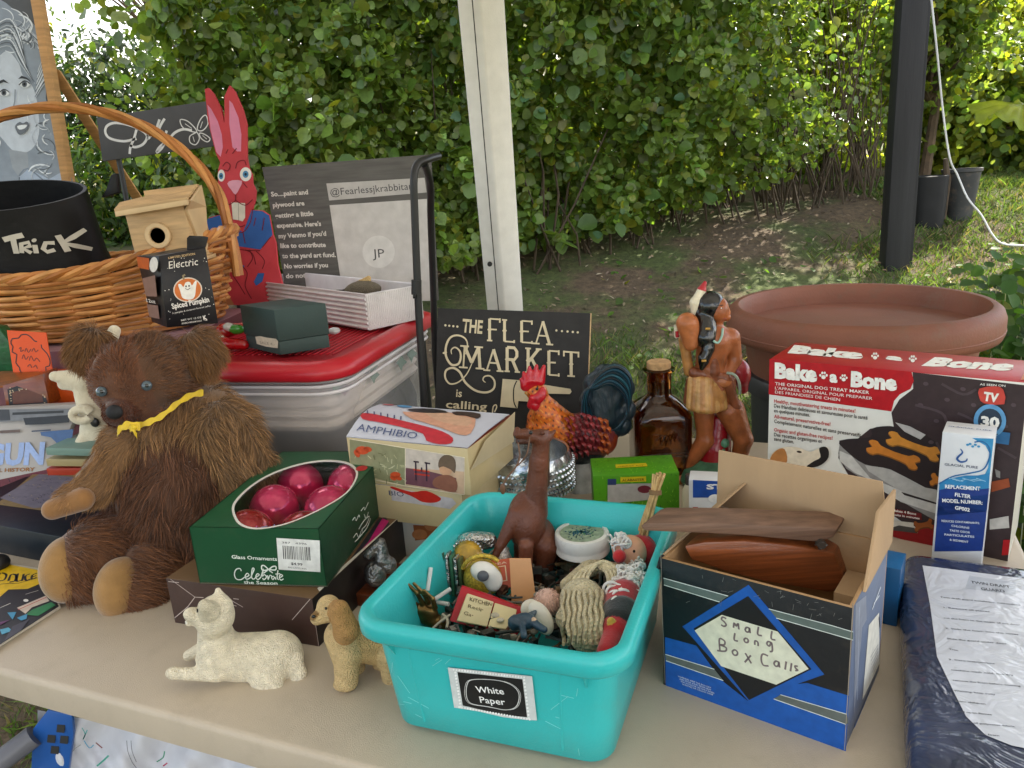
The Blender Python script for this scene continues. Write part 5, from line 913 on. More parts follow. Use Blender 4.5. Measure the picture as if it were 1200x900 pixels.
# ================================================================== cat and dog figurines
def base(px_, py_): q = Zp(px_, py_, 0); return q
q = base(270, 800); Yc = q[1]+.005; k6 = lambda x, y: (180+x/4, 670+y/4); CW = '#e6dac0'
P_ = lambda x, y, dy=0: (*k6(x, y), dy)
cat_p = [('c', P_(290, 290, .01), P_(310, 380, .01), 20, 27, CW), ('e', P_(290, 205), (22, 19, 24), CW), ('c', P_(250, 225, -.006), P_(185, 205, -.012), 13, 8.5, CW), ('e', P_(170, 196, -.014), (7, 7, 6), CW), ('c', P_(185, 225, -.008), P_(165, 240, -.012), 6, 4, CW),
         ('c', P_(320, 150, .006), P_(302, 88, .012), 10, 3.5, CW), ('c', P_(262, 185, -.014), P_(240, 160, -.022), 12, 8, '#cfc4aa'), ('e', P_(262, 240, -.006), (14, 10, 18), CW),
         ('c', P_(350, 400, .012), P_(560, 400, .02), 27, 29, CW), ('e', P_(590, 400, .02), (28, 26, 30), CW), ('c', P_(300, 480, -.012), P_(110, 478, -.010), 9, 7, CW), ('e', P_(85, 474, -.010), (7, 7, 6.5), CW), ('c', P_(250, 350, .035), P_(165, 392, .042), 9, 6.5, CW),
         ('e', P_(530, 490, -.008), (21, 14, 21), CW), ('c', P_(530, 545, -.014), P_(590, 560, -.018), 8, 8, CW), ('c', P_(590, 560, -.018), P_(568, 618, -.020), 7, 5.5, CW), ('c', P_(672, 400, .01), P_(682, 480, 0), 7, 8, CW), ('c', P_(682, 480, 0), P_(655, 555, -.008), 8, 7, CW), ('c', P_(655, 555, -.008), P_(610, 575, -.014), 7, 6, CW)]
t = thing('cat_figurine', 'white fleecy resin cat figurine lying with head raised on the table', 'figurine', q); fbody('body', cat_p, Yc, RESIN, t, h=.0016, K=.006)
g = G(); g.tube([W(*k6(152, 232), Yc-.018), W(*k6(155, 244), Yc-.018)], .0014, 6, (.8, .78, .7)); g.build('tooth', PLASTIC, t); g = G(); g.tube([W(*k6(205, 175), Yc-.016), W(*k6(206, 198), Yc-.016)], .001, 6); g.build('eye', pm('dark_gap'), t)
q = base(405, 806); Yd = q[1]+.004; DT = '#b99a68'; DL = '#c9ad7c'
dog_p = [('e', P_(820, 165, .0), (14, 13, 14), DL), ('c', P_(810, 200, -.005), P_(765, 225, -.012), 10, 6.5, DL), ('c', P_(770, 205, -.01), P_(752, 212, -.014), 5, 4, '#8a6a40'), ('c', P_(870, 180, -.012), P_(905, 270, -.014), 12, 15, '#ad8450'), ('e', P_(895, 285, -.014), (13, 8, 15), '#a87c48'),
         ('c', P_(880, 300, .008), P_(905, 360, .006), 20, 20, DL), ('c', P_(920, 320, .015), P_(1120, 350, .03), 22, 25, DT), ('c', P_(905, 380, -.004), P_(905, 500, -.006), 16, 14, DL), ('c', P_(940, 400, .03), P_(945, 500, .034), 12, 12, DL), ('c', P_(1110, 380, .01), P_(1125, 490, .01), 17, 14, DL), ('c', P_(1070, 400, .04), P_(1080, 470, .04), 12, 12, DL), ('e', P_(895, 530, -.008), (13, 11, 6), DL)]
t = thing('dog_figurine', 'tan curly spaniel figurine standing at the left of the teal bin', 'figurine', q); fbody('body', dog_p, Yd, RESIN, t, h=.0016, K=.006)
g = G(); g.ell(W(*k6(808, 172), Yd-.0175), .0018, .0018, .0018, 10); g.ell(W(*k6(750, 210), Yd-.0175), .0028, .002, .0024, 10); g.build('eye_and_nose', pm('black_eye'), t)
def filmmat():
    m = bpy.data.materials.new('window_film'); m.use_nodes = True; n = m.node_tree.nodes; l = m.node_tree.links.new; n.remove(n['Principled BSDF']); a = n.new('ShaderNodeBsdfTransparent'); a.inputs[0].default_value = (.93, .93, .93, 1); b = n.new('ShaderNodeBsdfGlossy'); b.inputs['Roughness'].default_value = .07
    x = n.new('ShaderNodeMixShader'); x.inputs[0].default_value = .10; l(a.outputs[0], x.inputs[1]); l(b.outputs[0], x.inputs[2]); l(x.outputs[0], n['Material Output'].inputs['Surface']); return m
# ================================================================== brown gift box, green ornament box
b = Bx(-.41, .985, -.355, .252, .298, .075); t = boxthing(b, 'brown_gift_box', 'flat dark brown gift box under the green glass ornament box', 'box', ('#43302b', '#221a19', '#43302b', '#3a2a26', '#6b5238'), bevel=.001)  # right side coloured darker to stand for the shadow on it
p = b.front(); c6 = lambda *q: cp(180, 670, 4, q)
for i, q_ in enumerate((((75, 10), (195, 118), (235, 120)), ((70, 45), (120, 50)), ((100, 215), (160, 165), (195, 118)), ((360, 130), (420, 165)), ((375, 125), (400, 128)), ((350, 148), (390, 160)), ((735, 125), (650, 225)), ((770, 250), (785, 360)))): p.stroke(c6(*q_), .8, rgb('#c9b8b0'), same=i > 0)
p.build('scratches', t)
p = b.top(); p.poly([(444, 608), (452, 606), (474, 618), (440, 650), (418, 665), (408, 668)], rgb('#26242e')); p.poly([(448, 608), (456, 611), (452, 632), (425, 656), (415, 660), (432, 635)], rgb('#b5186a')); p.poly([(372, 690), (377, 694), (482, 604), (480, 600)], rgb('#d9d2c6')); p.build('top_print', t)
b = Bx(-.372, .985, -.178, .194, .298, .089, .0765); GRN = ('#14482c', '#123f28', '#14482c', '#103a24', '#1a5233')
t = thing('ornament_box', 'green glass ornament box with an oval window showing pink baubles', 'box', b.c)
X_, Y_, Z_ = b.X, b.Y, b.Z; g = G()
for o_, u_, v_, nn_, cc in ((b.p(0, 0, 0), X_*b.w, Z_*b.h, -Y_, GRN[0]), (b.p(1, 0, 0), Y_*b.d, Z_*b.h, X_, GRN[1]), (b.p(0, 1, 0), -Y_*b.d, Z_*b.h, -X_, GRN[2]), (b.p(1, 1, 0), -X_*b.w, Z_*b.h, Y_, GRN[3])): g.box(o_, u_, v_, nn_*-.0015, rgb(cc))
g.box(b.p(0, 0, 0), X_*b.w, Y_*b.d, Z_*.002, rgb('#8a8070')); g.build('box', CARD, t)
pt = b.top(); pt.b = None; c5 = lambda *q: cp(200, 500, 4, q)
ov = spline(c5((288, 400), (300, 350), (370, 280), (470, 220), (600, 175), (720, 157), (820, 165), (870, 195), (875, 240), (830, 310), (740, 370), (630, 425), (520, 465), (400, 483), (320, 460)), 4, True)
ouv = [pt.uv(q) for q in ov]; N_ = len(ouv); per = []
cen = np.mean(ouv, 0)
for q in ouv:                                             # top sheet with a real oval hole
    d = q-cen; ts = [t_ for t_ in (((b.w if d[0] > 0 else 0)-cen[0])/d[0] if abs(d[0]) > 1e-9 else 9e9, ((b.d if d[1] > 0 else 0)-cen[1])/d[1] if abs(d[1]) > 1e-9 else 9e9)]; per.append(cen+d*min(ts))
for c_ in ((0, 0), (b.w, 0), (b.w, b.d), (0, b.d)): i = int(np.argmin([np.linalg.norm(q-np.array(c_)) for q in per])); per[i] = np.array(c_, float)
g = G(); top3 = lambda q, z: b.p(0, 0, 1)+X_*q[0]+Y_*q[1]+Z_*z
g.loft([[top3(q, 0) for q in per], [top3(q, 0) for q in ouv], [top3(q, -.0015) for q in ouv]], col=rgb(GRN[4])); g.build('top_panel', CARD, t)
g = G(); rim_in = [cen+(q-cen)*.965 for q in ouv]; g.loft([[top3(q, .0006) for q in ouv], [top3(q, .0006) for q in rim_in], [top3(q, -.001) for q in rim_in]], col=rgb('#dcd8ce')); g.build('window_border', CARD, t)
g = G(); g.add([top3(q, -.0012) for q in ouv], [tuple(range(N_))], (1, 1, 1)); g.build('window_film', filmmat(), t)
BAU = pm('pink_glass_bauble', (.66, .03, .13), rough=.14, metal=.35, coat=.8, var=.12, vs=20); BRD = pm('red_glass_bauble', (.42, .012, .018), rough=.18, metal=.35, coat=.8, var=.12)
for k, (x, y, r, m_) in enumerate(((.049, .25, .0405, BAU), (.142, .248, .0405, BAU), (.047, .155, .0405, BAU), (.143, .152, .041, BAU), (.05, .062, .0405, BRD), (.142, .058, .0405, BRD))):
    g = G(); s_ = np.array([x, y]); q = top3(s_, -.004-r); g.ell(q, r, r, r, 32); o_ = g.build('bauble', m_, t); g = G(); g.lathe(q+Z_*r*.8+X_*r*.5, [(.005, 0), (.005, .006), (.001, .008)], 10); 
g = G(); r2 = np.random.RandomState(4)
for k in range(60): s_ = pt.uv((292+r2.uniform(0, 52), 612+r2.uniform(-6, 4))); g.cbox(top3(s_, -.012-.01*r2.rand()), .012, .0012, .001, r2.uniform(0, 3), rgb(['#8a9ae0', '#c05ab0', '#b0b8e8', '#7a2a6a'][k % 4]))
g.build('tinsel', PLASTIC, t, kind='stuff')
p = b.front(); GW = rgb('#dfe6dc')
p.text('Glass Ornaments', c5((288, 617))[0], c5((500, 628))[0], 4.6, GW, .015)
for i, st in enumerate((((332, 676), (326, 664), (308, 668), (300, 690), (308, 712), (330, 716), (348, 704)), ((350, 706), (368, 696), (360, 686), (350, 700), (358, 714), (376, 706)), ((376, 706), (392, 668), (384, 664), (380, 700), (388, 714), (402, 704)), ((402, 704), (416, 694), (408, 688), (400, 702), (410, 716), (424, 704)), ((424, 704), (436, 665), (430, 700), (440, 692), (450, 704), (438, 716), (432, 708)), ((450, 700), (456, 698), (458, 716), (466, 696), (476, 700)), ((486, 700), (474, 704), (480, 716), (490, 704), (494, 716)), ((504, 672), (500, 706), (508, 716)), ((492, 690), (514, 688)), ((510, 708), (526, 698), (516, 692), (510, 706), (518, 718), (530, 712)))): p.stroke(c5(*st), 1.3, GW, smooth=4, same=i > 0)
p.text('the Season', c5((345, 735))[0], c5((503, 740))[0], 4.2, GW, .02)
p.stroke(c5((460, 668), (440, 650), (428, 652), (432, 672), (460, 668), (478, 655), (494, 654), (492, 670), (460, 668)), 1.6, GW, smooth=4); p.stroke(c5((455, 672), (436, 686)), 1.4, GW); p.stroke(c5((462, 672), (480, 684)), 1.4, GW, same=True)
p.poly(c5((497, 520), (700, 532), (703, 680), (508, 668)), rgb('#dcdcd8'))
r2 = np.random.RandomState(8); x = 528
while x < 655: w_ = r2.uniform(1.2, 5); p.stroke(c5((x, 556+(x-528)*.06), (x+4, 618+(x-528)*.06)), w_/4, rgb('#1e1e20'), same=x > 528); x += w_+r2.uniform(2, 5)
p.text('$4.99', c5((566, 645))[0], c5((620, 650))[0], 3.2, rgb('#2a2a2c'), .02); p.text('BIG LOTS INC', c5((552, 660))[0], c5((640, 668))[0], 1.8, rgb('#2a2a2c'), 0, same=True); p.text('387   4396', c5((524, 545))[0], c5((640, 552))[0], 2.4, rgb('#2a2a2c'), 0, same=True)
p.build('front_print', t)
p = b.right()
for i, st in enumerate((((850, 440), (862, 425), (868, 440), (880, 415), (885, 425)), ((890, 395), (905, 378), (908, 390), (925, 355)), ((855, 520), (870, 500), (880, 520), (895, 480), (900, 500)), ((880, 480), (905, 440), (930, 420), (915, 460), (895, 480)), ((905, 410), (915, 430), (925, 400)), ((862, 540), (890, 510), (920, 470), (935, 430)))): p.stroke(c5(*st), 1.3, GW, smooth=3, same=i > 0)
p.build('side_print', t)
p = b.top(); p.text('Ornaments', c5((850, 172))[0], c5((965, 178))[0], 3, GW, .02, top=c5((862, 160))[0]); p.disc(c5((895, 197))[0], 7, 3, rgb('#b51a24'), -10); p.build('top_print', t)
# grey thing slotted between brown box and bin, pewter ornament, brown case
q = Zp(445, 700, 0); fbody('pewter_ornament', [('e', (440, 672, 0), (13, 12, 16), '#888'+'888'), ('c', (448, 655, 0), (446, 636, .005), 9, 6, '#888888'), ('e', (456, 662, .0), (9, 9, 10), '#888888'), ('c', (432, 650, 0), (440, 640, 0), 6, 4, '#888888')], q[1]-.01, pm('pewter', None, rough=.3, metal=.9, var=.5, vs=90, bump=.004, bs=160), None, h=.0015, K=.004, label='crumpled pewter ornament wedged between brown gift box and teal bin', cat='ornament', loc=q)
q = Zp(420, 712, 0); b2 = Bx(q[0]+.008, q[1], -.37, .05, .10, .022); boxthing(b2, 'wooden_case', 'small reddish-brown wooden case on the table beside the teal bin corner', 'case', '#5c2a10', mat=pm('case_wood', None, rough=.35, var=.3, vs=20, grain=(1, 8, 8), coat=.4), bevel=.002)
q = Zp(470, 655, 0); b2 = Bx(q[0]+.025, q[1]+.01, -.37, .03, .17, .055); boxthing(b2, 'grey_box', 'narrow grey box along the left side of the teal bin', 'box', ('#5a5e66', '#6a6e76', '#50545c', '#555', '#9a9ea6') if False else '#70747c', bevel=.002)
# ================================================================== construction toy boxes
CRM = '#c9b68c'
bu = Bx(-.177, 1.163, -.436, .225, .163, .078, .135); bl_ = Bx(-.190, 1.170, -.40, .215, .158, .064, .0705); b3 = Bx(-.165, 1.175, -.44, .235, .17, .07, 0)
t = boxthing(b3, 'photo_box', 'white box printed with a blond child, bottom of the three toy boxes', 'box', '#c5c2bd', bevel=.001); p = b3.front(); p.poly(cp(420, 560, 6, [(385, 330), (560, 340), (560, 420), (400, 440)]), rgb('#9a5a34')); p.disc((505, 612), 8, 10, rgb('#b5794f'), 10); p.poly(cp(420, 560, 6, [(455, 290), (470, 250), (510, 236), (550, 255), (566, 300), (560, 330), (540, 310), (500, 320), (470, 310), (456, 330)]), rgb('#c9a95e'), smooth=3); p.disc((492, 626), 9, 6, rgb('#b5794f')); p.build('printing', t)
t = boxthing(bl_, 'toy_box', 'cream construction toy box lying flat beneath the open one', 'toy box', ('#c9b68c', '#b8a57c', '#c9b68c', '#c9b68c', '#b5b0b4'), bevel=.001); p = bl_.front(); c48 = lambda *q: cp(400, 440, 4, q)
p.poly(c48((232, 520), (300, 535), (520, 575), (540, 600), (510, 625), (238, 585)), rgb('#c2bcc0')); p.poly(c48((240, 520), (330, 545), (400, 540), (468, 575), (440, 595), (380, 592), (330, 565), (238, 530)), rgb('#c0281e'), smooth=3); p.text('BIO', c48((225, 560))[0], c48((295, 568))[0], 6, rgb('#3a4566'), 0); p.build('printing', t)
t = thing('toy_box', 'open construction toy box with crushed lid showing two children playing', 'toy box', bu.c)
g = G(); bu.faces(g, CRM, '#b8a57c', CRM, CRM, '#6a2a1a'); g.build('box', CARD, t, bevel=.001)
p = bu.front(); p.poly(c48((40, 298), (300, 342), (300, 515), (235, 500), (42, 450)), rgb('#8d8c6a')); p.poly(c48((302, 342), (578, 385), (576, 560), (302, 512)), rgb('#c8a98c')); p.poly(c48((302, 342), (578, 385), (577, 450), (302, 432)), rgb('#c9bcb0')); p.poly(c48((302, 432), (400, 445), (540, 480), (540, 545), (302, 508)), rgb('#6e4650'))
p.stroke(c48((38, 296), (580, 384), (578, 564), (300, 516), (40, 465)), .9, rgb('#e8dcc0')); p.stroke(c48((301, 342), (301, 514)), .9, rgb('#e8dcc0'), same=True)
r2 = np.random.RandomState(6)
for k in range(42): x, y = r2.uniform(60, 290), r2.uniform(0, 1); a = r2.uniform(-.6, 2.2); q0 = (x, 330+y*130+x*.16); p.stroke(c48(q0, (q0[0]+22*math.cos(a), q0[1]+22*math.sin(a))), .9, rgb(['#b9b48c', '#6a6c48', '#c9c4a0'][k % 3]), same=k > 0)
for k, (x, y, r) in enumerate(((100, 350, 8), (75, 365, 5), (125, 345, 5), (255, 465, 6), (270, 480, 4), (245, 480, 4))): p.disc(c48((x, y))[0], r, r*.6, rgb('#c9502a'), r2.uniform(0, 90), same=k > 0)
for k, st in enumerate((((340, 440), (415, 450)), ((350, 400), (352, 490)), ((400, 405), (402, 495)), ((340, 402), (365, 405)), ((392, 408), (418, 412)), ((345, 460), (415, 468)), ((378, 430), (378, 450)))): p.stroke(c48(*st), 2.0, rgb('#c23a2a' if k in (0, 5) else '#3a2a3a'), same=k > 0)
p.disc(c48((492, 430))[0], 8, 10, rgb('#c99a78')); p.poly(c48((458, 430), (460, 395), (485, 372), (520, 376), (538, 405), (534, 455), (515, 440), (480, 425)), rgb('#6a5848'), smooth=3); p.poly(c48((440, 480), (480, 465), (520, 470), (545, 500), (535, 545), (460, 530), (430, 510)), rgb('#8a5a48'), smooth=3); p.build('front_print', t)
# raised, bowed lid
A, B_ = bu.p(0, 0, 1), bu.p(1, 0, 1); C0 = W(597, 486, bu.p(1, 1, 1)[1]+.01); D0 = W(446, 474, bu.p(0, 1, 1)[1]-.005); g = G(); V = []; n1, n2 = 8, 8
for i in range(n1+1):
    for j in range(n2+1):
        u_, v_ = i/n1, j/n2; q = (A*(1-u_)+B_*u_)*(1-v_)+(D0*(1-u_)+C0*u_)*v_; V.append(q+np.array([0, 0, .012*math.sin(PI*v_)*(1-u_*.8)+.001]))
Fq = [(i*(n2+1)+j, (i+1)*(n2+1)+j, (i+1)*(n2+1)+j+1, i*(n2+1)+j+1) for i in range(n1) for j in range(n2)]; m_ = len(V)
g.add(V+[v-np.array([0, 0, .0012]) for v in V], Fq+[tuple(k+m_ for k in f[::-1]) for f in Fq], rgb('#c3c4d0')); lid = g.build('lid', CARD, t)
g = G(); g.slab([bu.p(1, .02, 1), bu.p(1, 1, 1), C0], bu.X, .001, rgb('#8a3a1c')); g.slab([bu.p(1, .0, .55)+bu.X*.002, bu.p(1, 1, .4)+bu.X*.002, bu.p(1, 1.0, 1.1)+bu.X*.008, bu.p(1, .3, .95)+bu.X*.006], bu.X, .001, rgb('#b8a888')); g.build('side_flap', CARD, t)
p = Print((A+B_)/2*0+A+[0, 0, .0118], B_-A, (D0+C0)/2-(A+B_)/2); p.k = 4
def LP(P): return P
nl = np.cross(B_-A, (D0+C0)/2-(A+B_)/2)
def lidp(ab):
    q = p.O+p.u*ab[0]+p.v*ab[1]; d = unit(q-CAM); best = None        # drop the print onto the bowed lid
    u_ = ab[0]/np.linalg.norm(B_-A); v_ = min(max(ab[1]/np.linalg.norm((D0+C0)/2-(A+B_)/2), 0), 1); u_ = min(max(u_, 0), 1); s_ = (A*(1-u_)+B_*u_)*(1-v_)+(D0*(1-u_)+C0*u_)*v_
    return s_+np.array([0, 0, .012*math.sin(PI*v_)*(1-u_*.8)+.0014+.00009*p.k])
p.O = A+np.array([0, 0, .001]); p.n = unit(nl) if nl@(CAM-A) > 0 else -unit(nl); p.p3 = lidp
p.poly(c48((130, 212), (200, 215), (300, 235), (400, 255), (480, 275), (525, 300), (515, 322), (460, 325), (400, 310), (390, 285), (300, 262), (200, 245), (130, 235)), rgb('#c02a38'), smooth=2)
p.poly(c48((330, 195), (420, 195), (520, 185), (600, 190), (640, 215), (610, 280), (560, 288), (480, 262), (400, 240), (350, 225)), rgb('#d09a80'), smooth=2); p.poly(c48((430, 180), (520, 178), (560, 200), (620, 215), (600, 250), (500, 240), (440, 215)), rgb('#d9a83a' if False else '#cfa488'), smooth=2)
p.poly(c48((360, 178), (430, 165), (500, 168), (530, 185), (500, 190), (440, 195), (380, 192)), rgb('#241c1e'), smooth=2); p.poly(c48((545, 182), (600, 175), (665, 185), (650, 212), (600, 200), (560, 200)), rgb('#3a2420'), smooth=2); p.disc(c48((355, 157))[0], 8, 2.4, rgb('#3a86b8')); p.disc(c48((290, 150))[0], 6, 1.6, rgb('#b54a52'))
for k in range(6): p.stroke(c48((165+28*k, 215+4*k), (172+28*k, 200+4*k)), 1.6, rgb('#3a3c66'), same=k > 0)
p.text('AMPHIBIO', c48((80, 272))[0], c48((352, 305))[0], 7, rgb('#3a4a78'), -.005, top=c48((98, 250))[0], shear=.1); p.build('lid_print', lid) if False else p.build('lid_print', t)
# ================================================================== clear tote with red lid
q1 = Zp(397, 427, .30); q2 = Zp(520, 357, .30); q2 = q1+(q2-q1)*.93; dS = unit(q2-q1); Ls = np.linalg.norm(q2-q1); dFx = -np.array([dS[1], -dS[0], 0]); Wf = .43
tote = thing('storage_tote', 'clear plastic storage tote with red lid full of folded linens', 'tote', (*(q1+dFx*Wf/2+dS*Ls/2)[:2], TT))
tc_ = (q1+dFx*Wf/2+dS*Ls/2); tc_ = np.array([tc_[0], tc_[1], TT])
def tr2(w_, l_, z, r, n_=6):
    out = []
    for sx, sy, a0 in ((1, -1, -90), (1, 1, 0), (-1, 1, 90), (-1, -1, 180)):
        for k in range(n_): a = math.radians(a0+90*k/(n_-1)); out.append(tc_-dFx*(sx*(w_/2-r)+r*math.cos(a))+dS*(sy*(l_/2-r)+r*math.sin(a))+[0, 0, z])
    return out
CLR = bpy.data.materials.new('milky_clear_plastic'); CLR.use_nodes = True; n_ = CLR.node_tree.nodes; l_ = CLR.node_tree.links.new; tb2 = n_.new('ShaderNodeBsdfTransparent'); tb2.inputs[0].default_value = (.93, .93, .93, 1); ms_ = n_.new('ShaderNodeMixShader'); ms_.inputs[0].default_value = .34
pb = n_['Principled BSDF']; pb.inputs['Base Color'].default_value = (.82, .80, .80, 1); pb.inputs['Roughness'].default_value = .22; pb.inputs['Coat Weight'].default_value = .6; l_(tb2.outputs[0], ms_.inputs[1]); l_(pb.outputs[0], ms_.inputs[2]); l_(ms_.outputs[0], n_['Material Output'].inputs['Surface']); g = G()
R = [tr2(Wf-.12, Ls-.12, .002, .03), tr2(Wf-.09, Ls-.09, .01, .05), tr2(Wf-.055, Ls-.055, .15, .06), tr2(Wf-.05, Ls-.05, .155, .06), tr2(Wf-.035, Ls-.035, .255, .06), tr2(Wf-.015, Ls-.015, .26, .06), tr2(Wf-.015, Ls-.015, .275, .06)]
g.loft(R, cap0=True); o_ = g.build('tub', CLR, tote, sharp=50)
g = G(); [g.ring([np.array(q) for q in tr2(Wf-.028+.001*k, Ls-.028+.001*k, z_, .06)], .0035, 6) for k, z_ in enumerate((.238, .252))]; g.build('flange', pm('milky_flange', (.72, .68, .68), rough=.3, var=.03), tote)
RL = pm('red_lid_plastic', (.44, .012, .022), rough=.32, var=.06, vs=8, bump=.0003, bs=90); g = G()
g.loft([tr2(Wf+.004, Ls+.004, .266, .07), tr2(Wf+.012, Ls+.012, .27, .075), tr2(Wf+.012, Ls+.012, .283, .075), tr2(Wf+.002, Ls+.002, .293, .07), tr2(Wf-.03, Ls-.03, .301, .06), tr2(Wf-.05, Ls-.05, .301, .05), tr2(Wf-.065, Ls-.065, .294, .045)], cap0=True, cap1=True); g.build('lid', RL, tote, sharp=50)
g = G()
for k in range(24): x = -.16+k*.0135; a = tc_-dFx*x; g.box(a-dS*(Ls/2-.10)+[0, 0, .2942], -dFx*.005, dS*(Ls-.2), (0, 0, .0018))
g.build('lid_rib', RL, tote, bevel=.0005)
g = G(); f0 = tc_-dS*(Ls/2-.012)+[0, 0, .225]; g.box(f0+dFx*.18, -dFx*.055, dS*.006, (0, 0, .012), rgb('#5a4a52')); g.build('handle_slot', PLASTIC, tote, bevel=.002)
LIN = pm('folded_linen', None, rough=.9, var=.15, vs=8, bump=.004, bs=25); g = G(); g.loft([tr2(Wf-.11, Ls-.11, .012, .03), tr2(Wf-.10, Ls-.09, .10, .04), tr2(Wf-.12, Ls-.12, .148, .04)], cap0=True, cap1=True, col=rgb('#3a3638')); g.build('dark_linen', LIN, label='dark folded cloth at the bottom of the clear tote', cat='linen', loc=tc_)
g = G(); g.loft([tr2(Wf-.10+.012*(i % 2), Ls-.10+.012*(i % 2), .152+.0105*i, .03) for i in range(9)], cap0=True, cap1=True, col=rgb('#e6d8cc')); g.build('pale_linen', LIN, label='pale folded tablecloth in the upper half of the clear tote', cat='linen', loc=tc_+[0, 0, .152])
p = Print(tc_-dFx*(Wf/2-.036), dS, [0, 0, 1.]);
for k, (x, y) in enumerate(((400, 445), (396, 455), (404, 456), (438, 440), (436, 430), (424, 428), (482, 415), (470, 425))): p.poly([(x-6, y), (x-2, y-5), (x, y-11), (x+3, y-4), (x+7, y-1), (x+2, y+4), (x, y+10), (x-3, y+4)], rgb(['#5f8a72', '#6f9a84', '#8a5a78'][k % 3]), same=k > 0)
p.build('holly_print', tote, pm('print_on_cloth', None, rough=.9))
# things on the lid
zl = .302; q = Zp(329, 416, zl); b = Bx(q[0]-.0, q[1], .62, .085, .085, .066, zl)
qL, qR, qM = Zp(290, 407, zl), Zp(387, 407, zl), Zp(329, 416, zl); s_ = spx(qM); eL = unit(np.array([*(qL-qM)[:2], 0])); wL, wR = np.linalg.norm((qL-qM)[:2]), np.linalg.norm((qR-qM)[:2]); eR = unit(np.array([*(qR-qM)[:2], 0])); hh_ = 53*s_
t = thing('dark_green_box', 'small dark green lidded gift box with torn price sticker on the red tote lid', 'box', (*qM[:2], TT+zl)); g = G(); gb = (.028, .055, .05); m0 = np.array([*qM[:2], TT+zl])
g.box(m0, eL*wL, eR*wR, (0, 0, hh_*.30), gb); g.box(m0-(eL+eR)*.0015+[0, 0, hh_*.30+.0008], eL*(wL+.003), eR*(wR+.003), (0, 0, hh_*.70), gb); g.build('box', pm('textured_paper', None, rough=.6, var=.08, bump=.0003, bs=300), t, bevel=.0012)
p = Print(m0-(eL+eR)*.0016, -eL, [0, 0, 1.]); c6b = lambda *q: cp(230, 280, 4, q); p.poly(c6b((278, 458), (300, 455), (330, 462), (375, 468), (385, 480), (383, 512), (330, 505), (285, 492)), rgb('#cfc9b4')); p.text('SALE 4.-', c6b((300, 490))[0], c6b((370, 500))[0], 3, rgb('#8a8470')); p.build('price_sticker', t)
# silver ribbed tray, two tiers
qa, qb, qc, qd = Zp(293, 362, zl), Zp(433, 387, zl), Zp(486, 358, zl), Zp(362, 345, zl); e1 = unit(np.array([*(qb-qa)[:2], 0])); e2 = np.array([-e1[1], e1[0], 0]); w1_ = np.linalg.norm((qb-qa)[:2]); l1_ = abs(np.dot((qc-qb)[:2], e2[:2])); l1_ = max(.14, min(l1_, .26))*.60; s_ = spx(qb); h1 = 42*s_
SV = pm('silver_card', (.74, .71, .71), rough=.35, metal=.3, var=.1, vs=20); o3 = np.array([*qa[:2], TT+zl]); t = thing('silver_tray', 'silver ribbed open tray box on the red tote lid', 'tray', o3)
def wallset(o3, e1, e2, w, l, z0, z1, th_, g, inner=True):
    g.box(o3+[0, 0, z0], e1*w, e2*th_, (0, 0, z1-z0)); g.box(o3+e2*(l-th_)+[0, 0, z0], e1*w, e2*th_, (0, 0, z1-z0)); g.box(o3+e2*th_+[0, 0, z0], e1*th_, e2*(l-2*th_), (0, 0, z1-z0)); g.box(o3+e2*th_+e1*(w-th_)+[0, 0, z0], e1*th_, e2*(l-2*th_), (0, 0, z1-z0))
g = G(); wallset(o3, e1, e2, w1_, l1_, 0, h1, .003, g); g.box(o3+e1*.003+e2*.003+[0, 0, h1*.4], e1*(w1_-.006), e2*(l1_-.006), (0, 0, .002)); g.build('tray', SV, t)
g = G()
for k in range(7): z = h1*(.06+.135*k); g.tube([o3-e2*.0006+[0, 0, z], o3-e2*.0006+e1*w1_+[0, 0, z]], h1*.045, 6)
nr_ = 30
for k in range(nr_): a = o3+e1*(w1_+.0006)+e2*l1_*(k+.5)/nr_; g.tube([a+[0, 0, .001], a+[0, 0, h1*.98]], l1_/nr_*.33, 5)
g.build('ribs', SV, t, kind='stuff'); g = G(); g.tube([o3+e1*w1_*a+e2*l1_*b_+[0, 0, h1] for a, b_ in ((0, 0), (1, 0), (1, 1), (0, 1), (0, 0))], .0022, 6); g.build('rim', SV, t)
q = o3+e1*w1_*.72+e2*l1_*.55+[0, 0, h1*.4]; fbody('bird_ornament', [('e', (427, 338, 0), (20, 12, 9), '#6a6050'), ('e', (412, 340, 0), (8, 7, 5), '#6a6050'), ('c', (425, 333, 0), (432, 326, 0), 6, 3, '#c9a870'), ('c', (405, 342, 0), (394, 341, 0), 3, 1.5, '#2a2420')], q[1], RESIN, None, h=.002, label='small feathery ornament lying in the silver tray', cat='ornament', loc=q)
# sweets bag and red bits
t = thing('sweets_bag', 'crinkled red sweets bag with green print left of the dark green box', 'bag', W(262, 405, 1.42)); RB = pm('red_foil_bag', None, rough=.25, coat=.7, var=.15, vs=30, bump=.004, bs=45)
Yb = Zp(265, 408, zl)[1]; fbody('bag', [('c', (240, 400, 0), (286, 404, -.01), 9, 6, '#b00e14'), ('c', (262, 388, .02), (284, 384, .03), 9, 6, '#b00e14'), ('e', (278, 386, .0), (9, 9, 6), '#3a8a2a'), ('e', (268, 383, .0), (6, 9, 5), '#d9d4cc')], Yb, RB, t, h=.0016)
p = Print(W(262, 402, Yb-.016), cR, cU)
for k, st in enumerate((((238, 402), (252, 398), (262, 403)), ((250, 406), (270, 400), (284, 402)), ((246, 396), (262, 394)))): p.stroke(st, 1.6, rgb(['#d9dfd0', '#3a8a3a', '#d9dfd0'][k]), smooth=3, same=k > 0)
p.build('bag_print', t)
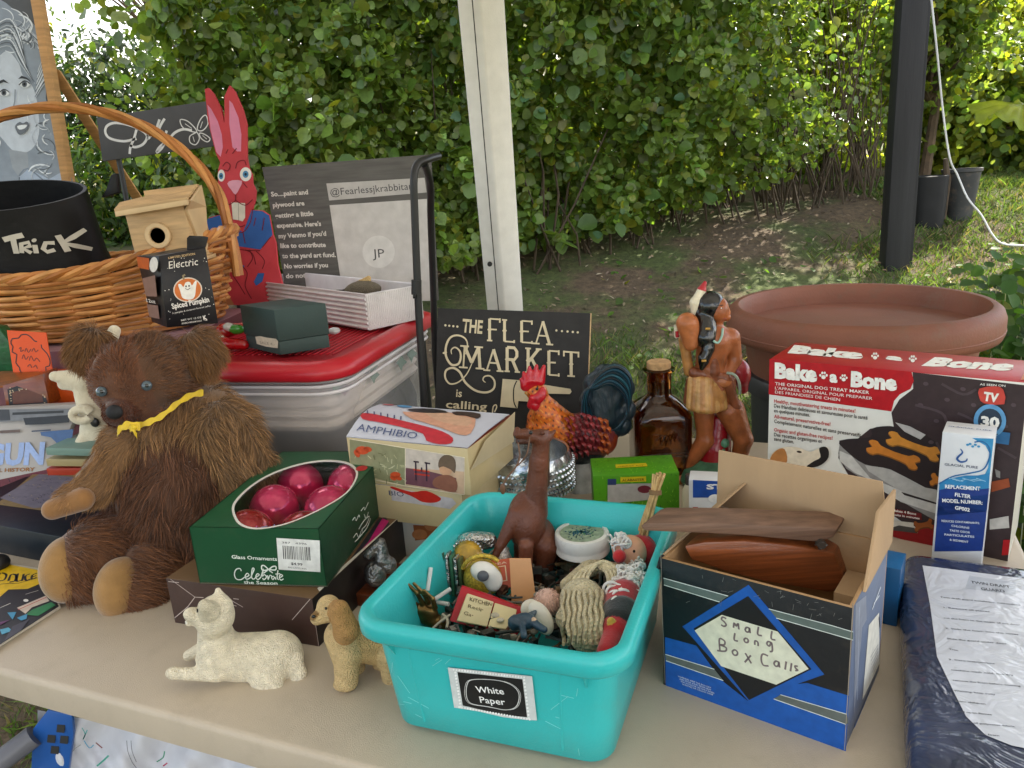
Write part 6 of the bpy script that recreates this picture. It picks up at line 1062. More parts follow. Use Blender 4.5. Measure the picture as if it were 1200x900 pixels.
q = Zp(392, 392, zl); G().ell(q+[0, 0, .008], .014, .012, .008, 14).build('red_wrapper', RB, label='red wrapped sweet between the dark green box and the silver tray', cat='sweet', loc=q)
# ================================================================== flea market sign
SGN = pm('black_painted_board', (.022, .021, .021), rough=.75, var=.2, vs=30, bump=.0004, bs=120)
bl, br_, tl_, trr = W(504, 478, 1.60), W(689, 452, 1.60), W(513, 361, 1.645), W(692, 367, 1.645)
uX = unit(trr-tl_); uY = unit(tl_-bl); uY = unit(uY-uX*np.dot(uX, uY)); wS = np.linalg.norm(trr-tl_); hS = (tl_[2]-TT)/uY[2]; o_ = tl_-uY*hS; nS = np.cross(uX, uY); nS = nS if nS@(CAM-o_) > 0 else -nS
t = thing('flea_market_sign', 'black wooden sign lettered The Flea Market is calling in cream', 'sign', o_+uX*wS/2); g = G(); g.box(o_, uX*wS, uY*hS, -nS*.012); g.build('board', SGN, t, bevel=.0015)
g = G(); g.box(o_+uX*wS+uY*0-nS*.001, uX*.0025, uY*hS, -nS*.010, rgb('#b09a70')); g.build('raw_edge', WOODL, t); g = G(); g.box(o_+uX*wS*.45+uY*hS*.7-nS*.012, uX*.03, np.array([0, .16, -hS*.7*uY[2]+.004]), uX*0+nS*-.008); g.build('easel_strut', SGN, t)
p = Print(o_, uX, uY); CR = rgb('#d2c4a4'); k4 = lambda *q: cp(480, 340, 4, q)
for i, (x, y) in enumerate(((168, 165), (186, 167), (205, 169), (224, 171), (688, 189), (714, 192), (740, 194), (765, 196), (788, 198))): p.disc(k4((x, y))[0], 1.3, 1.3, CR, same=i > 0)
p.text('THE', k4((245, 195))[0], k4((340, 203))[0], 15, CR, .03)
def serif(ch, x, y, w_, h_, sw=13, sl=.035):
    S = {'F': [[(0, 0), (0, 1)], [(0, 1), (1, 1)], [(0, .52), (.7, .52)]], 'L': [[(0, 0), (0, 1)], [(0, 0), (1, 0)]], 'E': [[(0, 0), (0, 1)], [(0, 1), (1, 1)], [(0, .52), (.7, .52)], [(0, 0), (1, 0)]], 'A': [[(0, 0), (.5, 1)], [(.5, 1), (1, 0)], [(.2, .36), (.8, .36)]], 'M': [[(0, 0), (.08, 1)], [(.08, 1), (.5, .25)], [(.5, .25), (.92, 1)], [(.92, 1), (1, 0)]],
         'R': [[(0, 0), (0, 1)], [(0, 1), (.7, 1), (.95, .85), (.95, .65), (.7, .5), (0, .5)], [(.5, .5), (1, 0)]], 'K': [[(0, 0), (0, 1)], [(0, .42), (.95, 1)], [(.3, .6), (1, 0)]], 'T': [[(.5, 0), (.5, 1)], [(0, 1), (1, 1)]]}[ch]
    m_ = lambda q: (x+q[0]*w_, y-q[1]*h_+(q[0]*w_)*sl*2)
    for i, st in enumerate(S):
        thick = (st[0][0] == st[-1][0]) or ch in 'AMRK' and abs(st[0][1]-st[-1][1]) > .4 and i != 0 or (ch == 'R' and i == 1)
        p.stroke(k4(*[m_(q) for q in st]), (sw if thick else sw*.55)/4, CR)
    ends = {'F': [(0, 0), (1, 1)], 'L': [(0, 1), (1, 0)], 'E': [(1, 0), (1, 1)], 'A': [(0, 0), (1, 0)], 'M': [(0, 0), (1, 0), (.08, 1), (.92, 1)], 'R': [(0, 0), (1, 0)], 'K': [(0, 0), (0, 1), (.95, 1), (1, 0)], 'T': [(.5, 0)]}[ch]
    for q in ends:
        if (ch in 'FE' and q == (1, 1)) or (ch in 'EL' and q == (1, 0)): a, b_ = m_((q[0], q[1]-.15*(1 if q[1] else -.6))), m_((q[0], q[1]+.05*(1 if q[1] else -1)))
        else: a, b_ = m_((q[0]-.26, q[1])), m_((q[0]+.26, q[1]))
        p.stroke(k4(a, b_), 1.9, CR)
    if ch == 'T':
        for q in (0, 1): p.stroke(k4(m_((q, .8)), m_((q, 1.04))), 1.9, CR)
    if ch in 'FLERKT': a = m_((.5 if ch == 'T' else 0, .5)); p.disc(k4(a)[0], 2.6, 1.6, CR)
for ch, x, y, w_, h_ in (('F', 375, 236, 48, 102), ('L', 445, 240, 45, 100), ('E', 525, 244, 48, 100), ('A', 592, 250, 64, 106)): serif(ch, x, y, w_, h_)
for ch, x, y, w_, h_ in (('M', 252, 362, 78, 100), ('A', 362, 375, 62, 100), ('R', 457, 380, 48, 112), ('K', 555, 385, 52, 112), ('E', 652, 396, 46, 112), ('T', 722, 400, 68, 112)): serif(ch, x, y, w_, h_, 14)
sw_ = [k4(*q) for q in (((262, 300), (272, 262), (262, 228), (228, 212), (192, 222), (172, 262), (172, 310), (196, 348), (228, 346), (240, 318), (236, 286), (214, 268), (196, 280), (198, 300)), ((156, 296), (176, 290)), ((298, 330), (270, 390), (230, 430), (190, 438), (168, 410), (172, 376), (204, 364), (236, 384), (262, 432), (310, 470), (362, 478), (394, 460), (398, 426), (378, 402), (352, 404), (344, 420), (356, 432)))]
for q in sw_: p.stroke(q, 2.6, CR, smooth=5, taper=True)
p.text('is', k4((218, 498))[0], k4((245, 500))[0], 9, CR, .015); p.text('calling', k4((170, 550))[0], k4((362, 562))[0], 9, CR, .015); p.stroke(k4((388, 575), (392, 545), (404, 536), (408, 548), (398, 570)), 1.4, CR, smooth=3)
p.poly(k4((436, 415), (500, 420), (560, 428), (640, 444), (752, 462), (758, 475), (750, 486), (640, 484), (610, 500), (590, 525), (540, 520), (510, 518), (505, 552), (424, 545)), CR); p.stroke(k4((502, 424), (488, 460), (488, 520), (500, 550)), 1.4, rgb('#22201e'), smooth=4); p.build('lettering', t, INKM)
# ================================================================== black stand on the tote side
t = thing('black_stand', 'black metal display stand with curled top beside the red-lidded tote', 'stand', (*Zp(499, 492, 0)[:2], TT)); y0, y1 = 1.50, 1.62
fy = Zp(499, 520, 0)[1]; P = spline([W(499, 525, 1.50), W(495, 440, 1.50), W(490, 350, 1.50), W(486, 250, 1.50), W(485, 210, 1.50), W(489, 193, 1.51), W(500, 187, 1.53), W(514, 183, 1.57)], 6); z_ = P[0]; P = [np.array([z_[0], z_[1], TT])]+P
G().tube(P, .0075, 10).build('front_leg', METB, t); P = spline([W(497, 192, 1.53), W(504, 215, 1.60), (W(505, 260, 1.66)), W(508, 350, 1.72), W(510, 420, 1.74)], 5); e_ = P[-1]; P.append(np.array([e_[0], e_[1], TT+.0])); G().tube(P, .0075, 10).build('rear_leg', METB, t)
g = G(); g.tube([W(488, 328, 1.50), W(488, 345, 1.50)], .010, 12); g.tube([W(484, 347, 1.49), W(487, 347, 1.49)], .005, 8); g.build('clamp', METB, t)
# ================================================================== yard boards behind the table
GP = pm('grey_weathered_board', (.115, .11, .105), rough=.8, var=.22, vs=10, grain=(1, 1, 9), bump=.0006, bs=80)
def boardplane(quad, Y, tilt=0): A_ = [W(x, y, Y) for x, y in quad]; return A_
def stake(name, x, y, zt, par, r=.008, m_=None): G().tube([(x, y, float(gz(x, y))-.03), (x, y, zt)], r, 8).build(name, m_ or METB, par)
Yg = 2.15; A_ = [W(338, 352, Yg), W(514, 352, Yg), W(505, 181, Yg), W(307, 196, Yg)]; q = (A_[0]+A_[1])/2
t = thing('donation_board', 'grey painted board asking for paint and plywood contributions', 'board', (q[0], q[1], float(gz(q[0], q[1])))); g = G(); g.slab(A_, [0, 1, 0], .012); g.build('board', GP, t, bevel=.001)
for x in (A_[0][0]+.06, A_[1][0]-.06): stake('stake', x, Yg+.022, A_[0][2]+.25, t, .010)
p = Print(A_[0], A_[1]-A_[0], [0, 0, 1.]); k2 = lambda *q: cp(200, 80, 4, q); WH = rgb('#d8d5cf')
for i, (s, x0, y0, x1, y1) in enumerate((('So....paint and', 472, 601, 645, 590), ('plywood are', 480, 652, 628, 642), ('getting a little', 490, 702, 670, 690), ('expensive. Here\'s', 498, 748, 706, 738), ('my Venmo if you\'d', 507, 797, 730, 784), ('like to contribute', 515, 842, 728, 837), ('to the yard art fund.', 523, 890, 775, 884), ('No worries if you', 533, 938, 738, 932), ('do not.', 541, 984, 640, 980))): p.text(s, k2((x0, y0))[0], k2((x1, y1))[0], 5.2, WH, .035, same=i > 0)
p.poly(k2((730, 540), (1190, 513), (1200, 582), (743, 620)), rgb('#b9b6b4')); p.text('@Fearlessjkrabbitart', k2((750, 597))[0], k2((1150, 566))[0], 8, rgb('#4a4a4c'), .0)
p.poly(k2((745, 642), (1205, 612), (1226, 1090), (812, 1090)), rgb('#c9c6c4')); p.disc(k2((975, 860))[0], 19, 19, rgb('#d8d6d4'), n=28); p.text('JP', k2((948, 888))[0], k2((1003, 886))[0], 10, rgb('#4a4a4c'), .0); p.build('lettering', t, INKM)
# rabbit cutout
Yr = 2.0; k2f = lambda q: k2(*q)
body = [(160, 98), (175, 92), (200, 120), (235, 190), (252, 260), (252, 130), (275, 80), (300, 110), (335, 190), (355, 260), (356, 420), (365, 470), (380, 500), (382, 540), (398, 575), (395, 620), (380, 665), (430, 668), (462, 690), (478, 780), (492, 820), (500, 920), (520, 1000), (535, 1060), (545, 1110), (150, 1110), (150, 740), (180, 700), (215, 690), (258, 680), (240, 620), (222, 575), (222, 480), (232, 440), (212, 400), (175, 250)]
# lies in one plane facing the table front
A_ = [W(x, y, Yr) for x, y in k2f(body)]; q = W(285, 400, Yr); t = thing('rabbit_cutout', 'painted plywood cutout of a red rabbit with long ears and blue shirt', 'yard cutout', (q[0], q[1], float(gz(q[0], q[1])))); g = G(); g.slab(A_, [0, 1, 0], .012, rgb('#c03a44')); g.build('plywood_cutout', pm('painted_ply', None, rough=.6, var=.10, vs=24, bump=.0004, bs=100), t); stake('stake', q[0], Yr+.024, A_[25][2]+.2, t, .011)
p = Print(W(285, 400, Yr), [1., 0, 0], [0, 0, 1.]); pk = rgb('#d987a8'); LN = rgb('#6e1a24'); BL = rgb('#2f5fa8')
p.poly(k2((172, 170), (190, 190), (222, 250), (240, 310), (245, 370), (235, 415), (215, 395), (188, 290)), pk); p.poly(k2((275, 150), (290, 165), (318, 230), (332, 310), (330, 390), (312, 390), (290, 370), (275, 260)), pk, True)
p.poly(k2((175, 705), (258, 680), (290, 740), (340, 768), (380, 665), (430, 670), (462, 690), (478, 780), (440, 830), (420, 850), (258, 825), (170, 850), (150, 850), (152, 740)), BL); p.poly(k2((280, 890), (360, 900), (330, 960), (300, 960)), BL, True); p.poly(k2((390, 1000), (410, 960), (440, 960), (430, 1000), (400, 1020)), BL, True)
p.poly(k2((258, 830), (330, 850), (420, 855), (470, 790), (490, 840), (470, 900), (420, 950), (330, 920), (258, 880)), rgb('#c4404a'), smooth=0)
p.poly(k2((165, 1000), (240, 1010), (300, 1110), (160, 1110)), rgb('#b8744a'))
p.disc(k2((238, 503))[0], 4.2, 7, rgb('#e2e0dc')); p.disc(k2((352, 497))[0], 6.8, 8.2, rgb('#e2e0dc')); p.disc(k2((237, 505))[0], 2.6, 3.8, rgb('#4a86b0')); p.disc(k2((352, 497))[0], 3.4, 4.2, rgb('#4a86b0')); p.disc(k2((237, 505))[0], 1.1, 1.6, rgb('#1a2a3a')); p.disc(k2((352, 497))[0], 1.5, 1.8, rgb('#1a2a3a'))
p.poly(k2((266, 540), (290, 525), (335, 528), (325, 560), (305, 592), (285, 570)), rgb('#dfa0b5'), smooth=2); p.poly(k2((286, 628), (318, 630), (350, 632), (350, 700), (338, 718), (320, 712), (292, 708)), rgb('#dcd8cc')); p.stroke(k2((318, 630), (320, 712)), .5, rgb('#8a8478'))
for k, st in enumerate((((245, 460), (262, 440), (280, 455), (270, 480), (250, 475)), ((305, 470), (315, 440), (345, 432), (355, 455)), ((305, 592), (306, 620)), ((306, 620), (270, 640), (240, 622)), ((306, 620), (350, 642), (385, 615)), ((235, 640), (262, 690), (300, 750), (340, 768), (375, 720), (385, 660)), ((310, 735), (330, 742), (350, 734)), ((240, 560), (228, 580), (240, 610)), ((340, 535), (360, 560)), ((258, 830), (330, 850), (420, 855)), ((350, 850), (385, 870), (400, 920)), ((258, 880), (300, 905), (330, 920)), ((430, 840), (470, 790)), ((290, 400), (310, 375)), ((260, 400), (270, 380)), ((300, 905), (290, 960), (320, 1010), (350, 1060)), ((330, 920), (360, 960), (350, 1020), (380, 1080)), ((340, 770), (350, 820)), ((400, 700), (390, 740)), ((440, 700), (430, 760)), ((400, 855), (440, 900), (430, 940)), ((370, 850), (385, 890), (360, 930)))): p.stroke(k2(*st), 1.0, LN, smooth=4, same=k > 0)
p.build('painting', t, INKM)
# lettered signature board on a stake
Yd_ = 2.35; A_ = [W(120, 189, Yd_), W(252, 171, Yd_), W(246, 118, Yd_), W(113, 138, Yd_)]; q = W(136, 190, Yd_)
t = thing('signature_board', 'dark grey board with white cursive name and butterfly on a thin stake', 'board', (q[0], q[1], float(gz(q[0], q[1])))); g = G(); g.slab(A_, [0, 1, 0], .012); g.build('board', pm('charcoal_board', (.075, .075, .08), rough=.8, var=.1), t, bevel=.001); stake('stake', q[0], Yd_+.02, q[2]+.08, t, .008)
p = Print(q, [1., 0, 0], [0, 0, 1.]); k1 = lambda *q: cp(0, 0, 4, q); WW = rgb('#dcdcdc')
for k, st in enumerate((((640, 650), (580, 662), (515, 648), (494, 618), (505, 588), (545, 576), (610, 588), (665, 612), (690, 640), (672, 675), (635, 690), (608, 680)), ((640, 608), (628, 650), (612, 690), (608, 722)), ((690, 640), (705, 622), (700, 645), (690, 650)), ((705, 640), (718, 612), (722, 640), (735, 600), (748, 560)), ((735, 640), (752, 590), (772, 556)), ((752, 640), (760, 615), (770, 640), (782, 612)), ((782, 640), (762, 690), (735, 715), (748, 690), (790, 655), (820, 622), (860, 606), (900, 612)))): p.stroke(k1(*st), 2.8, WW, smooth=5, same=k > 0)
for k, st in enumerate((((915, 620), (860, 600), (845, 562), (880, 568), (918, 605)), ((912, 625), (890, 640), (892, 668), (918, 678), (935, 650), (925, 622)), ((925, 605), (940, 560), (965, 540), (975, 580), (950, 612)), ((935, 625), (960, 630), (985, 650), (972, 665), (945, 650)))): p.stroke(k1(*st), 1.2, WW, closed=True, smooth=4)
for k, st in enumerate((((868, 580), (900, 602)), ((905, 640), (912, 664)), ((950, 570), (940, 600)), ((950, 635), (970, 652)))): p.stroke(k1(*st), .8, WW, same=k > 0)
p.build('lettering', t, INKM)
# portrait board in a timber frame with brace
Yp = 2.45; TMB = pm('orange_timber', (.50, .27, .10), rough=.6, var=.2, vs=12, grain=(1, 1, 10)); q = W(84, 218, Yp)
t = thing('portrait_board', 'tall framed grey portrait painting of a woman with curled hair', 'painting', (q[0]-.1, Yp, float(gz(q[0]-.1, Yp))))
bt_ = W(97, 290, Yp); A_ = [W(-160, 290, Yp), bt_, W(38, -60, Yp), W(-160, -60, Yp)]; g = G(); g.slab([A_[0], bt_-[.022, 0, 0], A_[2]-[.022, 0, 0], A_[3]], [0, 1, 0], .010, rgb('#55585c')); g.build('board', pm('painted_ply'), t)
g = G(); g.slab([bt_-[.024, .012, 0], bt_-[0, .012, 0], A_[2]-[0, .012, 0], A_[2]-[.024, .012, 0]], [0, 1, 0], .035); g.build('frame_edge', TMB, t, bevel=.001)
for x in (-.55, -.05): stake('post', wl[t.name][0]+x, Yp+.04, q[2]+.3, t, .015, TMB)
a_, b_ = W(62, 82, Yp+.05), W(172, 250, Yp+.42); b2_ = b_+(b_-a_)*.9; g = G(); d = unit(b2_-a_); s2 = unit(np.cross(d, cF)); g.box(a_-s2*.016, s2*.032, (b2_-a_), cF*.015); g.build('brace', TMB, t, bevel=.001)
p = Print(W(40, 150, Yp), [1., 0, 0], [0, 0, 1.]); HA = rgb('#b9c1ca'); HB_ = rgb('#8f99a5'); HC = rgb('#dfe5eb'); SK = rgb('#c6ced8'); DKG = rgb('#3a3d42')
p.poly(k1((-40, 60), (60, 40), (120, 80), (170, 130), (215, 260), (230, 360), (215, 460), (260, 600), (300, 760), (320, 880), (-40, 900)), HB_, smooth=3)
p.poly(k1((0, 260), (40, 240), (90, 300), (105, 350), (150, 400), (175, 480), (185, 600), (170, 670), (130, 712), (70, 710), (20, 660), (-40, 560), (-40, 300)), SK, smooth=3)
p.poly(k1((40, 700), (130, 715), (135, 780), (90, 830), (60, 790)), rgb('#9aa1a9')); p.poly(k1((90, 830), (135, 790), (230, 840), (300, 800), (325, 890), (80, 900)), rgb('#a8b6c9'), smooth=0); p.stroke(k1((90, 825), (130, 790), (210, 850)), 1.6, rgb('#7c8794'), smooth=3); p.stroke(k1((92, 830), (88, 900)), 1.2, rgb('#5a636e'))
r2 = np.random.RandomState(12)
for k in range(90):
    a0 = r2.uniform(.0, 1); cx_, cy_ = (60+r2.uniform(-60, 80), 140+r2.uniform(-60, 80)) if k < 40 else (215+r2.uniform(-25, 40), 560+r2.uniform(-150, 300)); R_c = r2.uniform(25, 75); s0 = r2.uniform(-1.6, .6) if k < 40 else r2.uniform(0, 6)
    arc_ = k1(*[(cx_+R_c*math.cos(s0+u)*(1+.1*u), cy_+R_c*.8*math.sin(s0+u)) for u in np.linspace(0, 1.9, 5)])
    if any(x > 34+.183*y for x, y in arc_): continue
    p.stroke(arc_, r2.uniform(.7, 2.2), (HA, HC, rgb('#5f666e'), HC)[k % 4], smooth=3, taper=True, same=k % 4 > 0)
for k in range(16): p.stroke(k1((150+k*4, 150+k*10), (190+k*3, 190+k*12), (205, 250+k*10), (180-k, 330+k*9)), 1.2, (HA, HC, rgb('#5f666e'))[k % 3], smooth=4, taper=True, same=k % 3 > 0)
for k in range(9): p.stroke(k1((-20, 120+k*14), (50, 90+k*16), (100, 190+k*14), (120+k*6, 330+k*8)), 1.4, (HC, rgb('#666d75'), HA)[k % 3], smooth=4, taper=True, same=k % 3 > 0)
p.poly(k1((88, 370), (105, 355), (130, 365), (150, 385), (128, 372), (108, 368)), DKG); p.poly(k1((-10, 385), (20, 372), (45, 392), (20, 384), (0, 394)), DKG, True)
for c_ in ((118, 395), (22, 435)): p.disc(k1(c_)[0], 6.5, 4, rgb('#dfe3e6'), 5); p.disc(k1(c_)[0], 3, 3.6, rgb('#5a6068')); p.disc(k1(c_)[0], 1.4, 1.8, rgb('#16181a')); p.stroke(k1((c_[0]-26, c_[1]+4), (c_[0], c_[1]-16), (c_[0]+26, c_[1]-2)), 1.1, DKG, smooth=4)
p.stroke(k1((75, 420), (72, 480), (62, 520), (75, 535)), 1.3, rgb('#8a9199'), smooth=4); p.poly(k1((75, 590), (95, 572), (112, 578), (130, 570), (140, 590), (120, 622), (95, 632), (80, 612)), rgb('#6a7078'), smooth=3); p.poly(k1((84, 592), (108, 586), (132, 586), (120, 602), (95, 608)), rgb('#dfe3e6'), smooth=2); p.stroke(k1((-4, 650), (6, 665), (0, 690), (-10, 680)), .9, rgb('#e8ecef'), smooth=3)
p.build('painting', t, INKM)
# ================================================================== mauve carton, basket and its load
zB = .337; q = Zp(84, 436, .0); Yq = 1.60; c_ = W(75, 389, 1.62); b = Bx(-1.02, 1.56, -.10, .66, .44, .325, 0); t = boxthing(b, 'mauve_carton', 'large dusty mauve carton that the wicker basket stands on', 'carton', ('#7a4650', '#6e4048', '#7a4650', '#6e4048', '#9a7880'), bevel=.003)
WK = pm('wicker', None, rough=.5, var=.25, vs=22, coat=.15); WC = [rgb('#b07038'), rgb('#bf8346'), rgb('#9c6028'), rgb('#c98f52')]
Ybk = 1.80; bc = W(84, 388, Ybk); bc = np.array([W(88, 290, Ybk)[0], bc[1], TT+.327]); A_r = (W(262, 275, Ybk)[0]-W(84, 275, Ybk)[0])*1.05
rxB, ryB = A_r, A_r*.62; hB = W(262, 272, Ybk)[2]-bc[2]
bk = thing('wicker_basket', 'large brown wicker basket with twisted arched handle at the back left', 'basket', bc)
def bpt(a, f, dr=0):                                         # angle, height fraction
    zr = hB*(.70+.30*math.cos(a)**2); r_ = .84+.16*f; return bc+np.array([(rxB*r_+dr)*math.cos(a), (ryB*r_+dr)*math.sin(a), .006+zr*f])
NS = 26
for k in range(18):
    f = .03+.90*k/17; P = [bpt(2*PI*j/208, f+.010*math.sin(j*.27+k*2.1), .0075*math.cos(PI*NS*(j/208)+PI*k)) for j in range(208)]
    G().ring(P, .0046, 7, WC[(k*3) % 4]).build('wicker_strand', WK, bk)
g = G()
for j in range(NS): a = 2*PI*(j+.5)/NS; g.tube([bpt(a, f, -.001) for f in (0, .5, 1)], .005, 6, WC[2])
g.build('wicker_stakes', WK, bk); g = G(); g.lathe(bc+[0, 0, .004], [(.0001, 0), (1, 0), (1, .008), (.0001, .008)], 48, ax=np.array([rxB*.84, 0, 0])*1.0, col=WC[2])
V = np.array(g.V); V[:, :2] = bc[:2]+(V[:, :2]-bc[:2])*[rxB*.84, ryB*.84]; g.V = [tuple(v) for v in V]; g.build('basket_base', WK, bk)
for s_ in range(4): G().ring([bpt(2*PI*j/160, 1.0, .007*math.cos(2*PI*j/160*16+s_*PI/2))+[0, 0, .007*math.sin(2*PI*j/160*16+s_*PI/2)] for j in range(160)], .0068, 6, WC[s_]).build('rim_strand', WK, bk)
hz = W(84, 124, Ybk)[2]-bc[2]-hB
for s_ in range(4):
    P = []
    for j in range(90):
        u = PI*j/89; tw = 2*PI*j/89*3.5+s_*PI/2; P.append(bc+np.array([(rxB+.006*math.cos(tw))*math.cos(u), .010*math.sin(tw), hB-.10*(math.sin(u) < .25)*(1-math.sin(u)/.25)+(hz+.006*math.cos(tw))*math.sin(u)]))
    G().tube(P, .0068, 6, WC[s_]).build('handle_strand', WK, bk)
# black tub lettered Trick
BKW = pm('black_painted_wood', (.008, .008, .009), rough=.5, spec=.35, var=.2, vs=20, bump=.0012, bs=40); Yt = 1.80; cT = W(36, 330, Yt); rT = (W(141, 260, Yt)[0]-W(36, 260, Yt)[0]); zt_ = W(36, 222, Yt)[2]; z0_ = bc[2]+.02
t = thing('trick_tub', 'black painted round tub lettered Trick standing in the wicker basket', 'tub', (cT[0], cT[1]+.0, z0_)); g = G(); hh = zt_-z0_; rT *= .97; cc = np.array([cT[0], cT[1], z0_]); azT = unit([.04, -.24, 1]); 
g.lathe(cc, [(rT*1.03, 0), (rT*1.0, hh*.45), (rT*.985, hh*.5), (rT*.975, hh*.52), (rT*.95, hh), (rT*.91, hh), (rT*.93, hh*.5), (rT*.95, .01)], 48, az=azT, ax=[1, 0, -.04], ay=[0, .72, .17]); g.build('tub_body', BKW, t, sharp=40)
g = G(); g.slab([W(118, 232, Yt-.02), W(138, 226, Yt-.02), W(135, 203, Yt-.02), W(130, 205, Yt-.02), W(124, 222, Yt-.02)], [0, 1, 0], .02); g.build('handle_lug', BKW, t, bevel=.002)
yf = cT[1]-rT*.72-.004; yf -= .012; p = Print(W(50, 295, yf), [1, .0, 0], azT)
def tubp(ab):
    q = p.O+p.u*ab[0]+p.v*ab[1]; h_ = (q[2]-cc[2]+.17*rT); c2 = cc+azT*h_; f_ = min(max(h_/hh, 0), 1); r_ = rT*(1.03-.06*f_ if f_ < .5 else 1.0-.05*f_+.005); x_ = min(max((q[0]-c2[0])/r_, -.98), .98)
    return np.array([q[0], c2[1]-.72*r_*math.sqrt(1-x_*x_)-.006, q[2]])
p.p3 = tubp; k3 = lambda *q: cp(0, 180, 4, q); kt = lambda *q: cp(0, 173, 4, q); TW = rgb('#c9c4b8')
for k, (st, w_) in enumerate(((((48, 428), (80, 418), (122, 408)), 6), (((84, 418), (92, 450), (104, 492)), 5.5), (((124, 490), (118, 448), (145, 442), (152, 460), (128, 470), (160, 492)), 4.4), (((168, 455), (178, 494)), 4.6), (((235, 450), (205, 448), (200, 475), (216, 490), (240, 482)), 4.6), (((240, 415), (262, 455), (282, 494)), 5.2), (((312, 396), (285, 430), (262, 452), (300, 470), (348, 492)), 5.2))): p.stroke(kt(*st), w_, TW, same=k > 0)
p.disc(kt((164, 434))[0], 2.2, 2.2, TW); p.build('lettering', t, INKM)
# birdhouse
Yh = 1.64; f0, f1, f2, f3 = W(153, 300, Yh), W(222, 297, Yh), W(217, 240, Yh), W(146, 249, Yh); u_ = unit(f2-f3); n_ = unit(np.cross(u_, [0, 0, 1.])); n_ = n_ if n_[1] > 0 else -n_; v_ = unit(np.cross(n_, u_)); v_ = v_ if v_[2] > 0 else -v_; wH = np.linalg.norm(f2-f3)*.97; o_ = f3-v_*.11; dH = .10
t = thing('birdhouse', 'small pale wooden birdhouse with round hole sitting in the wicker basket', 'birdhouse', o_+u_*wH/2); 
g = G(); g.box(o_, u_*wH, v_*.112, n_*.008); g.build('front_panel', WOODL, t, bevel=.0008)
for s_ in (0, 1): G().box(o_+u_*(s_*(wH-.008))+n_*.0085-v_*0, u_*.008, v_*.112, n_*dH).build('side_panel', WOODL, t, bevel=.0008)
g = G(); g.box(o_+u_*.009+n_*.09, u_*(wH-.018), v_*.15, n_*.008); g.build('back_panel', WOODL, t)
g = G(); g.box(o_-u_*.004-v_*.008-n_*.004, u_*(wH+.008), v_*.0078, n_*(dH+.012)); g.build('floor_panel', WOODL, t)
hc = W(185.5, 276, Yh-.002); hc = hc-n_*((hc-o_)@n_)-n_*.001; sH = spx(hc); g = G(); g.lathe(hc, [(9*sH, .0), (15*sH, 0), (15*sH, .005), (14*sH, .007), (10*sH, .007), (9*sH, .005), (9*sH, 0)], 32, ax=u_, az=-n_, ay=v_); g.build('hole_ring', pm('light_pine', (.66, .47, .26), rough=.5, var=.12, vs=14), t, sharp=40); g = G(); g.lathe(hc, [(.0001, .001), (9.2*sH, .001)], 28, ax=u_, az=-n_, ay=v_); g.build('entrance_hole', pm('dark_gap'), t)
e0 = W(134, 247, Yh-.03); e1_ = W(219, 233, Yh-.03); r1_, r0 = W(233, 215, Yh+.10), W(140, 240, Yh+.10); r0 = W(141, 238, Yh+.10); nr2 = 6
for k in range(nr2):
    a, b2_ = k/nr2, (k+1)/nr2; A1, B1 = e0+(r0-e0)*a, e1_+(r1_-e1_)*a; A2, B2 = e0+(r0-e0)*b2_, e1_+(r1_-e1_)*b2_; lift = np.array([0, 0, .004]); g = G(); g.slab([A1+lift, B1+lift, B2-lift*.4, A2-lift*.4], [0, 0, -1.], .006); g.build('roof_slat', WOODL, t, bevel=.0006)
g = G(); g.slab([e0-[0, 0, .001], e1_-[0, 0, .001], e1_-[0, 0, .012], e0-[0, 0, .012]], [0, 1, 0], .008); g.build('eave_board', pm('light_pine'), t, bevel=.0008); g = G(); g.slab([e1_+[0, .008, -.004], r1_+[0, 0, -.004], r1_+[.002, .0, -.05], r1_+[0, -.02, -.13], o_+u_*wH+n_*dH*.4, o_+u_*wH+v_*.10], u_, .006); g.build('gable_board', pm('light_pine'), t, bevel=.0008)
# coffee pack leaning on the basket
Ye = 1.475; f = [W(196, 384, Ye-.02), W(256, 379, Ye+.015), W(241, 290, Ye+.03), W(186, 300, Ye-.01)]; s_ = [W(178, 377, Ye+.045), W(160, 300, Ye+.055)]
t = thing('coffee_pack', 'black starred spiced pumpkin pack leaning against the wicker basket', 'pack', (f[0]+f[1])/2); bk2 = [f[0], f[1], f[2], f[3], s_[0], f[1]+(s_[0]-f[0]), f[2]+(s_[1]-f[3]), s_[1]]
g = G(); g.add(bk2, [(0, 1, 2, 3), (4, 0, 3, 7), (5, 4, 7, 6), (1, 5, 6, 2), (3, 2, 6, 7), (4, 5, 1, 0)], rgb('#141014')); g.build('pack', CARD, t, bevel=.001)
tb_ = [W(219, 293, Ye+.035), W(241, 290, Ye+.04), W(244, 278, Ye+.04), W(240, 277, Ye+.04), W(222, 276, Ye+.035), W(219, 279, Ye+.035)]; g = G(); g.slab(tb_, [0, 1, 0], .001, rgb('#141014')); g.build('hang_tab', CARD, t)
p = Print(f[0], f[1]-f[0], f[3]-f[0]); WHT = rgb('#e6e0d8'); p.text('Electric', k3((792, 540))[0], k3((928, 522))[0], 8.5, WHT, .0, shear=.18); p.text('LIMITED EDITION', k3((790, 494))[0], k3((915, 474))[0], 2.4, rgb('#c9a878'), .02)
p.disc(k3((880, 638))[0], 17, 14.5, rgb('#d8c8b8'), -5, n=26); p.disc(k3((880, 638))[0], 15.6, 13.2, rgb('#cc6a1e'), -5, n=26); p.stroke(k3((862, 590), (858, 572), (868, 568)), 2.2, rgb('#8a7a5a'))
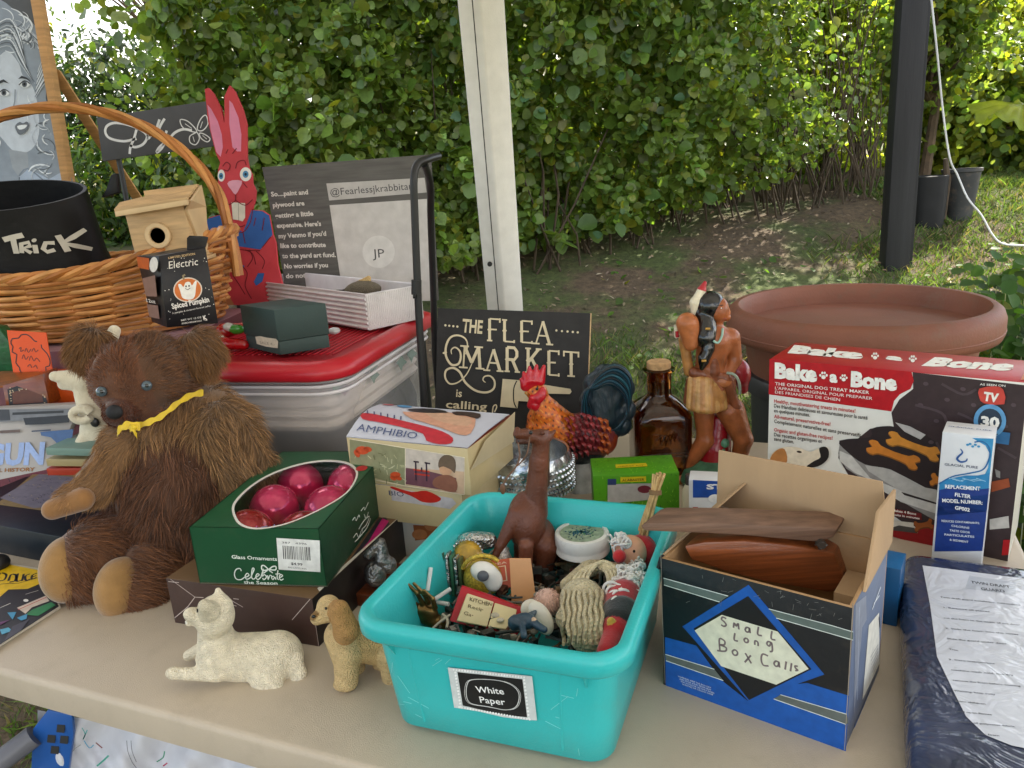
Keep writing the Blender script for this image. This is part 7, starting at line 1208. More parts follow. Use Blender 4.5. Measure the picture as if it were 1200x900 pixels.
p.poly(k3((835, 615), (848, 612), (860, 625), (870, 604), (890, 602), (900, 618), (912, 600), (922, 598), (918, 630), (915, 660), (905, 680), (880, 684), (855, 675), (845, 645)), rgb('#ece8e0'), smooth=3); p.disc(k3((872, 622))[0], .9, 1.2, rgb('#201818')); p.disc(k3((886, 620))[0], .9, 1.2, rgb('#201818')); p.stroke(k3((868, 632), (880, 638), (892, 630)), .7, rgb('#201818'))
p.text('Spiced Pumpkin', k3((808, 728))[0], k3((982, 694))[0], 6.2, WHT, .03); p.text('A pumpkin & cinnamon flavored coffee', k3((808, 752))[0], k3((988, 716))[0], 2.0, WHT, 0); p.text('NET WT 12 OZ', k3((850, 786))[0], k3((945, 770))[0], 2, WHT, .01); p.text('ARABICA MEDIUM ROAST', k3((852, 800))[0], k3((948, 786))[0], 1.8, WHT, .01); p.text('K', k3((955, 780))[0], k3((972, 776))[0], 5, WHT, .04)
r2 = np.random.RandomState(5)
for k in range(44):
    a, b2_ = r2.uniform(.04, .96), r2.uniform(.04, .97)
    if (a-.5)**2+(b2_-.52)**2 < .10: continue
    q = f[0]+(f[1]-f[0])*a+(f[3]-f[0])*b2_; ab = ((q-p.O)@p.u, (q-p.O)@p.v); rr_ = r2.uniform(.0005, .0011); p._poly([(ab[0]+rr_*math.cos(x), ab[1]+rr_*math.sin(x)) for x in np.linspace(0, 6.28, 6, False)], WHT)
p.build('front_print', t); p = Print(s_[0], f[0]-s_[0], s_[1]-s_[0]); p.poly(k3((642, 482), (700, 490), (700, 545), (650, 535)), rgb('#c0561a')); p.disc(k3((722, 520))[0], 5, 9, rgb('#e6e0d8'), 5); p.poly(k3((668, 585), (728, 570), (738, 670), (686, 668)), rgb('#8a6a60')); p.poly(k3((690, 705), (742, 712), (750, 775), (702, 765)), rgb('#8a6a60')); p.text('12ct', k3((690, 695))[0], k3((732, 702))[0], 4, WHT, .02); p.build('side_print', t)
# ================================================================== left cluster
def slabthing(name, lab, cat, quad, Y, th__, col, mat=None, dy=(0, 0, 0, 0)):
    A_ = [W(x, y, Y+d_) for (x, y), d_ in zip(quad, dy)]; c_ = np.mean(A_, 0); c_[2] = min(a[2] for a in A_); t = thing(name, lab, cat, c_); g = G(); g.slab(A_, [0, 1, 0], th__, rgb(col)); g.build('card' if th__ < .01 else 'box', mat or CARD, t, bevel=.0008 if th__ > .003 else 0); return t, A_
t, A_ = slabthing('orange_card', 'bright orange card with handwritten words in a scalloped black frame', 'card', [(16, 440), (63, 445), (54, 390), (8, 387)], 1.50, .002, '#d9500c', dy=(-.02, -.02, 0, 0)); p = Print(A_[0], A_[1]-A_[0], A_[3]-A_[0]); k5 = lambda *q: cp(0, 350, 4, q)
p.stroke(k5((52, 210), (58, 188), (88, 185), (100, 170), (125, 168), (145, 180), (165, 200), (192, 205), (196, 230), (222, 258), (235, 290), (232, 315), (215, 320), (212, 350), (150, 346), (100, 345), (92, 322), (75, 300), (80, 262), (58, 250), (62, 225)), 1.3, rgb('#241408'), closed=True, smooth=2)
for k, st in enumerate((((90, 235), (100, 228), (98, 248), (112, 240)), ((118, 248), (124, 232), (134, 252), (146, 236)), ((150, 248), (160, 232), (168, 250), (180, 240)), ((105, 282), (112, 262), (122, 285), (134, 270)), ((138, 290), (146, 268), (160, 292), (172, 278), (188, 296)), ((130, 318), (142, 308), (150, 324)), ((158, 322), (168, 312), (176, 328)))): p.stroke(k5(*st), 1.0, rgb('#5a2408'), smooth=3, same=k > 0)
p.build('handwriting', t)
t, A_ = slabthing('green_bag', 'dark green glossy wrapping at the far left edge beside the orange card', 'wrapping', [(-60, 445), (16, 440), (10, 400), (-2, 384), (-60, 380)], 1.53, .03, '#1c5a34', PAINT, dy=(0, 0, 0, 0, 0))
q = W(28, 478, 1.42); b = Bx(q[0]-.05, 1.40, -.35, .155, .07, .07, q[2]-TT); 
t, A_ = slabthing('lace_box', 'brown wooden box with black lace panel on its lid at the left edge', 'box', [(8, 480), (58, 474), (50, 438), (3, 452)], 1.42, .05, '#7a3a12', pm('case_wood'), dy=(0, 0, .01, .01)); p = Print(A_[0], A_[1]-A_[0], A_[3]-A_[0]); p.poly(k5((45, 505), (225, 495), (195, 370), (35, 425)), rgb('#1c1210')); p.poly(k5((62, 495), (205, 485), (185, 400), (58, 440)), rgb('#5a2a10')); r2 = np.random.RandomState(3)
for k in range(40): a = r2.uniform(0, 1); p.disc(k5((50+a*150, 440-a*52+r2.uniform(-8, 12)))[0] if k % 2 else k5((r2.choice([52, 205])+r2.uniform(-6, 6), 400+r2.uniform(0, 90)))[0], .9, .6, rgb('#b8a080'), same=k > 0)
p.build('lace_print', t)
g = G(); g.slab([W(-50, 452, 1.45), W(3, 452, 1.43), W(50, 438, 1.44), W(44, 434, 1.50), W(-50, 436, 1.52)], [0, 0, -1], .004, rgb('#8a4a20')); g.build('lace_lid', pm('case_wood'), t)
slabthing('orange_box', 'plain orange cardboard box behind the white plush dog', 'box', [(50, 490), (100, 484), (96, 438), (48, 440)], 1.46, .05, '#c24a10')
t, A_ = slabthing('tool_book', 'pale hardback book with gun tools pictured and large title letters', 'book', [(-60, 575), (66, 548), (92, 474), (-60, 482)], 1.34, .02, '#a8a4a2', dy=(-.03, -.03, .035, .035)); p = Print(A_[0], A_[1]-A_[0], A_[3]-A_[0])
p.poly(k5((-60, 520), (335, 515), (330, 560), (-60, 580)), rgb('#6d7076')); p.poly(k5((110, 560), (330, 545), (325, 580), (200, 590), (120, 592)), rgb('#1a2028')); p.poly(k5((190, 625), (345, 612), (340, 650), (270, 680), (240, 650), (195, 642)), rgb('#3a5a88')); p.poly(k5((0, 520), (45, 520), (50, 570), (0, 572)), rgb('#30343a')); p.stroke(k5((0, 625), (95, 620)), 3.2, rgb('#5a4a44')); p.stroke(k5((60, 540), (300, 530)), 3, rgb('#24282c')); p.stroke(k5((150, 622), (240, 616)), 1.6, rgb('#2a3a55')); p.poly(k5((300, 670), (360, 640), (355, 680)), rgb('#4a4440'))
p.text('GUN', k5((-75, 780))[0], k5((205, 772))[0], 24, rgb('#8fa4d0'), .05); p.text('NATIONAL HISTORY', k5((-160, 818))[0], k5((165, 808))[0], 4.2, rgb('#8a5a24'), .03); p.build('cover_print', t)
# stacked little books behind the bear arm
for k, (y, col, col2) in enumerate(((518, '#6f8a80', 'green-grey'), (530, '#a09068', 'straw-coloured'), (540, '#a0301c', 'red and tan'))):
    q = W(80, y+10, 1.30); b = Bx(q[0]+.02, 1.27+.004*k, -.25+.05*k, .10, .12, .0135, max(.03, q[2]-TT)-.002*k); boxthing(b, 'little_book', ['green-grey little book, topmost of the three behind the bear', 'straw-coloured little book in the middle of the three behind the bear', 'red and tan little book, lowest of the three behind the bear'][k], 'book', col, part='cover', group=None)
# dark blue game box
qL, qR = Zp(-10, 646, 0), Zp(112, 671, 0); e1 = unit(qR-qL); e2 = np.array([-e1[1], e1[0], 0]); hz_ = .058; t = thing('dark_blue_box', 'flat dark blue box with ornate tan label lid under the bear paw', 'box', (qL+qR)/2); wq = np.linalg.norm(qR-qL)
g = G(); g.box(qL-e1*.15, e1*(wq+.15), e2*.19, (0, 0, hz_), rgb('#0f1a24')); g.build('box', CARD, t, bevel=.0015); p = Print((qL+[0, 0, hz_]), e1, e2); p.poly([(-20, 598), (0, 588), (48, 548), (108, 552), (100, 600), (60, 600), (0, 592)], rgb('#a08a5c')); p.poly([(0, 584), (46, 556), (96, 560), (90, 590), (40, 596)], rgb('#8a8a98')); r2 = np.random.RandomState(4)
for k in range(60): x, y = r2.uniform(5, 92), r2.uniform(560, 592); a = r2.uniform(0, 6); p.stroke([(x, y), (x+3*math.cos(a), y+1.4*math.sin(a)), (x+5*math.cos(a+.8), y+2*math.sin(a+.8))], .6, rgb(['#3a3a4a', '#c9b98a', '#55506a', '#2a2a30'][k % 4]), same=k > 0)
p.text('TAROT', (50, 560), (86, 566), 5, rgb('#2a241c'), .01) if False else None; p.build('label', t)
g = G(); q = Zp(5, 668, 0); g.ell(q+[-.01, 0, .014], .022, .02, .016, 16); g.build('black_pouch', METB, label='small black rounded pouch at the left edge before the dark blue box', cat='pouch', loc=q)
# comic sleeve
A_ = [Zp(-70, 800, .003), Zp(71, 711, .003), Zp(49, 668, .003), Zp(-70, 648, .003)]; t = thing('comic_book', 'thick comic with yellow masthead lying at the left front of the table', 'comic', np.mean(A_, 0)*[1, 1, 0]+[0, 0, TT]); g = G(); g.slab([a-[0, 0, .003] for a in A_], [0, 0, 1], .006, rgb('#d0c8b8')); g.build('cover', CARD, t, bevel=.0005)
p = Print(A_[0]+[0, 0, .003], [1., 0, 0], [0, 1., 0]); k7 = lambda *q: cp(0, 560, 4, q); p.poly([(-60, 795), (69, 711), (48, 670), (-60, 650)], rgb('#16141a')); p.poly(k7((-60, 400), (45, 408), (192, 436), (205, 490), (130, 522), (40, 525), (0, 560), (-60, 600)), rgb('#d9b010'))
for k, st in enumerate((((-20, 490), (0, 450), (30, 455), (20, 480), (-5, 485)), ((40, 485), (52, 455), (75, 458), (70, 485), (45, 490)), ((85, 450), (78, 485), (100, 482)), ((112, 452), (104, 485)), ((140, 452), (120, 462), (122, 482), (142, 476)), ((175, 448), (152, 458), (150, 476), (172, 468)), ((152, 466), (170, 460)))): p.stroke(k7(*st), 2.4, rgb('#16141a'), smooth=3, same=k > 0)
p.stroke(k7((0, 500), (90, 495), (180, 470)), 1.2, rgb('#16141a')); p.stroke(k7((0, 612), (50, 590)), 1.2, rgb('#d9d4cc')); p.stroke(k7((120, 548), (180, 530)), 1, rgb('#c9c4bc'), same=True); p.disc(k7((122, 577))[0], 3, 1.6, rgb('#e0dcd4')); p.poly(k7((80, 612), (215, 555), (232, 580), (150, 610), (120, 640)), rgb('#c9b8a8')); p.poly(k7((150, 622), (240, 585), (262, 600), (180, 650), (120, 645)), rgb('#2a7a4a')); p.stroke(k7((85, 622), (220, 562)), 1.5, rgb('#b52a20')); p.poly(k7((35, 635), (78, 632), (60, 668)), rgb('#3a8ab0')); p.poly(k7((80, 660), (130, 640), (125, 665), (100, 672)), rgb('#3a8ab0'), True); p.poly(k7((0, 715), (40, 705), (60, 720), (10, 738)), rgb('#4a9ab8'), True); p.poly(k7((0, 680), (50, 668), (0, 695)), rgb('#5a2a5a')); p.poly(k7((60, 700), (140, 665), (100, 720), (20, 770)), rgb('#3a3844')); p.build('cover_art', t)
# white plush dog behind the bear
Yw = 1.33; WF = '#d8cdb4'; t = thing('plush_lamb', 'cream plush animal with pointed snout and looped arms behind the teddy bear', 'plush toy', W(110, 545, Yw)); PL = pm('cream_plush', None, rough=.95, var=.08, bump=.002, bs=180, sheen=.3)
fbody('body', [('c', (92, 444, 0), (64, 441, -.01), 12, 6, WF), ('c', (75, 450, 0), (100, 446, 0), 7, 14, WF), ('e', (104, 440, .01), (16, 18, 18), WF), ('c', (100, 462, 0), (112, 490, 0), 12, 17, WF), ('e', (118, 505, .01), (22, 22, 30), WF), ('e', (100, 522, -.015), (11, 12, 15), WF), ('c', (100, 535, -.02), (106, 548, -.03), 8, 8, WF), ('c', (120, 420, .03), (134, 388, .06), 10, 7, WF)], Yw, PL, t, h=.0022, K=.006)
g = G(); g.tube([W(96+11*math.cos(a), 486+7*math.sin(a), Yw-.03) for a in np.linspace(.3, 5.9, 18)], .0075, 10, rgb(WF)); g.build('looped_arm', PL, t); g = G(); g.ell(W(111, 495, Yw-.028), .008, .004, .009, 12, (.02, .02, .02)); g.build('spot', PLASTIC, t)
# ================================================================== under the table: chair arm, cloth
Yc2 = .98; BP = pm('blue_plastic', (.02, .10, .36), rough=.35, var=.05); t = thing('blue_crate', 'blue plastic crate corner with square holes under the table edge', 'crate', W(60, 930, 1.02)); g = G(); P4 = [W(36, 905, 1.0), W(80, 905, 1.0), W(86, 860, 1.0), W(84, 838, 1.0), W(56, 832, 1.0), W(38, 855, 1.0)]
g.slab(P4, [0, 1, 0], .008); g.build('side_wall', BP, t, bevel=.002)
for x, y in ((71, 854), (60, 866), (75, 867), (64, 879)): g = G(); q = W(x, y, .998); s_ = .0065; g.slab([q+cR*a*s_+cU*c_*s_ for a, c_ in ((-1, -.8), (.8, -1), (1, .8), (-.8, 1))], [0, 1, 0], .0015); g.build('square_hole', pm('dark_gap'), t)
G().tube([W(-10, 900, .97), W(40, 862, 1.0)], .017, 12).build('grey_tube', pm('grey_tube_plastic', (.14, .14, .16), rough=.4), label='grey tubular arm beside the blue crate under the table', cat='tube', loc=W(-10, 900, .97))
n1, n2 = 80, 24; V = []
for i in range(n1):
    for j in range(n2):
        u2, v2 = i/(n1-1), j/(n2-1); q = W(44+260*u2, 832+50*u2+80*v2, 1.03-.02*v2+.014*math.sin(u2*23+v2*4)+.010*math.sin(u2*41-v2*9)*v2); V.append(q)
F = np.array([[i*n2+j, (i+1)*n2+j, (i+1)*n2+j+1, i*n2+j+1] for i in range(n1-1) for j in range(n2-1)]); WCm = pm('white_cotton', None, rough=.9, var=.05, bump=.003, bs=30)
t = thing('embroidered_cloth', 'white embroidered tablecloth heaped under the table edge', 'tablecloth', V[-1]); raw('cloth', V, F, WCm, t, vcol=np.tile((.62, .62, .66), (len(V), 1)))
p = Print(W(150, 880, 1.005), [1., 0, 0], [0, 0, 1.])
k9 = lambda *q: cp(0, 780, 4, q)
for k, (st, cl, w_) in enumerate((( ((385, 290), (400, 320), (390, 345), (410, 300)), '#5aa0a0', 1.2), (((395, 350), (420, 385), (440, 370)), '#5a9ab8', 1.2), (((450, 360), (480, 385)), '#7a3a3a', 1.6), (((455, 470), (490, 440), (510, 420)), '#4a9a88', 2), (((595, 350), (600, 400), (620, 450), (640, 478)), '#6a6a70', .8), (((615, 350), (620, 400), (640, 450)), '#6a6a70', .8), (((735, 450), (765, 430), (772, 400)), '#3a8a6a', 1.4), (((765, 470), (785, 455)), '#b03a5a', 1.6), (((330, 420), (350, 390), (380, 370)), '#8a8a8a', .8))): p.stroke(k9(*st), w_, rgb(cl), smooth=3, same=k > 0)
p.build('embroidery', t)['kind'] = 'stuff'
# ================================================================== rooster
Yr = 1.42; OR, MR, TL, BKc = '#c4601a', '#6e1f22', '#12252e', '#14181a'; k4 = lambda *q: cp(480, 340, 4, q)
def R4(x, y, dy=0): a = k4((x, y))[0]; return (a[0], a[1], dy)
t = thing('rooster_figurine', 'painted rooster figurine with red comb, orange neck and arched dark teal tail', 'figurine', W(690, 575, Yr))
rb = [('e', R4(598, 478), (12, 11, 12), OR), ('c', R4(605, 500), R4(640, 580), 11, 17, OR), ('c', R4(640, 580), R4(700, 655, .01), 19, 25, OR), ('c', R4(590, 600, 0), R4(590, 650, 0), 10, 10, OR), ('e', R4(640, 640, 0), (23, 20, 14), OR), ('c', R4(565, 480, 0), R4(543, 483, -.004), 5, 1.5, '#c9a060'),
      ('e', R4(840, 670, .01), (32, 24, 24), MR, -15), *[('c', R4(880, 600, .015), R4(x_, y_, .015), 16, 14, TL) for x_, y_ in ((850, 520), (900, 490), (950, 520), (868, 440), (915, 400), (965, 400), (1000, 460),(1005, 560), (985, 630), (950, 600))], ('e', R4(910, 700, .01), (16, 18, 18), '#8a3418'), ('e', R4(760, 720, .02), (30, 22, 22), BKc), ('e', R4(840, 750, .02), (22, 18, 14), '#10222a'), ('c', R4(800, 780, .02), R4(790, 860, .02), 12, 9, '#10222a')]
V_, F_, C_ = fig(rb, Yr, .0016, .006)
r2 = np.random.RandomState(14); mo = np.ones(len(V_))
u = np.sin(V_[:, 0]*520+1.5*np.sin(V_[:, 2]*260))*np.sin(V_[:, 2]*300+V_[:, 0]*120); isO = (C_[:, 0] > .3); C_ = np.where((isO & (u > .75))[:, None], np.array(rgb('#4a2410')), C_); C_ = np.where((isO & (u < -.7))[:, None], np.array(rgb('#d9862a')), C_)
o_ = raw('body', V_, F_, pm('rooster_paint', None, rough=.4, coat=.2, var=.25, vs=90, bump=.002, bs=110, grain=(1, 1, .3)), t, vcol=C_)
# carved feathers: overlapping blades on breast, back and tail
def blade(g, pts, Y, w0, col, th=.003):
    P = spline([W(a[0], a[1], Y+(a[2] if len(a) > 2 else 0)) for a in pts], 5); n_ = len(P); g.tube(P, [max(.0006, w0*spx(P[0])*(math.sin(PI*min(1, (i+1.2)/(n_*.75)) if (i+1.2)/(n_*.75) < .5 else PI/2) if (i+1.2)/(n_*.75) < .5 else 1)*(1-((i/(n_-1))**3))) for i in range(n_)], 6, col, flat=.5)
for k in range(22):
    g = G(); f = k/21; o = (812+f*30-8*(k % 3), 470+f*95); x0, y0 = 845-f*40, 620-f*40+60*(1-f)
    arc = [(860-60*f+10*math.sin(k), 600+20*math.sin(k*2)), (835-20*f, 500-20*f), (870+20*(1-f)*.5, 400+60*f), (940+20*(1-f), 350+90*f), (1010+18*(1-f), 390+110*f), (1040-20*f, 480+100*f), (1020-40*f, 590+50*f), (985-50*f, 660)]
    blade(g, [(*k4(a)[0], -.022-.010*(k % 3)/3) for j, a in enumerate(arc)], Yr, 4.2, rgb(['#12252e', '#1c4252', '#0c181f', '#24525f'][k % 4])); g.build('tail_feather', PAINT, t)
for k in range(44):
    g = G(); r_, c_ = divmod(k, 8); x0, y0 = 735+c_*26+(r_ % 2)*12, 585+r_*34+abs(c_-3)*7; cl = rgb(['#7a2428', '#8a3034', '#6a1c22', '#a04a1c'][(k+r_) % 3 if c_ < 6 else 3]); blade(g, [(*k4((x0-8, y0-8))[0], -.030+.002*abs(c_-3)), (*k4((x0+8, y0+4))[0], -.038+.002*abs(c_-3)), (*k4((x0+14, y0+26))[0], -.034+.002*abs(c_-3))], Yr, 3.0, cl); g.build('breast_feather', PAINT, t)
RDP = pm('comb_red_paint', None, rough=.3, coat=.4, var=.12, vs=60, bump=.001, bs=150); fbody('comb', [('e', R4(575, 435, 0), (13, 5, 8), '#b8081c', 15), ('c', R4(540, 440), R4(523, 420), 6, 2.2, '#b8081c'), ('c', R4(548, 425), R4(535, 388), 6, 2, '#b8081c'), ('c', R4(565, 420), R4(562, 362), 6.5, 2, '#b8081c'), ('c', R4(588, 420), R4(595, 355), 6.5, 2, '#b8081c'), ('c', R4(610, 425), R4(630, 358), 6.5, 2.2, '#b8081c'), ('e', R4(545, 455, 0), (6, 4, 5), '#b8081c')], Yr-.002, RDP, t, h=.0011, K=.003)
fbody('wattle', [('e', R4(622, 485, -.014), (5, 3, 8), '#b8081c'), ('e', R4(606, 503, -.015), (6, 3, 7), '#b8081c'), ('e', R4(592, 530, -.012), (7, 4, 9), '#b8081c'), ('c', R4(575, 505, -.012), R4(570, 540, -.01), 4, 5, '#b8081c')], Yr-.004, RDP, t, h=.0011, K=.003)
g = G(); g.ell(W(*k4((597, 463))[0], Yr-.020), .003, .002, .003, 10); g.build('eye', pm('black_eye'), t)
g = G(); q = W(*k4((800, 860))[0], Yr+.02); g.lathe([q[0], q[1], TT], [(.045, 0), (.042, .012), (.02, .05), (.012, .07)], 20); g.build('stand', PAINT, t)
# ================================================================== mercury glass votive
Yv = 1.33; c = W(616, 527, Yv); s = spx(c); r = 54*s; t = thing('glass_votive', 'wide silver mercury glass bowl with hobnail sides behind the teal bin', 'bowl', (c[0], c[1], TT)); MG = pm('mercury_glass', (.42, .44, .45), rough=.16, metal=.85, var=.5, vs=45, coat=.5, bump=.0012, bs=60, dirt=.3); zt = c[2]
g = G(); zb = zt-.085; g.lathe([c[0], c[1], zb], [(r*.8, 0), (r*.95, .01), (r*1.02, .035), (r*1.03, .06), (r*.99, .075), (r*.94, .085), (r*.90, .083), (r*.93, .06), (r*.88, .02), (r*.7, .008)], 60); g.build('bowl', MG, t, sharp=60); g = G()
for j in range(5):
    for k in range(60): a = 2*PI*(k+.5*(j % 2))/60; g.ell([c[0]+r*(1.025)*math.cos(a), c[1]+r*1.025*math.sin(a), zb+.018+j*.0115], .0042, .0042, .0042, 6)
g.build('hobnails', MG, t, kind='stuff'); g = G(); g.lathe([c[0], c[1], TT], [(r*.45, 0), (r*.3, .01), (r*.25, zb-TT-.01), (r*.6, zb-TT+.002)], 30); g.build('foot', MG, t)
# ================================================================== grassy green box
qf, qr = W(686, 557, 1.26), W(800, 552, 1.26); b = Bx((qf[0]+qr[0])/2, 1.24, -.06, .148, .085, W(740, 556, 1.24)[2]-TT, 0); t = boxthing(b, 'grass_print_box', 'bright green grass-patterned box with yellow labels behind the teal bin', 'box', '#4f9418', bevel=.0012); GB = b
for nm, p in (('front_print', b.front()), ('top_print', b.top())):
    r2 = np.random.RandomState(2 if nm[0] == 'f' else 3); WW_, HH_ = (b.w, b.h) if nm[0] == 'f' else (b.w, b.d)
    for k in range(170): a, c_ = r2.uniform(.003, WW_-.003), r2.uniform(.003, HH_-.003); an = r2.uniform(.6, 2.5); l_ = r2.uniform(.003, .008); dx, dy = l_*math.cos(an), l_*math.sin(an); s_ = .0006; p.k = k % 4; p._poly([(a-s_, c_), (a+s_, c_), (a+dx, c_+dy)], rgb(['#2f6a10', '#7ab82c', '#1f4a0c', '#93c83c'][k % 4]))
    p.k = 5
    if nm[0] == 'f': p.poly([(727, 559), (757, 558), (757, 564), (727, 565)], rgb('#c9b414')); p.text('ALABASTER', (729, 564), (755, 563), 3, rgb('#5a3a10'), .02); p.poly([(712, 567), (765, 566), (765, 585), (712, 590)], rgb('#a8a4a0')); p.poly([(712, 561), (722, 561), (722, 568), (712, 568)], rgb('#2a3a66')); p.disc((755, 573), 8, 4.5, rgb('#6a2030'))
    else: p.poly([(721, 545), (757, 543), (759, 547), (722, 549)], rgb('#c9b414')); p.text('GRASS KIT', (724, 548), (755, 546), 2.4, rgb('#5a3a10'), .01)
    p.build(nm, t)
# small bottle and blue sachet box
q = W(808, 590, 1.22); q[2] = TT; t = thing('small_white_bottle', 'little cream bottle with dark cap between grassy box and open carton', 'bottle', q); zz_ = W(808, 563, 1.22)[2]-TT; g = G(); g.lathe(q, [(.010, 0), (.012, .01), (.012, zz_*.8), (.008, zz_*.9), (.006, zz_*.95), (.006, zz_)], 20, col=rgb('#c9bfa8')); g.build('bottle', PLASTIC, t); g = G(); g.lathe(q+[0, 0, zz_*.93], [(.0075, 0), (.0075, .016), (.006, .018)], 16, col=rgb('#3a3230')); g.build('cap', PLASTIC, t)
q = W(826, 600, 1.14); b = Bx(q[0]+.015, 1.15, -.3, .075, .04, W(826, 564, 1.15)[2]-TT, 0); t = boxthing(b, 'blue_white_packet', 'blue and white packet with white letters behind the open carton', 'packet', '#d4d6da'); p = b.front(); p.poly([(812, 560), (848, 560), (848, 583), (812, 583)], rgb('#1d4a9c')); p.text('ST', (828, 573), (848, 573), 6, rgb('#e8e8e8'), .05); p.disc((838, 584), 8, 5, rgb('#e4e4e4')); p.poly([(812, 594), (818, 594), (818, 604), (812, 604)], rgb('#a8342a')); p.build('printing', t)
# ================================================================== amber bottle with cork
Yb = 1.47; q = W(774, 560, Yb); q[2] = TT; AM = pm('amber_glass', (.34, .115, .016), rough=.04, trans=1, ior=1.5, var=0, wob=(14, .004)); t = thing('amber_bottle', 'square amber glass bottle with cork stopper beside the painted statue', 'bottle', q)
zL = W(775, 432, Yb)[2]-TT; zs = W(775, 484, Yb)[2]-TT; zn = W(775, 462, Yb)[2]-TT; s = spx(W(775, 500, Yb)); hw = 33*s; zc = W(775, 424, Yb)[2]-TT
def sq(r, z, k_, n_=40): return [q+np.array([r*math.cos(a)/((abs(math.cos(a))**k_+abs(math.sin(a))**k_)**(1/k_)), r*math.sin(a)/((abs(math.cos(a))**k_+abs(math.sin(a))**k_)**(1/k_)), z]) for a in np.linspace(0, 2*PI, n_, False)+.02]
g = G(); nk = 14*s; R = [sq(hw*.9, .001, 6), sq(hw, .008, 7), sq(hw, zs*.98, 7), sq(hw*.98, zs+(zn-zs)*.15, 6), sq(hw*.88, zs+(zn-zs)*.45, 5), sq(hw*.66, zs+(zn-zs)*.75, 3), sq(nk*1.05, zn, 2), sq(nk, zn+.005, 2), sq(nk, zL-.004, 2), sq(nk*1.3, zL-.003, 2), sq(nk*1.35, zL, 2), sq(nk*1.2, zL+.002, 2), sq(nk*.82, zL+.001, 2)]
tk = .0035; R += [sq(nk-tk, zn, 2), sq(hw*.60-tk, zs+(zn-zs)*.78, 3), sq(hw-tk, zs*.97, 7), sq(hw-tk, .012, 7), sq(hw*.8, .010, 6)]; g.loft(R, cap0=True, cap1=True); g.build('glass', AM, t, sharp=60)
g = G(); g.lathe(q, [(nk*.72, zL-.02), (nk*.76, zL+.002), (nk*.98, zL+.0025), (nk*.98, zc), (nk*.9, zc+.002)], 28); g.build('cork', pm('cork', (.50, .30, .14), rough=.9, var=.3, vs=90, bump=.0008, bs=150), t)
g = G(); zz0, zz1 = zs*.45, zs*.95
for z in (zz0, zz0+.006): g.tube([q+[-hw*.8, -hw-.0006, z], q+[hw*.8, -hw-.0006, z]], .0009, 5)
for k in range(7): a = -.9+k*.3; g.tube(spline([q+[hw*.6*math.sin(a), -hw-.0006, zz1-.012-.03*abs(math.cos(a*1.5))], q+[hw*.4*math.sin(a+.4), -hw-.0006, zz1-.02], q+[hw*.6*math.sin(a+.6), -hw-.0006, zz1-.035]], 4), .0010, 5)
g.build('moulded_pattern', AM, t, kind='stuff')
# ================================================================== painted statue
Ys = 1.42; SKN, SK2, HR, RD, TN = '#96522a', '#a86236', '#0e0c0d', '#8a0e1c', '#a8743e'; k8 = lambda x, y: (700+x/3.46, 320+y/3.46)
def S(x, y, dy=0): return (*k8(x, y), dy)
t = thing('warrior_statue', 'glossy painted statue of a standing man with long black hair and feather', 'statue', W(838, 590, Ys))
st = [('e', S(492, 150, -.004), (11, 13, 15), SKN, -12), ('c', S(505, 165, -.004), S(524, 178, -.004), 7, 5, SKN), ('c', S(515, 140, -.004), S(530, 156, -.004), 4, 3, SK2), ('c', S(480, 190, 0), S(482, 235, 0), 8, 9, SKN),
      ('c', S(430, 250, 0), S(530, 262, 0), 13, 12, SKN), ('c', S(470, 275, 0), S(455, 395, 0), 20, 16, SKN), ('e', S(500, 296, -.006), (12, 11, 13), SKN), ('c', S(455, 395, 0), S(455, 430, 0), 17, 18, SKN),
      ('c', S(545, 262, 0), S(558, 350, 0), 10, 8, SKN), ('c', S(558, 350, 0), S(512, 440, -.02), 8, 6, SKN), ('e', S(515, 440, -.024), (9, 5, 7), SK2),
      ('c', S(400, 262, .0), S(365, 205, -.012), 11, 12, SK2), ('c', S(365, 205, -.014), S(378, 285, -.016), 12.5, 9, SK2), ('c', S(350, 270, .004), S(372, 400, .004), 6, 6, TN),
      ('c', S(430, 520, 0), S(437, 680, -.004), 13, 9, SKN), ('c', S(437, 680, -.004), S(350, 800, .008), 10.5, 7, SKN), ('c', S(350, 800, .008), S(330, 840, .0), 7, 7, SKN), ('c', S(540, 560, 0), S(592, 675, -.010), 17, 11, SKN), ('c', S(592, 675, -.010), S(565, 790, .006), 11, 8, SKN), ('c', S(565, 790, .006), S(560, 880, 0), 8, 7, SKN),
      ('e', S(440, 470, 0), (18, 15, 14), SKN), ('e', S(495, 500, 0), (16, 14, 16), SKN)]
fbody('body', st, Ys, PAINT, t, h=.0015, K=.005)
fbody('hair', [('e', S(458, 130, .004), (17, 15, 17), HR), ('c', S(440, 150, .006), S(440, 260, -.012), 12, 13, HR, .004), ('c', S(450, 240, -.016), S(450, 300, -.022), 9, 8, HR, .003), ('c', S(450, 310, -.024), S(432, 345, -.026), 7, 7, HR, .002), ('c', S(430, 360, -.026), S(424, 385, -.026), 6.5, 3, HR, .002), ('c', S(415, 160, .006), S(425, 240, 0), 8, 9, HR, .004)], Ys-.002, pm('black_gloss_paint', None, rough=.2, coat=.6, var=.2, bump=.0022, bs=110, grain=(1, 1, .15)), t, h=.0013, K=.003)
g = G(); [g.tube([W(*k8(x-9, y), Ys-.044), W(*k8(x+9, y), Ys-.044)], .0022, 8, rgb('#b58a3a')) for x, y in ((448, 226), (432, 356))]; g.build('hair_tie', PAINT, t)
fbody('feather', [('c', S(398, 170, 0), S(400, 120, 0), 5, 7.5, '#d8ceb4'), ('c', S(402, 118, 0), S(422, 72, 0), 7, 5, '#d8ceb4'), ('c', S(424, 66, 0), S(436, 40, 0), 5, 2.4, '#b01824')], Ys+.004, PAINT, t, h=.0012, K=.003)
lc = []
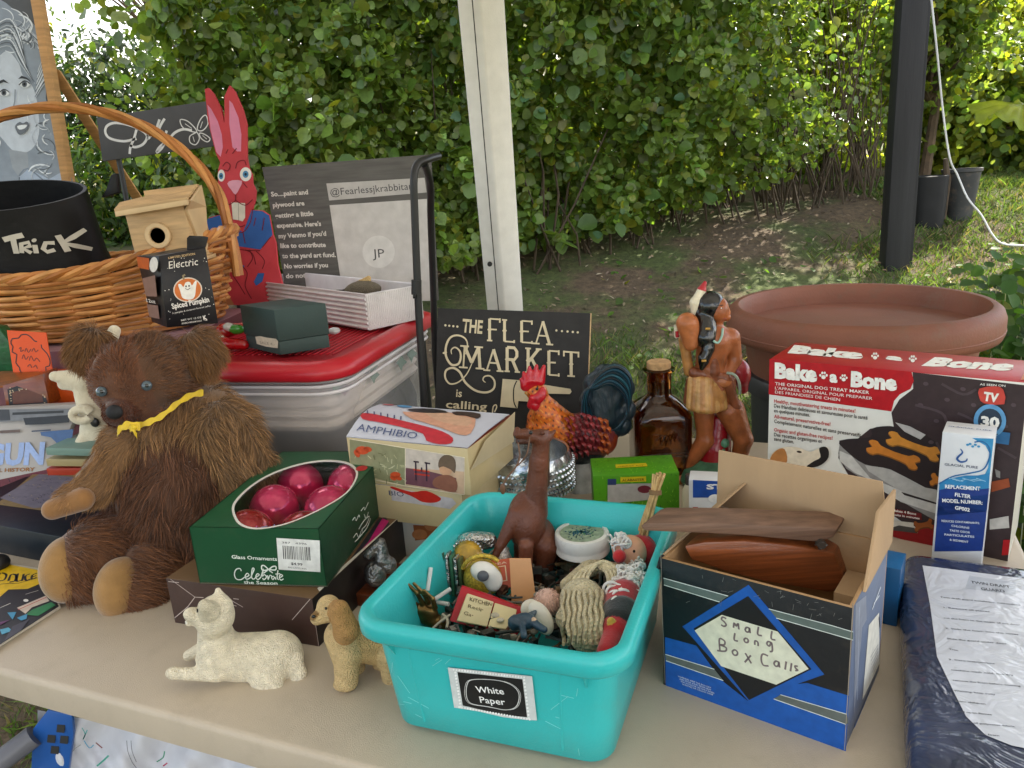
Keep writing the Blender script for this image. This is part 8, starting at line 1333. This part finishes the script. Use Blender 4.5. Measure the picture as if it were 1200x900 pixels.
for i in range(9):
    f = i/8; lc.append(('c', S(385+f*112, 432+f*12, -.012-.012*math.sin(PI*f)), S(378+f*132, 540+14*math.sin(PI*f), -.018-.016*math.sin(PI*f)), 5.5, 5.6, TN if i % 2 else '#b88a50', .0015)); 
    if i: lc.append(('c', S(378+(f-.125)*132, 543+14*math.sin(PI*(f-.125)), -.020-.016*math.sin(PI*(f-.125))), S(378+f*132, 543+14*math.sin(PI*f), -.020-.016*math.sin(PI*f)), 3.4, 3.4, '#66752a', .001))
fbody('loincloth', lc+[('e', S(445, 480, -.003), (24, 20, 25), TN, 0, .003)], Ys, PAINT, t, h=.0011, K=.002)
fbody('cloak', [('c', S(475, 280, -.02), S(470, 400, -.018), 5, 8, '#7a4024'), ('c', S(395, 405, -.012), S(520, 425, -.02), 7, 6, '#7a4024'), ('c', S(520, 430, -.02), S(560, 540, -.015), 7, 6, '#7a4024'), ('c', S(560, 540, -.015), S(605, 605, -.01), 6, 2, '#7a4024'), ('c', S(540, 430, -.01), S(545, 520, -.008), 6, 5, '#7a4024'), ('c', S(380, 440, 0), S(362, 520, 0), 6, 4, '#7a4024'), ('c', S(470, 420, -.02), S(500, 470, -.024), 5, 4, '#8f4c2a')], Ys, PAINT, t, h=.0013, K=.004)
fbody('red_blanket', [('e', S(575, 400, .006), (13, 12, 17), RD, 20), ('c', S(585, 430, .006), S(590, 470, .008), 9, 6, RD), ('c', S(490, 600, .012), S(475, 700, .010), 11, 16, RD), ('c', S(470, 720, .010), S(455, 840, .008), 17, 19, RD), ('c', S(510, 640, .022), S(495, 840, .02), 9, 14, RD)], Ys, pm('comb_red_paint'), t, h=.0015, K=.005)
g = G(); g.tube(spline([W(*k8(525, 405), Ys-.024), W(*k8(555, 412), Ys-.03), W(*k8(575, 445), Ys-.026), W(*k8(578, 490), Ys-.02)], 4), .0028, 8, rgb('#8f9a88')); g.tube(spline([W(*k8(470, 275), Ys-.036), W(*k8(490, 282), Ys-.038), W(*k8(505, 255), Ys-.034), W(*k8(508, 225), Ys-.026)], 5), .0022, 8, rgb('#8fb0a0')); g.build('beadwork', PAINT, t)
g = G(); g.tube([W(*k8(318, 210), Ys-.008), W(*k8(322, 262), Ys-.008)], .004, 8, rgb('#d8ceb4')); g.tube([W(*k8(322, 235), Ys-.011), W(*k8(324, 260), Ys-.011)], .0034, 8, rgb('#a01824')); g.build('arrow_feather', PAINT, t)
g = G(); zb = W(*k8(470, 850), Ys); q = np.array([zb[0], Ys, TT]); g.lathe(q, [(.065, 0), (.07, .01), (.06, .03), (.045, max(.035, zb[2]-TT-.02)), (.03, max(.045, zb[2]-TT))], 22, col=rgb('#3f6a52')); [g.ell(W(*k8(x, y), Ys-.01), .010, .008, .010, 10, rgb('#4a7a60')) for x, y in ((515, 690), (500, 720), (490, 745))]; g.build('rocky_base', PAINT, t)
g = G(); [g.ell(W(*k8(x, y), Ys-.030), .0014, .001, .0012, 8, c_) for x, y, c_ in ((503, 142, (.8, .75, .7)), (505, 143, (.02, .01, .01)))]; g.tube([W(*k8(496, 132), Ys-.028), W(*k8(510, 130), Ys-.027)], .0008, 5, (.02, .01, .01)); g.tube([W(*k8(512, 186), Ys-.02), W(*k8(524, 184), Ys-.018)], .0008, 5, (.25, .05, .04)); g.build('face_paint', PAINT, t)
